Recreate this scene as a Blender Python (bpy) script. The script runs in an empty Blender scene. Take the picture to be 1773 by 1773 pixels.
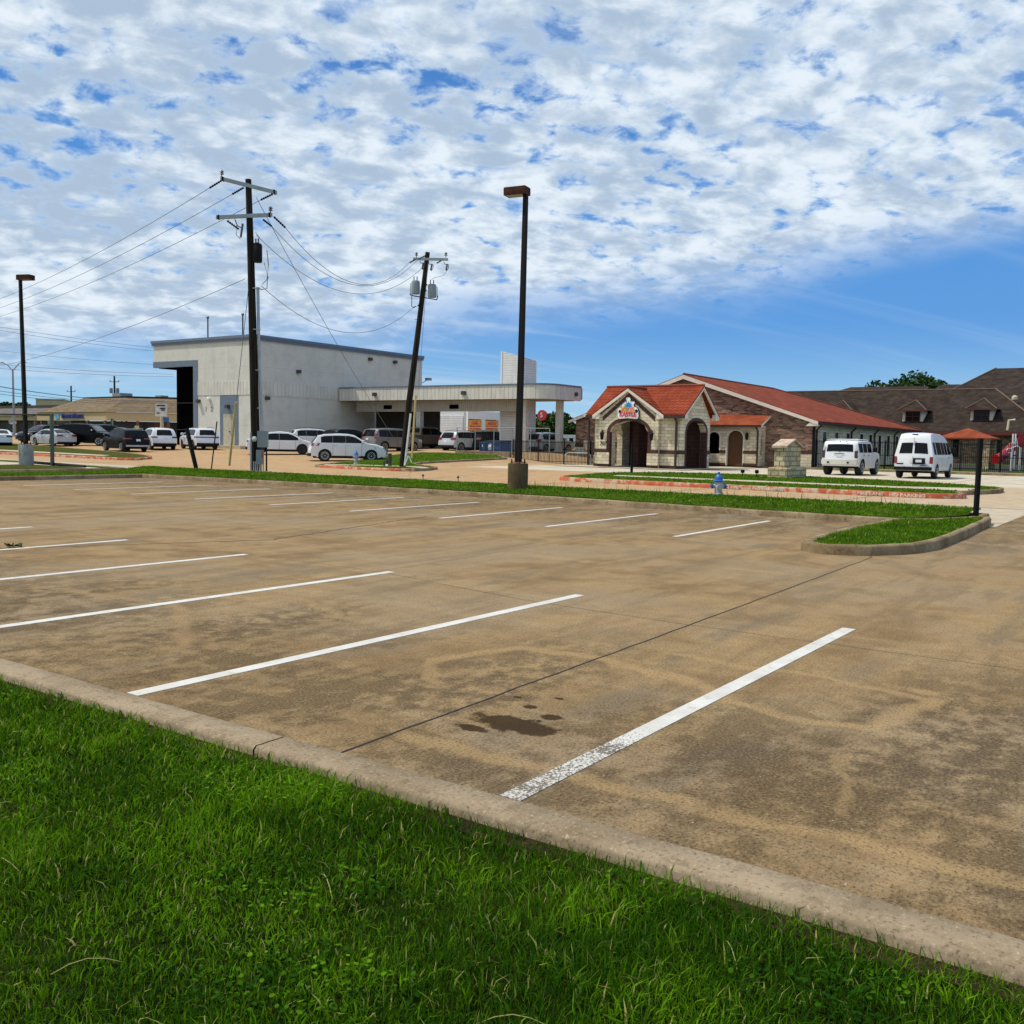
import bpy, bmesh, math, random
import numpy as np
from mathutils import Vector, Matrix
random.seed(4); rng = np.random.default_rng(7)
S = bpy.context.scene
COL = S.collection
R = math.radians
# ------------------------------------------------------------------ camera
FPX = 1660.0; TH = R(34.5); ROLL = R(1.1); PITCH = math.atan(122.5/FPX); EYE = 1.55
cam_d = bpy.data.cameras.new('camera'); cam = bpy.data.objects.new('camera', cam_d); COL.objects.link(cam)
F0 = Vector((math.cos(TH), math.sin(TH), 0)); R0 = Vector((math.sin(TH), -math.cos(TH), 0)); U0 = Vector((0, 0, 1))
Fv = F0*math.cos(PITCH) - U0*math.sin(PITCH); U1 = U0*math.cos(PITCH) + F0*math.sin(PITCH)
Rv = R0*math.cos(ROLL) + U1*math.sin(ROLL); Uv = U1*math.cos(ROLL) - R0*math.sin(ROLL)
cam.matrix_world = Matrix(((Rv.x, Uv.x, -Fv.x, 0), (Rv.y, Uv.y, -Fv.y, 0), (Rv.z, Uv.z, -Fv.z, EYE), (0, 0, 0, 1)))
cam_d.sensor_width = 36; cam_d.sensor_height = 36; cam_d.lens = FPX/1773*36
cam_d.clip_start = 0.05; cam_d.clip_end = 6000
S.camera = cam
# ------------------------------------------------------------------ sun, sky, exposure
SUN_EL = R(60); SUNH = Vector((-0.50, 0.866)).normalized()
sd = bpy.data.lights.new('sun', 'SUN'); sd.energy = 3.6; sd.angle = R(0.6); sd.color = (1.0, 0.93, 0.82)
so = bpy.data.objects.new('sun', sd); COL.objects.link(so)
sdir = Vector((SUNH.x*math.cos(SUN_EL), SUNH.y*math.cos(SUN_EL), math.sin(SUN_EL)))
so.rotation_euler = sdir.to_track_quat('Z', 'Y').to_euler(); so.location = (0, 0, 50)
S.view_settings.view_transform = 'Standard'; S.view_settings.look = 'None'
S.view_settings.exposure = 0.0; S.view_settings.gamma = 1.0
w = bpy.data.worlds.new('World'); S.world = w; w.use_nodes = True
def sky():
    nt = w.node_tree; N = nt.nodes; L = nt.links; N.clear()
    def nd(t, **k):
        n = N.new(t)
        for a, b in k.items(): setattr(n, a, b)
        return n
    def m(op, a, b=None, c=None, clamp=False):
        n = nd('ShaderNodeMath', operation=op); n.use_clamp = clamp
        for i, v in enumerate((a, b, c)):
            if v is None: continue
            if isinstance(v, (int, float)): n.inputs[i].default_value = v
            else: L.new(v, n.inputs[i])
        return n.outputs[0]
    def sm(v, a, b, lo=0., hi=1.):
        n = nd('ShaderNodeMapRange', interpolation_type='SMOOTHSTEP'); L.new(v, n.inputs[0])
        for i, x in zip((1, 2, 3, 4), (a, b, lo, hi)):
            if isinstance(x, (int, float)): n.inputs[i].default_value = x
            else: L.new(x, n.inputs[i])
        return n.outputs[0]
    def mix(f, a, b):
        n = nd('ShaderNodeMix', data_type='RGBA')
        for s, v in ((n.inputs[0], f), (n.inputs[6], a), (n.inputs[7], b)):
            if isinstance(v, (int, float)): s.default_value = v
            elif isinstance(v, tuple): s.default_value = (*v, 1)
            else: L.new(v, s)
        return n.outputs[2]
    tc = nd('ShaderNodeTexCoord'); sep = nd('ShaderNodeSeparateXYZ'); L.new(tc.outputs['Generated'], sep.inputs[0])
    x, y, z = sep.outputs
    zc = m('MAXIMUM', z, 0.0)
    den = m('ADD', zc, 0.27)
    px = m('DIVIDE', x, den); py = m('DIVIDE', y, den)
    # rotate so u runs along the cloud bands
    a = R(-40)
    u = m('ADD', m('MULTIPLY', px, math.cos(a)), m('MULTIPLY', py, math.sin(a)))
    v = m('SUBTRACT', m('MULTIPLY', py, math.cos(a)), m('MULTIPLY', px, math.sin(a)))
    def noise(su, sv, off, sc, det, rough, dist=0.0):
        c = nd('ShaderNodeCombineXYZ'); L.new(m('MULTIPLY', u, su), c.inputs[0]); L.new(m('MULTIPLY', v, sv), c.inputs[1]); c.inputs[2].default_value = off
        n = nd('ShaderNodeTexNoise'); L.new(c.outputs[0], n.inputs['Vector']); n.inputs['Scale'].default_value = sc
        n.inputs['Detail'].default_value = det; n.inputs['Roughness'].default_value = rough; n.inputs['Distortion'].default_value = dist
        return n.outputs[0]
    big = noise(1, 1, 3.1, 1.5, 3, 0.5)
    cell = noise(1.0, 1.05, 7.7, 13.0, 8, 0.56, 0.3)
    fine = noise(1, 1, 1.3, 24.0, 6, 0.6, 0.2)
    # how far to the right of the picture (0 left .. 1 right) the direction is
    side = m('ADD', m('MULTIPLY', x, math.sin(TH)), m('MULTIPLY', y, -math.cos(TH)))
    elev = z
    # clear wedge near the horizon, higher on the right
    line = m('ADD', 0.122, m('MULTIPLY', side, 0.14))
    lnz = m('ADD', line, m('MULTIPLY', m('SUBTRACT', big, 0.5), 0.10))
    deck = sm(m('SUBTRACT', elev, lnz), -0.028, 0.045)
    dens = m('ADD', m('ADD', m('MULTIPLY', cell, 0.72), m('MULTIPLY', fine, 0.22)), m('MULTIPLY', big, 0.36))
    dens = m('ADD', dens, m('MULTIPLY', side, -0.10))
    cl = sm(dens, 0.475, 0.605)
    cl = m('MULTIPLY', cl, deck)
    cl = m('MULTIPLY', cl, 0.97)
    # thin high streaks
    st = noise(0.12, 1.6, 9.2, 2.6, 5, 0.6, 0.4)
    st2 = m('MULTIPLY', sm(st, 0.46, 0.68), sm(elev, 0.01, 0.05, 0.25, 0.75))
    st2 = m('MULTIPLY', st2, sm(side, 0.45, -0.25, 0.35, 1.0))
    # sky blue
    sk = nd('ShaderNodeTexSky', sky_type='NISHITA'); sk.sun_disc = False; sk.sun_elevation = SUN_EL
    sk.sun_rotation = math.atan2(SUNH.x, SUNH.y); sk.air_density = 1.0; sk.dust_density = 0.05; sk.ozone_density = 2.5
    hs = nd('ShaderNodeHueSaturation'); hs.inputs['Saturation'].default_value = 1.35; hs.inputs['Value'].default_value = 1.0
    L.new(sk.outputs[0], hs.inputs['Color'])
    # cloud shade: bright lumps and blue-grey bases
    sh = noise(0.9, 1.1, 4.4, 11.5, 7, 0.54, 0.3)
    shd = m('ADD', m('MULTIPLY', sh, 0.75), m('MULTIPLY', fine, 0.25))
    t = sm(m('ADD', m('MULTIPLY', shd, .75), m('MULTIPLY', big, .25)), 0.42, 0.60)
    c1 = mix(t, (4.3, 5.5, 7.0), (8.2, 9.05, 9.8))
    thin = sm(dens, 0.48, 0.66)
    c1 = mix(thin, (5.2, 6.8, 8.9), c1)
    g1 = mix(sm(z, 0.0, 0.13), (3.3, 6.4, 8.9), (1.05, 3.3, 7.7)); g2 = mix(sm(z, 0.13, 0.5), g1, (0.6, 1.9, 5.4))
    blue = mix(0.85, hs.outputs[0], g2)
    base = mix(st2, blue, (5.2, 6.7, 8.6))
    col = mix(cl, base, c1)
    bg = nd('ShaderNodeBackground'); bg.inputs[1].default_value = 0.1; L.new(col, bg.inputs[0])
    out = nd('ShaderNodeOutputWorld'); L.new(bg.outputs[0], out.inputs[0])
sky()
# ------------------------------------------------------------------ materials
MT = {}
class NG:
    def __init__(s, name, rough=0.8, metal=0.0, spec=0.5):
        s.m = bpy.data.materials.new(name); s.m.use_nodes = True; s.N = s.m.node_tree.nodes; s.L = s.m.node_tree.links
        s.b = s.N['Principled BSDF']; s.b.inputs['Roughness'].default_value = rough; s.b.inputs['Metallic'].default_value = metal
        s.b.inputs['Specular IOR Level'].default_value = spec
        s._pos = None
    def put(s, sock, v):
        if isinstance(v, (int, float)): sock.default_value = v
        elif isinstance(v, tuple): sock.default_value = (*v, 1) if len(sock.default_value) == 4 and len(v) == 3 else v
        else: s.L.new(v, sock)
    def pos(s):
        if s._pos is None:
            g = s.N.new('ShaderNodeNewGeometry'); s._pos = g.outputs['Position']
        return s._pos
    def obj(s):
        return s.N.new('ShaderNodeTexCoord').outputs['Object']
    def math(s, op, a, b=None, clamp=False):
        n = s.N.new('ShaderNodeMath'); n.operation = op; n.use_clamp = clamp; s.put(n.inputs[0], a)
        if b is not None: s.put(n.inputs[1], b)
        return n.outputs[0]
    def mapv(s, v, scale=(1, 1, 1), loc=(0, 0, 0), rot=(0, 0, 0)):
        n = s.N.new('ShaderNodeMapping'); s.L.new(v, n.inputs[0]); n.inputs['Scale'].default_value = scale
        n.inputs['Location'].default_value = loc; n.inputs['Rotation'].default_value = rot; return n.outputs[0]
    def noise(s, v, sc, det=4, rough=0.55, dist=0.0):
        n = s.N.new('ShaderNodeTexNoise'); s.L.new(v, n.inputs['Vector']); n.inputs['Scale'].default_value = sc
        n.inputs['Detail'].default_value = det; n.inputs['Roughness'].default_value = rough; n.inputs['Distortion'].default_value = dist
        return n.outputs[0]
    def vor(s, v, sc, feat='F1'):
        n = s.N.new('ShaderNodeTexVoronoi'); s.L.new(v, n.inputs['Vector']); n.inputs['Scale'].default_value = sc; n.feature = feat
        return n
    def sm(s, v, a, b, lo=0., hi=1.):
        n = s.N.new('ShaderNodeMapRange'); n.interpolation_type = 'SMOOTHSTEP'
        for i, x in enumerate((v, a, b, lo, hi)): s.put(n.inputs[i], x)
        return n.outputs[0]
    def mix(s, f, a, b, mode='MIX'):
        n = s.N.new('ShaderNodeMix'); n.data_type = 'RGBA'; n.blend_type = mode
        s.put(n.inputs[0], f); s.put(n.inputs[6], a); s.put(n.inputs[7], b); return n.outputs[2]
    def sep(s, v):
        n = s.N.new('ShaderNodeSeparateXYZ'); s.L.new(v, n.inputs[0]); return n.outputs
    def comb(s, x, y, z):
        n = s.N.new('ShaderNodeCombineXYZ')
        for i, q in enumerate((x, y, z)): s.put(n.inputs[i], q)
        return n.outputs[0]
    def color(s, c): s.put(s.b.inputs['Base Color'], c)
    def bump(s, h, st=0.3, d=0.01):
        n = s.N.new('ShaderNodeBump'); n.inputs['Strength'].default_value = st; n.inputs['Distance'].default_value = d
        s.L.new(h, n.inputs['Height']); s.L.new(n.outputs[0], s.b.inputs['Normal'])
def plain(name, c, rough=0.6, metal=0.0, var=0.12, sc=3.0, coat=0.0, spec=0.5, bump=0.0):
    if name in MT: return MT[name]
    g = NG(name, rough, metal, spec)
    n = g.noise(g.obj(), sc, 5, 0.6)
    lo = tuple(q*(1-var) for q in c); hi = tuple(min(1, q*(1+var)) for q in c)
    g.color(g.mix(g.sm(n, 0.3, 0.7), lo, hi))
    if coat: g.b.inputs['Coat Weight'].default_value = coat; g.b.inputs['Coat Roughness'].default_value = 0.04
    if bump: g.bump(g.noise(g.obj(), 40, 4), bump, 0.01)
    MT[name] = g.m; return g.m
def paint(name, c, rough=0.35): return plain(name, c, rough, 0.0, 0.03, 1.0, coat=0.6)
black_metal = plain('black painted steel', (0.005, 0.0045, 0.004), 0.6, spec=0.2)
dark_bronze = plain('dark bronze metal', (0.007, 0.005, 0.0035), 0.6, spec=0.2)
glass = plain('dark window glass', (0.003, 0.004, 0.005), 0.12, 0, 0.1, spec=0.22)
glass_green = plain('greenish car glass', (0.05, 0.075, 0.08), 0.05, 0, 0.1, spec=0.9)  # lighter greenish glass for some windscreens
rubber = plain('tyre rubber', (0.012, 0.012, 0.012), 0.85)
alloy = plain('alloy wheel', (0.5, 0.5, 0.5), 0.3, 0.8)
dark_alloy = plain('dark wheel', (0.03, 0.03, 0.032), 0.4, 0.4)
trim = plain('black plastic trim', (0.006, 0.006, 0.007), 0.7, spec=0.2)
chrome = plain('chrome', (0.7, 0.7, 0.7), 0.15, 1.0)
red_lens = plain('red lamp lens', (0.22, 0.008, 0.006), 0.2, coat=0.5)
dark_lens = plain('smoked lamp lens', (0.04, 0.006, 0.006), 0.15, coat=0.5)
clear_lens = plain('clear lamp lens', (0.45, 0.47, 0.5), 0.1, 0.3, coat=0.5)
plate_m = plain('number plate white', (0.62, 0.64, 0.66), 0.5)
steel = plain('galvanised steel', (0.42, 0.44, 0.45), 0.45, 0.5)
greybox = plain('grey painted metal', (0.24, 0.27, 0.28), 0.5)
porcelain = plain('insulator grey', (0.10, 0.09, 0.09), 0.3)
wire_m = plain('weathered wire', (0.10, 0.12, 0.14), 0.5)
white_paint = plain('white paint', (0.72, 0.73, 0.70), 0.6)
# ------------------------------------------------------------------ mesh builder
ORG = {}
class MB:
    def __init__(s): s.v = []; s.f = []; s.sm = []
    def add(s, vs, fs, smooth=False):
        o = len(s.v); s.v += [tuple(map(float, q)) for q in vs]
        for f in fs: s.f.append([i+o for i in f]); s.sm.append(smooth)
        return s
    def box(s, x0, x1, y0, y1, z0, z1):
        if x0 > x1: x0, x1 = x1, x0
        if y0 > y1: y0, y1 = y1, y0
        if z0 > z1: z0, z1 = z1, z0
        return s.add([(x0,y0,z0),(x1,y0,z0),(x1,y1,z0),(x0,y1,z0),(x0,y0,z1),(x1,y0,z1),(x1,y1,z1),(x0,y1,z1)],
            [(0,3,2,1),(4,5,6,7),(0,1,5,4),(1,2,6,5),(2,3,7,6),(3,0,4,7)])
    def bbox(s, x0, x1, y0, y1, z0, z1, b=0.02):
        """box with chamfered vertical and top edges"""
        pts = [(x0+b,y0),(x1-b,y0),(x1,y0+b),(x1,y1-b),(x1-b,y1),(x0+b,y1),(x0,y1-b),(x0,y0+b)]
        cx, cy = (x0+x1)/2, (y0+y1)/2
        v = [(x,y,z0) for x,y in pts]+[(x,y,z1-b) for x,y in pts]
        v += [(x+(b if x<cx else -b)*(abs(x-cx)>abs(x0-cx)-b/2), y+(b if y<cy else -b)*(abs(y-cy)>abs(y0-cy)-b/2), z1) for x,y in pts]
        f = [tuple(range(7,-1,-1)), tuple(range(16,24))]
        for k in (0, 8):
            for i in range(8): j=(i+1)%8; f.append((k+i,k+j,k+8+j,k+8+i))
        return s.add(v, f)
    def poly(s, pts): return s.add(pts, [tuple(range(len(pts)))])
    def prism(s, pts, vec):
        """polygon (3D points) swept along vec"""
        n = len(pts); v = [Vector(p) for p in pts]; v2 = [p+Vector(vec) for p in v]
        return s.add(v+v2, [tuple(range(n-1,-1,-1)), tuple(range(n,2*n))]+[(i,(i+1)%n,n+(i+1)%n,n+i) for i in range(n)])
    def tube(s, pts, r, n=8, cap=True):
        pts = [Vector(p) for p in pts]; rs = r if isinstance(r, (list, tuple)) else [r]*len(pts)
        vs = []; fs = []
        for i, p in enumerate(pts):
            d = (pts[min(i+1,len(pts)-1)]-pts[max(i-1,0)]).normalized()
            a = d.cross(Vector((0,0,1)))
            if a.length < 0.05: a = d.cross(Vector((1,0,0)))
            a.normalize(); b = d.cross(a)
            for k in range(n):
                t = 2*math.pi*k/n; vs.append(p+(a*math.cos(t)+b*math.sin(t))*rs[i])
        for i in range(len(pts)-1):
            for k in range(n):
                k2=(k+1)%n; fs.append((i*n+k, i*n+k2, (i+1)*n+k2, (i+1)*n+k))
        s.add(vs, fs, True)
        if cap: s.add([vs[k] for k in range(n)], [tuple(range(n))]); s.add(vs[-n:], [tuple(range(n-1,-1,-1))])
        return s
    def lathe(s, prof, c, n=24, axis='z', cap=True):
        vs = []
        for r, h in prof:
            for k in range(n):
                t = 2*math.pi*k/n; a, b = r*math.cos(t), r*math.sin(t)
                vs.append((c[0]+a, c[1]+b, c[2]+h) if axis=='z' else ((c[0]+a, c[1]+h, c[2]+b) if axis=='y' else (c[0]+h, c[1]+a, c[2]+b)))
        fs = []
        for i in range(len(prof)-1):
            for k in range(n): k2=(k+1)%n; fs.append((i*n+k,i*n+k2,(i+1)*n+k2,(i+1)*n+k))
        s.add(vs, fs, True)
        if not cap: return s
        s.add(vs[:n], [tuple(range(n-1,-1,-1))]); return s.add(vs[-n:], [tuple(range(n))])
    def build(s, name, mat, parent=None, org=None, local=False, angle=35):
        if parent is not None: o0 = Vector((0,0,0)) if local else ORG[parent]
        else: o0 = Vector(org) if org is not None else Vector((0,0,0))
        me = bpy.data.meshes.new(name)
        me.from_pydata([tuple(Vector(v)-o0) for v in s.v], [], s.f)
        me.polygons.foreach_set('use_smooth', s.sm)
        bm = bmesh.new(); bm.from_mesh(me); bmesh.ops.recalc_face_normals(bm, faces=bm.faces[:]); bm.to_mesh(me); bm.free()
        if any(s.sm): me.set_sharp_from_angle(angle=R(angle))
        for q in (mat if isinstance(mat, list) else [mat]): me.materials.append(q)
        ob = bpy.data.objects.new(name, me); COL.objects.link(ob)
        if parent is not None: ob.parent = parent
        else: ob.location = o0
        ORG[ob] = o0
        return ob
def tag(o, label=None, cat=None, group=None, kind=None):
    if label: o['label'] = label
    if cat: o['category'] = cat
    if group: o['group'] = group
    if kind: o['kind'] = kind
    return o
def thing(name, label, cat, loc=(0,0,0), rz=0.0, group=None):
    o = bpy.data.objects.new(name, None); COL.objects.link(o); o.location = loc; o.rotation_euler = (0,0,rz)
    o.empty_display_size = 0.2; ORG[o] = Vector(loc); return tag(o, label, cat, group)
def copy_tree(o, parent=None):
    c = o.copy(); COL.objects.link(c)
    if parent is not None: c.parent = parent
    for ch in list(o.children): copy_tree(ch, c)
    return c
def text_mesh(name, body, size, origin, xdir, updir, mat, parent, depth=0.01, sx=1.0, align='CENTER', bold=0.0):
    """real raised lettering; xdir = reading direction"""
    cu = bpy.data.curves.new(name, 'FONT'); cu.body = body; cu.size = size; cu.extrude = depth/2; cu.align_x = align; cu.align_y = 'CENTER'; cu.offset = bold
    cu.resolution_u = 3
    to = bpy.data.objects.new(name, cu); COL.objects.link(to)
    bpy.context.view_layer.update()
    me = bpy.data.meshes.new_from_object(to.evaluated_get(bpy.context.evaluated_depsgraph_get()))
    bpy.data.objects.remove(to)
    X = Vector(xdir).normalized(); Y = Vector(updir).normalized(); Z = X.cross(Y)
    o0 = ORG[parent] if parent is not None else Vector((0,0,0))
    for v in me.vertices: v.co = Vector(origin) + X*v.co.x*sx + Y*v.co.y + Z*v.co.z - o0
    me.materials.clear(); me.materials.append(mat)
    ob = bpy.data.objects.new(name, me); COL.objects.link(ob); ob.parent = parent; ORG[ob] = o0; return ob
# ------------------------------------------------------------------ terrain
def sstep(a, b, x):
    t = min(1, max(0, (x-a)/(b-a))); return t*t*(3-2*t)
def hh(x, y):
    d = x*F0.x + y*F0.y
    h = 0.02*max(0, x-43) + 0.0125*max(0, d-55)
    h = min(h, 1.0)
    return h*sstep(34.5, 41.0, y)
def zsheet(name, x0, x1, y0, y1, dz, mat, step=2.0, kind='structure'):
    nx = max(1, int((x1-x0)/step)); ny = max(1, int((y1-y0)/step))
    vs = []; fs = []
    for i in range(nx+1):
        for j in range(ny+1):
            x = x0+(x1-x0)*i/nx; y = y0+(y1-y0)*j/ny; vs.append((x, y, hh(x, y)+dz))
    for i in range(nx):
        for j in range(ny):
            a = i*(ny+1)+j; fs.append((a, a+ny+1, a+ny+2, a+1))
    o = MB().add(vs, fs, True).build(name, mat); tag(o, kind=kind); return o
def smooth_poly(pts, it=1):
    for _ in range(it):
        q = []
        for i in range(len(pts)):
            a, b = pts[i], pts[(i+1) % len(pts)]
            q += [(a[0]*.8+b[0]*.2, a[1]*.8+b[1]*.2), (a[0]*.2+b[0]*.8, a[1]*.2+b[1]*.8)]
        pts = q
    return pts
def offset_poly(pts, d):
    n = len(pts); A = sum(pts[i][0]*pts[(i+1)%n][1]-pts[(i+1)%n][0]*pts[i][1] for i in range(n)); sg = 1 if A > 0 else -1
    out = []
    for i in range(n):
        p0, p1, p2 = Vector((*pts[i-1],0)), Vector((*pts[i],0)), Vector((*pts[(i+1)%n],0))
        d1 = (p1-p0).normalized(); d2 = (p2-p1).normalized(); t = (d1+d2)
        t = t.normalized() if t.length > 1e-6 else d1
        nn = Vector((-t.y, t.x, 0))*sg; c = max(0.5, nn.dot(Vector((-d1.y, d1.x, 0))*sg))
        q = p1+nn*d/c; out.append((q.x, q.y))
    return out
def densify(pts, step=1.5):
    out = []
    for i in range(len(pts)):
        a, b = pts[i], pts[(i+1) % len(pts)]; L = math.dist(a, b); n = max(1, int(L/step))
        out += [(a[0]+(b[0]-a[0])*k/n, a[1]+(b[1]-a[1])*k/n) for k in range(n)]
    return out
def kerb_ring(name, pts, w, h, mat, label=None, base=hh, wob=0.0):
    """closed kerb with rounded top edges; pts = outer line"""
    pts = densify(pts, 0.8); o1 = pts; o2 = offset_poly(pts, 0.03); i2 = offset_poly(pts, w-0.03); i1 = offset_poly(pts, w)
    n = len(pts); vs = []
    for ring, z in ((o1, -0.1), (o1, h*0.78), (o2, h), (i2, h), (i1, h*0.85), (i1, -0.1)):
        for k, (x, y) in enumerate(ring): vs.append((x+wob*math.sin(k*1.7), y+wob*math.cos(k*2.3), base(x, y)+z+(wob*0.6*math.sin(k*2.9) if z > 0 else 0)))
    fs = []
    for r in range(5):
        for k in range(n): k2 = (k+1) % n; fs.append((r*n+k, r*n+k2, (r+1)*n+k2, (r+1)*n+k))
    o = MB().add(vs, fs, True).build(name, mat, angle=50); tag(o, kind='structure'); return o
def fill(name, pts, z, mat, base=hh, kind='structure', bulge=0.0):
    """flat-ish surface filling a polygon, following the terrain"""
    pts = densify(pts, 1.5)
    bm = bmesh.new(); vs = [bm.verts.new((x, y, 0)) for x, y in pts]; bm.faces.new(vs)
    bmesh.ops.triangulate(bm, faces=bm.faces[:])
    if len(pts) > 4: bmesh.ops.subdivide_edges(bm, edges=bm.edges[:], cuts=2, use_grid_fill=True)
    for v in bm.verts: v.co.z = base(v.co.x, v.co.y)+z
    for f in bm.faces:
        f.smooth = True
        if f.normal.z < 0: f.normal_flip()
    me = bpy.data.meshes.new(name); bm.to_mesh(me); bm.free(); me.materials.append(mat)
    ob = bpy.data.objects.new(name, me); COL.objects.link(ob); tag(ob, kind=kind); return ob
# ---- ground materials (world position)
def lot_mat():
    g = NG('parking lot concrete', 0.95, spec=0.04); p = g.pos(); px, py, pz = g.sep(p); M = g.math
    far = g.mapv(p, (1, 1, 0))
    n1 = g.noise(far, 0.30, 5, 0.6, 0.4); n2 = g.noise(far, 1.3, 7, 0.66, 0.3); n3 = g.noise(far, 6.0, 6, 0.72); n4 = g.noise(far, 62, 3, 0.8); n5 = g.noise(far, 150, 2, 0.8)
    strk = g.noise(g.mapv(p, (0.35, 2.4, 0)), 0.9, 6, 0.65, 0.3); strk2 = g.noise(g.mapv(p, (2.2, 0.3, 0)), 0.7, 6, 0.65, 0.3)
    base = g.mix(g.sm(n2, 0.32, 0.66), (0.190, 0.124, 0.060), (0.350, 0.240, 0.122))
    base = g.mix(g.sm(n1, 0.44, 0.62, 0, .75), base, (0.285, 0.215, 0.135))
    base = g.mix(g.sm(strk2, 0.5, 0.66, 0, .45), base, (0.36, 0.265, 0.15))
    base = g.mix(g.sm(strk, 0.50, 0.64, 0, .35), base, (0.135, 0.096, 0.058))
    base = g.mix(g.sm(g.noise(g.mapv(p, (0.5, 2.0, 0), (3, 9, 0)), 0.5, 5, 0.6), 0.54, 0.66, 0, .6), base, (0.165, 0.135, 0.098))
    # algae-dark mottling in the bays nearest the kerbs
    near = M('MAXIMUM', g.sm(px, 7.4, 4.2), g.sm(px, 13.8, 19.5, 0.0, 0.8))
    near = M('MAXIMUM', near, M('MULTIPLY', g.sm(py, 2.6, 0.9), g.sm(px, 9.5, 5.5)))
    mm = M('ADD', M('MULTIPLY', n2, 0.5), M('ADD', M('MULTIPLY', n3, 0.34), M('MULTIPLY', strk, 0.18)))
    m = g.sm(M('ADD', mm, M('MULTIPLY', near, 0.050)), 0.490, 0.610)
    base = g.mix(M('MULTIPLY', m, M('ADD', 0.20, M('MULTIPLY', near, 0.50))), base, (0.060, 0.041, 0.022))
    # drip-darkened middle of every bay
    bay = M('SUBTRACT', M('FRACT', M('DIVIDE', M('SUBTRACT', py, 2.25), 2.63)), 0.5)
    def bell(v, w_): q = M('DIVIDE', v, w_); return M('SUBTRACT', 1.0, g.sm(M('MULTIPLY', q, q), 0.0, 1.0))
    drip = M('MULTIPLY', bell(bay, 0.22), M('MAXIMUM', bell(M('SUBTRACT', px, 5.3), 1.5), bell(M('SUBTRACT', px, 17.6), 1.6)))
    base = g.mix(M('MULTIPLY', M('MULTIPLY', drip, g.sm(n3, .42, .58)), .55), base, (0.085, 0.064, 0.042))
    # dried puddle edges : sandy bands following fixed outlines
    wob = M('MULTIPLY', M('SUBTRACT', g.noise(far, 2.6, 4, 0.6), 0.5), 0.30)
    qx = M('ADD', px, wob); qy = M('ADD', py, M('MULTIPLY', M('SUBTRACT', g.noise(g.mapv(p, (1, 1, 0), (9, 2, 0)), 2.6, 4, 0.6), 0.5), 0.30))
    acc = None
    for ln, w_, st in (([(5.22, 4.24), (5.96, 3.94), (5.98, 3.3), (5.79, 2.61), (5.56, 2.21), (5.49, 2.1), (5.36, 1.64), (5.42, 1.3), (6.3, 1.13)], .11, .9), ([(4.7, 3.84), (5.23, 4.22)], .09, .6), ([(4.83, 3.92), (5.53, 3.58)], .06, .5),
        ([(6.27, 1.22), (6.48, 1.81), (6.44, 2.18), (6.46, 2.92)], .07, .8), ([(3.76, 3.2), (3.78, 1.77), (3.77, 1.31), (3.8, 0.92), (3.82, -0.9)], .10, .75), ([(4.83, 1.29), (4.1, 1.08)], .05, .5), ([(4.4, 5.9), (5.4, 7.4), (5.2, 9.4)], .10, .5), ([(5.9, 5.6), (6.4, 6.9), (5.8, 7.7)], .08, .5), ([(6.47, 1.28), (6.47, 1.22)], .13, .9)):
        for a, c in zip(ln[:-1], ln[1:]):
            dx, dy = c[0]-a[0], c[1]-a[1]; L2 = dx*dx+dy*dy
            ax = M('SUBTRACT', qx, a[0]); ay = M('SUBTRACT', qy, a[1])
            t = M('ADD', M('MULTIPLY', ax, dx/L2), M('MULTIPLY', ay, dy/L2), True)
            ex = M('SUBTRACT', ax, M('MULTIPLY', t, dx)); ey = M('SUBTRACT', ay, M('MULTIPLY', t, dy))
            d = M('SQRT', M('ADD', M('MULTIPLY', ex, ex), M('MULTIPLY', ey, ey)))
            k = g.sm(d, w_, w_*.25, 0.0, st); acc = k if acc is None else M('MAXIMUM', acc, k)
    base = g.mix(M('MULTIPLY', acc, g.sm(n3, .34, .56, .15, .8)), base, (0.37, 0.25, 0.12))
    # oil stain with satellites
    ob = M('MULTIPLY', M('SUBTRACT', g.noise(far, 7, 5, 0.65), 0.5), 1.9)
    st = None
    for cx, cy, rx, ry in ((4.28, 2.90, 0.14, 0.28), (4.08, 3.05, 0.05, 0.11), (4.52, 2.80, 0.055, 0.07), (4.62, 3.02, 0.04, 0.05), (4.88, 2.98, 0.02, 0.03), (4.75, 3.2, .02, .03)):
        dx = M('DIVIDE', M('SUBTRACT', px, cx), rx); dy = M('DIVIDE', M('SUBTRACT', py, cy), ry)
        q = g.sm(M('ADD', M('SQRT', M('ADD', M('MULTIPLY', dx, dx), M('MULTIPLY', dy, dy))), ob), 1.1, 0.8); st = q if st is None else M('MAXIMUM', st, q)
    
    # aggregate grain and small pale chips
    base = g.mix(g.sm(n4, 0.52, 0.70, 0.0, 0.45), base, (0.42, 0.31, 0.18))
    base = g.mix(g.sm(n4, 0.49, 0.34, 0.0, 0.75), base, (0.032, 0.023, 0.014))
    vo = g.vor(far, 7).outputs['Distance']
    base = g.mix(g.sm(vo, 0.035, 0.02, 0, .8), base, (0.55, 0.50, 0.42))
    vo = g.vor(g.mapv(p, (1, 1, 0), (3, 8, 0)), 5).outputs['Distance']
    base = g.mix(g.sm(vo, 0.03, 0.015, 0, .9), base, (0.02, 0.016, 0.012))
    base = g.mix(M('MULTIPLY', st, 0.88), base, (0.030, 0.017, 0.008))
    g.color(base)
    g.bump(M('ADD', M('MULTIPLY', n4, 0.6), M('MULTIPLY', n5, 0.5)), 0.4, 0.004)
    return g.m
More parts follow.
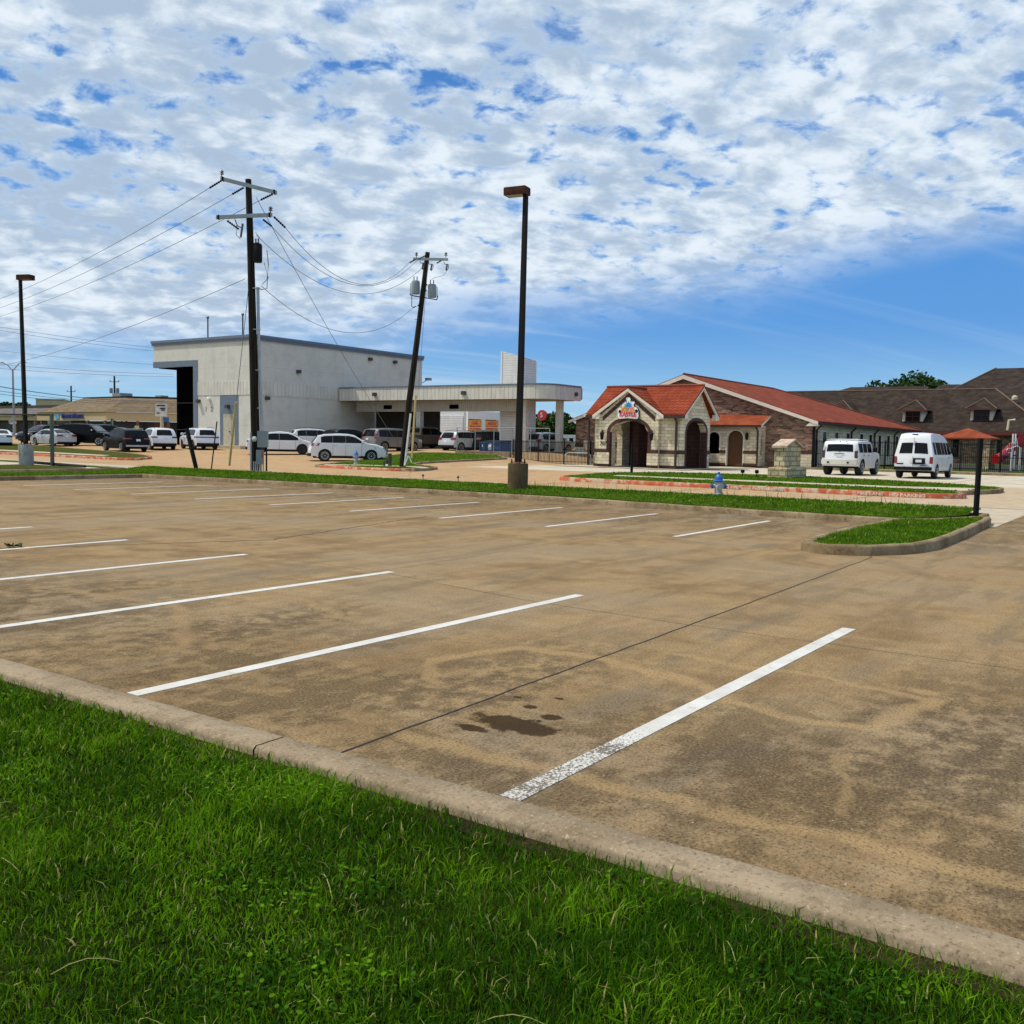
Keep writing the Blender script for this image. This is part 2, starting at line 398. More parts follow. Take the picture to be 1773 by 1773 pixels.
def conc(name, c0, c1, dark=(0.12, 0.09, 0.06), sc=0.6, st=0.4, grain=0.35):
    g = NG(name, 0.95, spec=0.04); p = g.pos(); n1 = g.noise(p, sc, 5, 0.6, 0.3); n2 = g.noise(p, sc*6, 5, 0.6); n3 = g.noise(p, 55, 3, 0.7)
    b = g.mix(g.sm(n1, 0.35, 0.65), c0, c1); b = g.mix(g.math('MULTIPLY', g.sm(n2, 0.5, 0.68), st), b, dark)
    b = g.mix(g.sm(n3, 0.45, 0.3, 0, grain), b, tuple(q*0.35 for q in c0)); b = g.mix(g.sm(n3, 0.56, 0.72, 0, grain), b, tuple(min(1, q*1.5) for q in c1))
    g.color(b); g.bump(n3, 0.4, 0.004); return g.m
def street_mat():
    g = NG('street concrete', 0.95, spec=0.04); p = g.pos(); px, py, pz = g.sep(p)
    n1 = g.noise(g.mapv(p, (1.5, 0.3, 1)), 0.35, 5, 0.6, 0.2); n2 = g.noise(p, 1.6, 5, 0.6); n3 = g.noise(g.mapv(p, (2.4, 0.22, 1)), 0.8, 5, 0.6)
    light = g.mix(g.sm(n2, 0.3, 0.7), (0.40, 0.335, 0.245), (0.50, 0.43, 0.325))
    orange = g.mix(g.sm(n2, 0.3, 0.7), (0.36, 0.228, 0.118), (0.45, 0.30, 0.165))
    # the far lane and the yard beyond are stained by red-brown soil
    lim = g.math('ADD', px, g.math('MULTIPLY', g.math('SUBTRACT', n1, 0.5), 3.0))
    o = g.sm(lim, 28.2, 29.4)
    o = g.math('MULTIPLY', o, g.sm(py, 3.0, 13.0, 0.35, 1.0))
    b = g.mix(o, light, orange)
    b = g.mix(g.math('MULTIPLY', g.sm(n3, 0.5, 0.66), 0.32), b, (0.46, 0.37, 0.25))
    b = g.mix(g.math('MULTIPLY', g.sm(g.noise(p, 5, 5, 0.6), 0.55, 0.7), 0.22), b, (0.17, 0.12, 0.075))
    n4 = g.noise(p, 45, 3, 0.7); b = g.mix(g.sm(n4, 0.45, 0.3, 0, 0.3), b, (0.15, 0.12, 0.08))
    g.color(b); g.bump(n4, 0.3, 0.004); return g.m
def grass_ground(name, a=(0.045, 0.095, 0.010), b=(0.11, 0.165, 0.022)):
    g = NG(name, 0.95, spec=0.0); p = g.pos(); n1 = g.noise(p, 0.9, 5, 0.6); n2 = g.noise(p, 14, 5, 0.7); n3 = g.noise(p, 70, 3, 0.8)
    c = g.mix(g.sm(n2, 0.35, 0.65), a, b); c = g.mix(g.sm(n1, 0.5, 0.7, 0, 0.5), c, (0.105, 0.115, 0.025)); c = g.mix(g.sm(n3, 0.5, 0.35, 0, 0.7), c, (0.010, 0.022, 0.004))
    g.color(c); g.bump(n3, 1.0, 0.04); return g.m
M_lot = lot_mat(); M_street = street_mat()
M_yard = conc('yard concrete', (0.36, 0.235, 0.125), (0.45, 0.31, 0.175), (0.22, 0.14, 0.075), 0.35, 0.35)
M_daylot = conc('light lot concrete', (0.46, 0.405, 0.31), (0.55, 0.485, 0.375), (0.26, 0.21, 0.15), 0.4, 0.3)
M_kerb = conc('kerb concrete', (0.18, 0.128, 0.070), (0.31, 0.238, 0.145), (0.07, 0.048, 0.026), 1.6, 0.55, 0.6)
M_kerb_near = conc('near kerb concrete', (0.235, 0.180, 0.115), (0.325, 0.255, 0.170), (0.14, 0.10, 0.062), 2.2, 0.45, 0.75)
M_walk = conc('pavement concrete', (0.42, 0.36, 0.26), (0.52, 0.45, 0.33), (0.25, 0.19, 0.12))
M_soil = conc('soil', (0.020, 0.014, 0.008), (0.045, 0.03, 0.016), (0.008, 0.006, 0.004), 3, 0.5)
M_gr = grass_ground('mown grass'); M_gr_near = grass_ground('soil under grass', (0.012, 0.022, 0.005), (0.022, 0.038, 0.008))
M_gr_dry = grass_ground('dry thin grass', (0.055, 0.075, 0.018), (0.125, 0.12, 0.035))
def redkerb_mat():
    g = NG('worn red kerb paint', 0.8); p = g.pos(); n = g.noise(p, 3.2, 6, 0.68); n2 = g.noise(p, 0.35, 3)
    c = g.mix(g.sm(n, 0.35, 0.6), (0.40, 0.075, 0.030), (0.52, 0.135, 0.06))
    c = g.mix(g.sm(g.math('ADD', n, g.math('MULTIPLY', n2, 0.5)), 0.74, 0.86), c, (0.46, 0.36, 0.24)); g.color(c); return g.m
M_redkerb = redkerb_mat()
def stripe_mat():
    g = NG('worn white road paint', 0.75); p = g.pos(); px, py, _ = g.sep(p)
    n = g.noise(p, 75, 4, 0.75); n2 = g.noise(p, 2.2, 4, 0.6)
    wear = g.math('MULTIPLY', g.sm(px, 5.5, 3.6), g.sm(py, 3.3, 2.6))
    sc_ = g.sm(g.noise(g.mapv(p, (3.0, .6, 0)), 1.0, 4, .6), .54, .72, 0, .07)
    thr = g.math('SUBTRACT', g.math('SUBTRACT', 0.66, sc_), g.math('MULTIPLY', wear, 0.19))
    k = g.sm(g.math('ADD', n, g.math('MULTIPLY', g.math('SUBTRACT', n2, 0.5), 0.25)), thr, g.math('ADD', thr, 0.05))
    c = g.mix(g.sm(n2, 0.3, 0.7), (0.50, 0.48, 0.43), (0.62, 0.61, 0.57)); c = g.mix(g.sm(g.noise(p, 9, 5, .7), .52, .68, 0, .45), c, (.33, .27, .19)); g.color(g.mix(k, c, (0.12, 0.095, 0.065))); return g.m
M_stripe = stripe_mat()
# ---- sheets
def ground():
    # terrain sheet to the horizon
    xs = sorted(set([-2500,-1200,-600,-300,-150,-80,-40,-20] + list(np.linspace(0, 130, 66)) + [145,170,210,280,400,700,1300,2800]))
    ys = sorted(set([-2500,-1200,-600,-300,-150,-80,-40,-20] + list(np.linspace(0, 130, 66)) + [145,170,210,280,400,700,1300,2800]))
    vs = [(x, y, hh(x, y)-0.03) for x in xs for y in ys]; ny = len(ys)
    fs = [(i*ny+j, (i+1)*ny+j, (i+1)*ny+j+1, i*ny+j+1) for i in range(len(xs)-1) for j in range(ny-1)]
    tag(MB().add(vs, fs, True).build('ground', M_gr_dry), kind='structure')
ground()
tag(MB().box(2.98, 21.6, -40, 30.9, -0.05, 0.0).build('parking_lot', M_lot), kind='structure')
tag(MB().box(21.6, 28.0, -40, 2.9, -0.05, 0.0).build('driveway', M_lot), kind='structure')
zsheet('street', 20.0, 46.0, -60, 140, -0.008, M_street, 2.0)
zsheet('cross_drive', -20, 20.0, 32.0, 140, -0.004, M_street, 3.0)
zsheet('yard_pavement', 46.0, 90, 34.5, 130, -0.006, M_yard, 2.0)
tag(MB().box(45.0, 66.5, -60, 34.5, -0.05, -0.002).build('side_lot', M_daylot), kind='structure')
# parking stripes, slab joints
def stripes():
    for k, (x0, x1, y0, y1) in enumerate([(3.36, 8.36, 2.29, 2.21), (3.36, 8.38, 5.03, 4.90), (3.36, 8.38, 7.62, 7.45), (3.36, 8.34, 10.12, 9.96), (3.36, 8.32, 12.66, 12.55), (3.36, 8.42, 15.4, 15.3), (3.36, 8.4, 18.1, 18.0), (3.36, 8.4, 20.8, 20.7), (3.36, 8.3, -0.4, -0.45)]):
        tag(MB().prism([(x0, y0-.055, 0), (x1, y1-.055, 0), (x1, y1+.055, 0), (x0, y0+.055, 0)], (0, 0, .004)).build('painted_line', M_stripe), kind='structure')
    for y in (6.84, 9.4, 11.9, 14.35, 16.85, 19.5, 22.1, 24.7, 27.3):
        tag(MB().box(14.8, 19.4, y-.05, y+.05, 0, .004).build('painted_line', M_stripe), kind='structure')
    m = plain('joint sealant', (0.014, 0.011, 0.009), 0.8)
    def crack(pts, wd, seg=0.25, wob=0.006):
        b = MB(); P = []
        for (a, c) in zip(pts[:-1], pts[1:]):
            L = math.dist(a, c); n = max(1, int(L/seg))
            for i in range(n): P.append((a[0]+(c[0]-a[0])*i/n+random.uniform(-wob, wob), a[1]+(c[1]-a[1])*i/n+random.uniform(-wob, wob)))
        P.append(pts[-1])
        for a, c in zip(P[:-1], P[1:]):
            d = Vector((c[0]-a[0], c[1]-a[1])).normalized(); nx, ny = -d.y*wd/2, d.x*wd/2
            b.add([(a[0]-nx, a[1]-ny, .003), (c[0]-nx, c[1]-ny, .003), (c[0]+nx, c[1]+ny, .003), (a[0]+nx, a[1]+ny, .003)], [(0,1,2,3)])
        tag(b.build('pavement_joint', m), kind='structure')
    crack([(3.1, 3.3), (7.5, 3.35), (14.1, 3.45), (14.35, 3.6)], 0.013)
    crack([(7.5, -20), (7.6, 3.3), (7.75, 5.2), (8.3, 7.6)], 0.006)
    crack([(3.1, 7.9), (8.6, 7.6), (15.5, 7.9), (20, 8)], 0.006)
    crack([(6.2, 12.9), (9.8, 11.1), (15, 12.4)], 0.022, 0.12, 0.03)
    crack([(3.1, 13.0), (6.2, 12.9)], 0.02, 0.12, 0.03)
    crack([(14.2, -20), (14.3, 3.4), (14.2, 30)], 0.007)
    crack([(3.1, 19), (21, 19)], 0.008); crack([(8.3, 7.6), (8.9, 30)], 0.006)
    crack([(3.1, -1.6), (20, -1.6)], 0.008)
stripes()
def street_joints():
    m = plain('joint sealant', (0.014, 0.011, 0.009), 0.8)
    for x in (28.7,): tag(MB().box(x-.02, x+.02, -30, 60, -.007, -.003).build('pavement_joint', m), kind='structure')
    for y in np.arange(-20, 60, 5.6): tag(MB().box(24.8, 32.3, y-.012, y+.012, -.006, -.004).build('pavement_joint', m), kind='structure')
    for x in (50.0, 56.0): tag(MB().box(x-.015, x+.015, -20, 34, -.001, .001).build('pavement_joint', m), kind='structure')
    for y in (-1.5, 8.5, 18.5): tag(MB().box(45.5, 66, y-.015, y+.015, -.001, .002).build('pavement_joint', m), kind='structure')
street_joints()
# near kerb
def kerb_line(name, x0, x1, pts, h, mat):
    """straight kerb following pts [(x_shift,y)] with softened edges"""
    vs = []; n = len(pts)
    prof = [(x0-.004, -0.08), (x0, h-.016), (x0+0.014, h), (x1-0.016, h), (x1, h-.02), (x1+0.02, -0.02)]
    for s, y in pts:
        for x, z in prof:
            vs.append((x+s+random.uniform(-.0015, .0015)+.004*math.sin(y*1.3), y, z+(random.uniform(-.0008, .0008) if z > 0 else 0)))
    k = len(prof); fs = [(i*k+j, i*k+j+1, (i+1)*k+j+1, (i+1)*k+j) for i in range(n-1) for j in range(k-1)]
    tag(MB().add(vs, fs, True).build(name, mat, angle=60), kind='structure')
kerb_line('kerb', 2.865, 3.06, [(0.0, y) for y in np.linspace(-8, 3.360, 96)], 0.145, M_kerb_near)
kerb_line('kerb', 2.865, 3.06, [(0.0, y) for y in np.linspace(3.370, 8.4, 42)], 0.145, M_kerb_near)
kerb_line('kerb', 2.865, 3.06, [(0.0, y) for y in np.arange(8.42, 30.5, 0.25)], 0.145, M_kerb_near)
fill('grass_verge', [(-20, -12), (2.84, -12), (2.84, 30.5), (-20, 30.5)], 0.098, M_gr_near)
tag(MB().box(2.76, 2.862, -8, 30, 0.0, 0.102).build('soil_strip', M_soil), kind='structure')
def red_paint(pts, w, h, test, d=0.006):
    pts = densify(pts, 0.8); o1 = offset_poly(pts, -d); o2 = offset_poly(pts, .03-d); i2 = offset_poly(pts, w-.02); n = len(pts); vs = []
    for ring, z in ((o1, -.05), (o1, h*.78+.002), (o2, h+d), (i2, h+d)): vs += [(x, y, hh(x, y)+z) for x, y in ring]
    fs = [(r*n+k, r*n+(k+1)%n, (r+1)*n+(k+1)%n, (r+1)*n+k) for r in range(3) for k in range(n) if test(*pts[k])]
    tag(MB().add(vs, fs, True).build('red_kerb_paint', M_redkerb, angle=50), kind='structure')
# island between lot and street (L shape with strip at the lot's far-left end)
ISL = [(20.45, 4.3), (20.6, 7.7), (21.1, 12.5), (21.2, 18.5), (21.0, 24), (20.7, 30.3), (14, 30.35), (-12, 30.4), (-12, 32.9), (14, 32.9), (20.5, 33.1), (23.6, 34.0), (24.6, 32.5), (24.7, 24), (24.5, 12), (24.1, 5), (23.9, 3.35), (22.0, 3.35)]
kerb_ring('kerb', ISL, 0.15, 0.135, M_kerb, wob=0.006)
def isl_h(x, y): return 0.14 + 0.12*math.exp(-((x-23.0)/1.1)**2)
fill('grass_island', offset_poly(ISL, 0.15), 0.0, M_gr, base=isl_h)
NOSE = [(14.35, 4.6), (13.9, 4.2), (14.15, 3.6), (14.9, 3.1), (16.2, 2.9), (20.9, 3.0), (22.6, 3.1), (22.7, 3.3), (20.5, 4.2), (20.4, 4.6), (17, 4.72)]
kerb_ring('kerb', smooth_poly(NOSE), 0.15, 0.15, M_kerb, wob=0.008)
fill('grass_island', smooth_poly(offset_poly(NOSE, 0.15)), 0.13, M_gr)
# verge with the red fire-lane kerb
VER = smooth_poly([(32.4, 6.3), (32.5, 12), (32.7, 19.2), (33.6, 21.0), (36.5, 21.6), (40.5, 22.6), (44.2, 21.4), (46.4, 17), (45.5, 11.5), (43.2, 7.2), (41.2, 5.3), (38.8, 5.1), (37.6, 5.4), (35.5, 6.0), (33.4, 5.3)], 1)
kerb_ring('kerb', VER, 0.16, 0.15, M_kerb); red_paint(VER, 0.16, 0.15, lambda x, y: x < 34.2 and 5.0 < y < 21)
fill('grass_verge', offset_poly(VER, 0.15), 0.13, M_gr)
VW = [(36.2, 5.9), (36.4, 12), (36.6, 20), (37.8, 20.3), (37.9, 14), (37.8, 8.6), (39.3, 5.8)]
fill('pavement', VW, 0.142, M_walk)
# island with the second hydrant and leaning pole
V2 = smooth_poly([(34.9, 31.2), (35.0, 34), (35.6, 37.2), (37.6, 38.6), (41.3, 40.8), (46.6, 43.4), (52, 46), (56.8, 47.2), (56.8, 38.6), (49.7, 38.4), (44.5, 38.0), (41.6, 34.6), (40.0, 32.2), (37.0, 30.6), (35.6, 30.4)], 1)
kerb_ring('kerb', V2, 0.16, 0.12, M_kerb)
fill('grass_verge', offset_poly(V2, 0.15), 0.10, M_gr)
fill('pavement', [(35.6, 36.2), (36.9, 37.9), (38.6, 36.6), (39.6, 33.2), (38.4, 31.6), (37.2, 31.0), (38.3, 33.2), (37.6, 35.6)], 0.112, M_walk)
red_paint(V2, 0.16, 0.12, lambda x, y: x < 36.5 and y < 36)
# far-left verge with red kerb, lamp island
V3 = smooth_poly([(33.2, 49.5), (33.0, 56), (32.0, 66), (31, 84), (35, 92), (46, 92), (44.2, 80), (41.2, 66), (39, 57.5), (36.5, 52)], 1)
kerb_ring('kerb', V3, 0.16, 0.13, M_kerb); red_paint(V3, 0.16, 0.13, lambda x, y: x < 37.5 and y < 80); fill('grass_verge', offset_poly(V3, 0.15), 0.11, M_gr_dry)
fill('pavement', [(34.2, 54), (34.0, 60), (33.4, 80), (34.8, 80), (35.4, 60), (35.4, 55)], 0.125, M_walk)
V4 = [(-12, 36.2), (18.5, 36.0), (21.6, 36.0), (24.1, 36.4), (25.2, 44), (25.5, 58), (23.6, 58), (22.0, 44.5), (-12, 44)]
kerb_ring('kerb', V4, 0.16, 0.13, M_kerb); fill('pavement', offset_poly(V4, 0.15), 0.11, M_walk)
fill('grass_verge', [(23.2, 36.6), (23.9, 36.6), (24.9, 44), (25.2, 57), (24.4, 57), (24.0, 44)], 0.125, M_gr)
fill('grass_verge', [(-8, 36.6), (22.5, 36.5), (22.9, 42.0), (20, 40.8), (-8, 39)], 0.125, M_gr_dry)
# pavement and kerb in front of the day-care building and the picket fence
fill('pavement', [(66.4, -40), (69.2, -40), (69.2, 20), (66.4, 20)], 0.15, M_walk, base=lambda x, y: 0)
tag(MB().box(66.2, 66.42, -40, 36.0, -0.1, 0.155).build('kerb', M_kerb), kind='structure')
fill('pavement', [(52.9, 24.0), (66.25, 24.0), (66.25, 33.5), (52.9, 33.5)], 0.03, M_walk, base=lambda x, y: 0)
fill('playground_grass', [(67.7, -40), (110, -40), (110, 18.5), (67.7, 18.5)], 0.16, M_gr, base=lambda x, y: 0)
fill('playground_surface', [(72.5, -30), (100, -30), (100, 17), (72.5, 17)], 0.175, plain('dark rubber mulch', (0.02, 0.016, 0.014), 0.95), base=lambda x, y: 0)
for y in (4.2, 7.0, 9.6, 12.8, 17.2):
    tag(MB().box(58.0, 63.5, y-.05, y+.05, 0, .003).build('painted_line', M_stripe), kind='structure')
# ------------------------------------------------------------------ building materials
def wallvec(g):
    x, y, z = g.sep(g.pos()); return g.comb(g.math('ADD', x, y), z, 0.0)
def brickmat(name, c1, c2, mortar, bw, bh, ms=0.012, bump=0.4, var=0.5, off=0.5, streak=0.0):
    g = NG(name, 0.9, spec=0.2); v = wallvec(g)
    b = g.N.new('ShaderNodeTexBrick'); g.L.new(v, b.inputs['Vector']); b.inputs['Scale'].default_value = 1.0
    b.inputs['Brick Width'].default_value = bw; b.inputs['Row Height'].default_value = bh; b.inputs['Mortar Size'].default_value = ms; b.offset = off
    b.inputs['Color1'].default_value = (*c1, 1); b.inputs['Color2'].default_value = (*c2, 1); b.inputs['Mortar'].default_value = (*mortar, 1); b.inputs['Bias'].default_value = 0.0
    n = g.noise(g.pos(), 9, 4, 0.7); n0 = g.noise(g.pos(), 0.8, 4, 0.6)
    c = g.mix(var*0.6, b.outputs['Color'], g.mix(g.sm(n, 0.35, 0.65), c1, c2))
    c = g.mix(g.sm(n0, 0.45, 0.7, 0, 0.2), c, tuple(q*0.5 for q in c1))
    if streak:
        sk = g.noise(g.mapv(g.pos(), (1, 1, .07)), 1.3, 5, .65); c = g.mix(g.sm(sk, .52, .72, 0, streak), c, tuple(q*.62 for q in c1))
        x, y, z = g.sep(g.pos()); jz = g.math('FRACT', g.math('DIVIDE', z, 2.45)); c = g.mix(g.sm(jz, .985, 1.0, 0, .5), c, tuple(q*.5 for q in c1))
    g.color(c); g.bump(g.math('ADD', g.math('MULTIPLY', b.outputs['Fac'], -1.0), g.math('MULTIPLY', n, 0.5)), bump, 0.02); return g.m
M_brick = brickmat('mixed dark brick', (0.040, 0.018, 0.016), (0.44, 0.26, 0.17), (0.24, 0.19, 0.155), 0.34, 0.115, 0.012, 0.4, 0.35)
M_brick_dk = brickmat('dark band brick', (0.040, 0.016, 0.014), (0.095, 0.040, 0.032), (0.13, 0.10, 0.09), 0.085, 0.26, 0.010, 0.4, 0.6, 0.0)
M_stone = brickmat('cream limestone', (0.50, 0.42, 0.27), (0.80, 0.73, 0.56), (0.32, 0.26, 0.17), 0.50, 0.20, 0.014, 0.7, 0.4)
M_stone2 = brickmat('rough yellow limestone', (0.36, 0.27, 0.12), (0.70, 0.61, 0.41), (0.15, 0.11, 0.06), 0.34, 0.22, 0.02, 1.0, 0.45)
M_cmu = brickmat('grey painted block wall', (0.60, 0.595, 0.53), (0.64, 0.63, 0.565), (0.54, 0.53, 0.47), 0.42, 0.21, 0.006, 0.12, 0.3, streak=.22)
def ribbed(name, c, pitch=0.3, var=0.08, dark=0.55, horiz=False):
    g = NG(name, 0.55, spec=0.4); x, y, z = g.sep(g.pos()); u = z if horiz else g.math('ADD', x, y)
    f = g.math('FRACT', g.math('DIVIDE', u, pitch)); k = g.math('SUBTRACT', 1.0, g.sm(f, 0.0, 0.10)); k2 = g.sm(f, 0.86, 0.97)
    n = g.noise(g.mapv(g.pos(), (1, 1, 0.3)), 1.5, 5, 0.6)
    b = g.mix(g.sm(n, 0.35, 0.68), c, tuple(q*(1-var*2) for q in c)); kk = g.math('MAXIMUM', k, k2)
    g.color(g.mix(g.math('MULTIPLY', kk, 0.65), b, tuple(q*dark for q in c))); g.bump(g.math('MULTIPLY', kk, -1), 0.8, 0.03); return g.m
M_fascia = ribbed('ribbed cream fascia panel', (0.66, 0.64, 0.56), 0.42, dark=.7)
M_rib2 = ribbed('ribbed beige panel', (0.44, 0.41, 0.34), 0.22)
M_lap = ribbed('white lap siding', (0.72, 0.72, 0.70), 0.2, horiz=True, dark=0.75)
M_bluetrim = plain('blue grey trim', (0.125, 0.165, 0.22), 0.5, var=0.08)
M_gables = plain('cream trim board', (0.70, 0.62, 0.52), 0.6, var=0.06)
M_white = plain('white render', (0.78, 0.79, 0.78), 0.7, var=0.05)
M_blackgl = plain('black tinted glazing', (0.002, 0.002, 0.002), 0.6, spec=0.0)
def roofmat(name, c1, c2, kind):
    g = NG(name, 0.85, spec=0.08); x, y, z = g.sep(g.pos()); n = g.noise(g.pos(), 1.1, 5, 0.65); n2 = g.noise(g.pos(), 13, 3, 0.7)
    c = g.mix(g.sm(n, 0.35, 0.65), c1, c2); c = g.mix(g.sm(n2, 0.5, 0.7, 0, 0.35), c, tuple(q*0.55 for q in c1))
    if kind == 'tile':
        f1 = g.math('FRACT', g.math('DIVIDE', g.math('ADD', x, y), 0.34)); f2 = g.math('FRACT', g.math('DIVIDE', z, 0.19))
        k = g.math('MAXIMUM', g.math('SUBTRACT', 1, g.sm(f1, 0, 0.22)), g.math('SUBTRACT', 1, g.sm(f2, 0, 0.28)))
        c = g.mix(g.math('MULTIPLY', k, 0.6), c, tuple(q*0.4 for q in c1)); g.bump(g.math('MULTIPLY', k, -1), 0.8, 0.04)
    elif kind == 'seam':
        f1 = g.math('FRACT', g.math('DIVIDE', g.math('ADD', x, y), 0.42)); k = g.math('SUBTRACT', 1, g.sm(g.math('ABSOLUTE', g.math('SUBTRACT', f1, 0.5)), 0, 0.10))
        c = g.mix(g.math('MULTIPLY', k, 0.5), c, tuple(min(1, q*1.5) for q in c2)); g.bump(k, 0.9, 0.04)
    else:
        v = g.N.new('ShaderNodeTexBrick'); g.L.new(g.comb(g.math('ADD', x, y), z, 0.0), v.inputs['Vector']); v.inputs['Scale'].default_value = 1; v.inputs['Brick Width'].default_value = 0.5; v.inputs['Row Height'].default_value = 0.11
        v.inputs['Mortar Size'].default_value = 0.012; v.inputs['Color1'].default_value = (0.7, 0.7, 0.7, 1); v.inputs['Color2'].default_value = (1.25, 1.25, 1.25, 1); v.inputs['Mortar'].default_value = (0.5, 0.5, 0.5, 1)
        c = g.mix(0.8, c, v.outputs['Color'], 'MULTIPLY')
    g.color(c); return g.m
M_tile = roofmat('red clay roof tiles', (0.22, 0.040, 0.019), (0.32, 0.068, 0.031), 'tile')
M_redsh = roofmat('red brown shingles', (0.195, 0.040, 0.020), (0.26, 0.060, 0.029), 'shingle')
M_seam = roofmat('orange standing seam metal', (0.20, 0.044, 0.020), (0.29, 0.075, 0.033), 'seam')
M_brown = roofmat('dark brown shingles', (0.030, 0.020, 0.015), (0.056, 0.040, 0.031), 'shingle')
M_tanroof = roofmat('tan shingles', (0.17, 0.125, 0.075), (0.22, 0.165, 0.105), 'shingle')
M_greyroof = roofmat('grey shingles', (0.13, 0.12, 0.115), (0.18, 0.165, 0.155), 'shingle')
M_monofascia = plain('tan fascia', (0.50, 0.38, 0.20), 0.7, var=0.05)

def arch_wall(b, P, ux, w, h, opens, thick, nseg=10, gable=None):
    """wall with arched openings. P = bottom-left corner, ux = unit dir, opens = [(u0,u1,spring,top,sill)], gable = apex height over the middle"""
    ux = Vector(ux); nz = Vector((0,0,1)); nn = ux.cross(nz)*thick
    cols = [0.0]; 
    for (u0, u1, sp, tp, sill) in opens: cols += [u0 + (u1-u0)*i/nseg for i in range(nseg+1)]
    cols += [w]
    if gable: cols.append(gable[0])
    cols = sorted(set(round(c, 4) for c in cols))
    def top(u):
        if not gable: return h
        m, ah = gable
        return h + (ah-h)*(u/m if u <= m else (w-u)/(w-m))
    P = Vector(P)
    for a, c in zip(cols[:-1], cols[1:]):
        mid = (a+c)/2; op = next((o for o in opens if o[0] < mid < o[1]), None)
        def pr(lo0, lo1, hi0, hi1):
            b.prism([P+ux*a+nz*lo0, P+ux*c+nz*lo1, P+ux*c+nz*hi1, P+ux*a+nz*hi0], nn)
        if not op: pr(0, 0, top(a), top(c))
        else:
            u0, u1, sp, tp, sill = op; cm = (u0+u1)/2; r = (u1-u0)/2
            f = lambda u: sp+(tp-sp)*math.sqrt(max(0, 1-((u-cm)/r)**2))
            pr(f(a), f(c), top(a), top(c))
            if sill > 0: pr(0, 0, sill, sill)
def arch_trim(b, P, ux, op, wd, proud, thick, nseg=14, legs=True):
    ux = Vector(ux); nz = Vector((0,0,1)); n0 = ux.cross(nz); P = Vector(P)+n0*proud; nn = n0*(thick-proud)
    u0, u1, sp, tp, sill = op; cm = (u0+u1)/2; r = (u1-u0)/2
    pt = lambda k, e: (cm-(r+e)*math.cos(math.pi*k/nseg), sp+(tp-sp+e)*math.sin(math.pi*k/nseg))
    for k in range(nseg):
        a, c, d, e = pt(k, -0.003), pt(k+1, -0.003), pt(k+1, wd), pt(k, wd)
        b.prism([P+ux*q[0]+nz*q[1] for q in (a, c, d, e)], nn)
    if legs:
        for (x0, x1) in ((u0-wd, u0+0.003), (u1-0.003, u1+wd)): b.prism([P+ux*x0+nz*sill, P+ux*x1+nz*sill, P+ux*x1+nz*sp, P+ux*x0+nz*sp], nn)
def slab(b, pts, t=0.12):
    """roof plane given by its top corner points, with thickness downwards"""
    b.prism([(p[0], p[1], p[2]) for p in pts], (0, 0, -t))
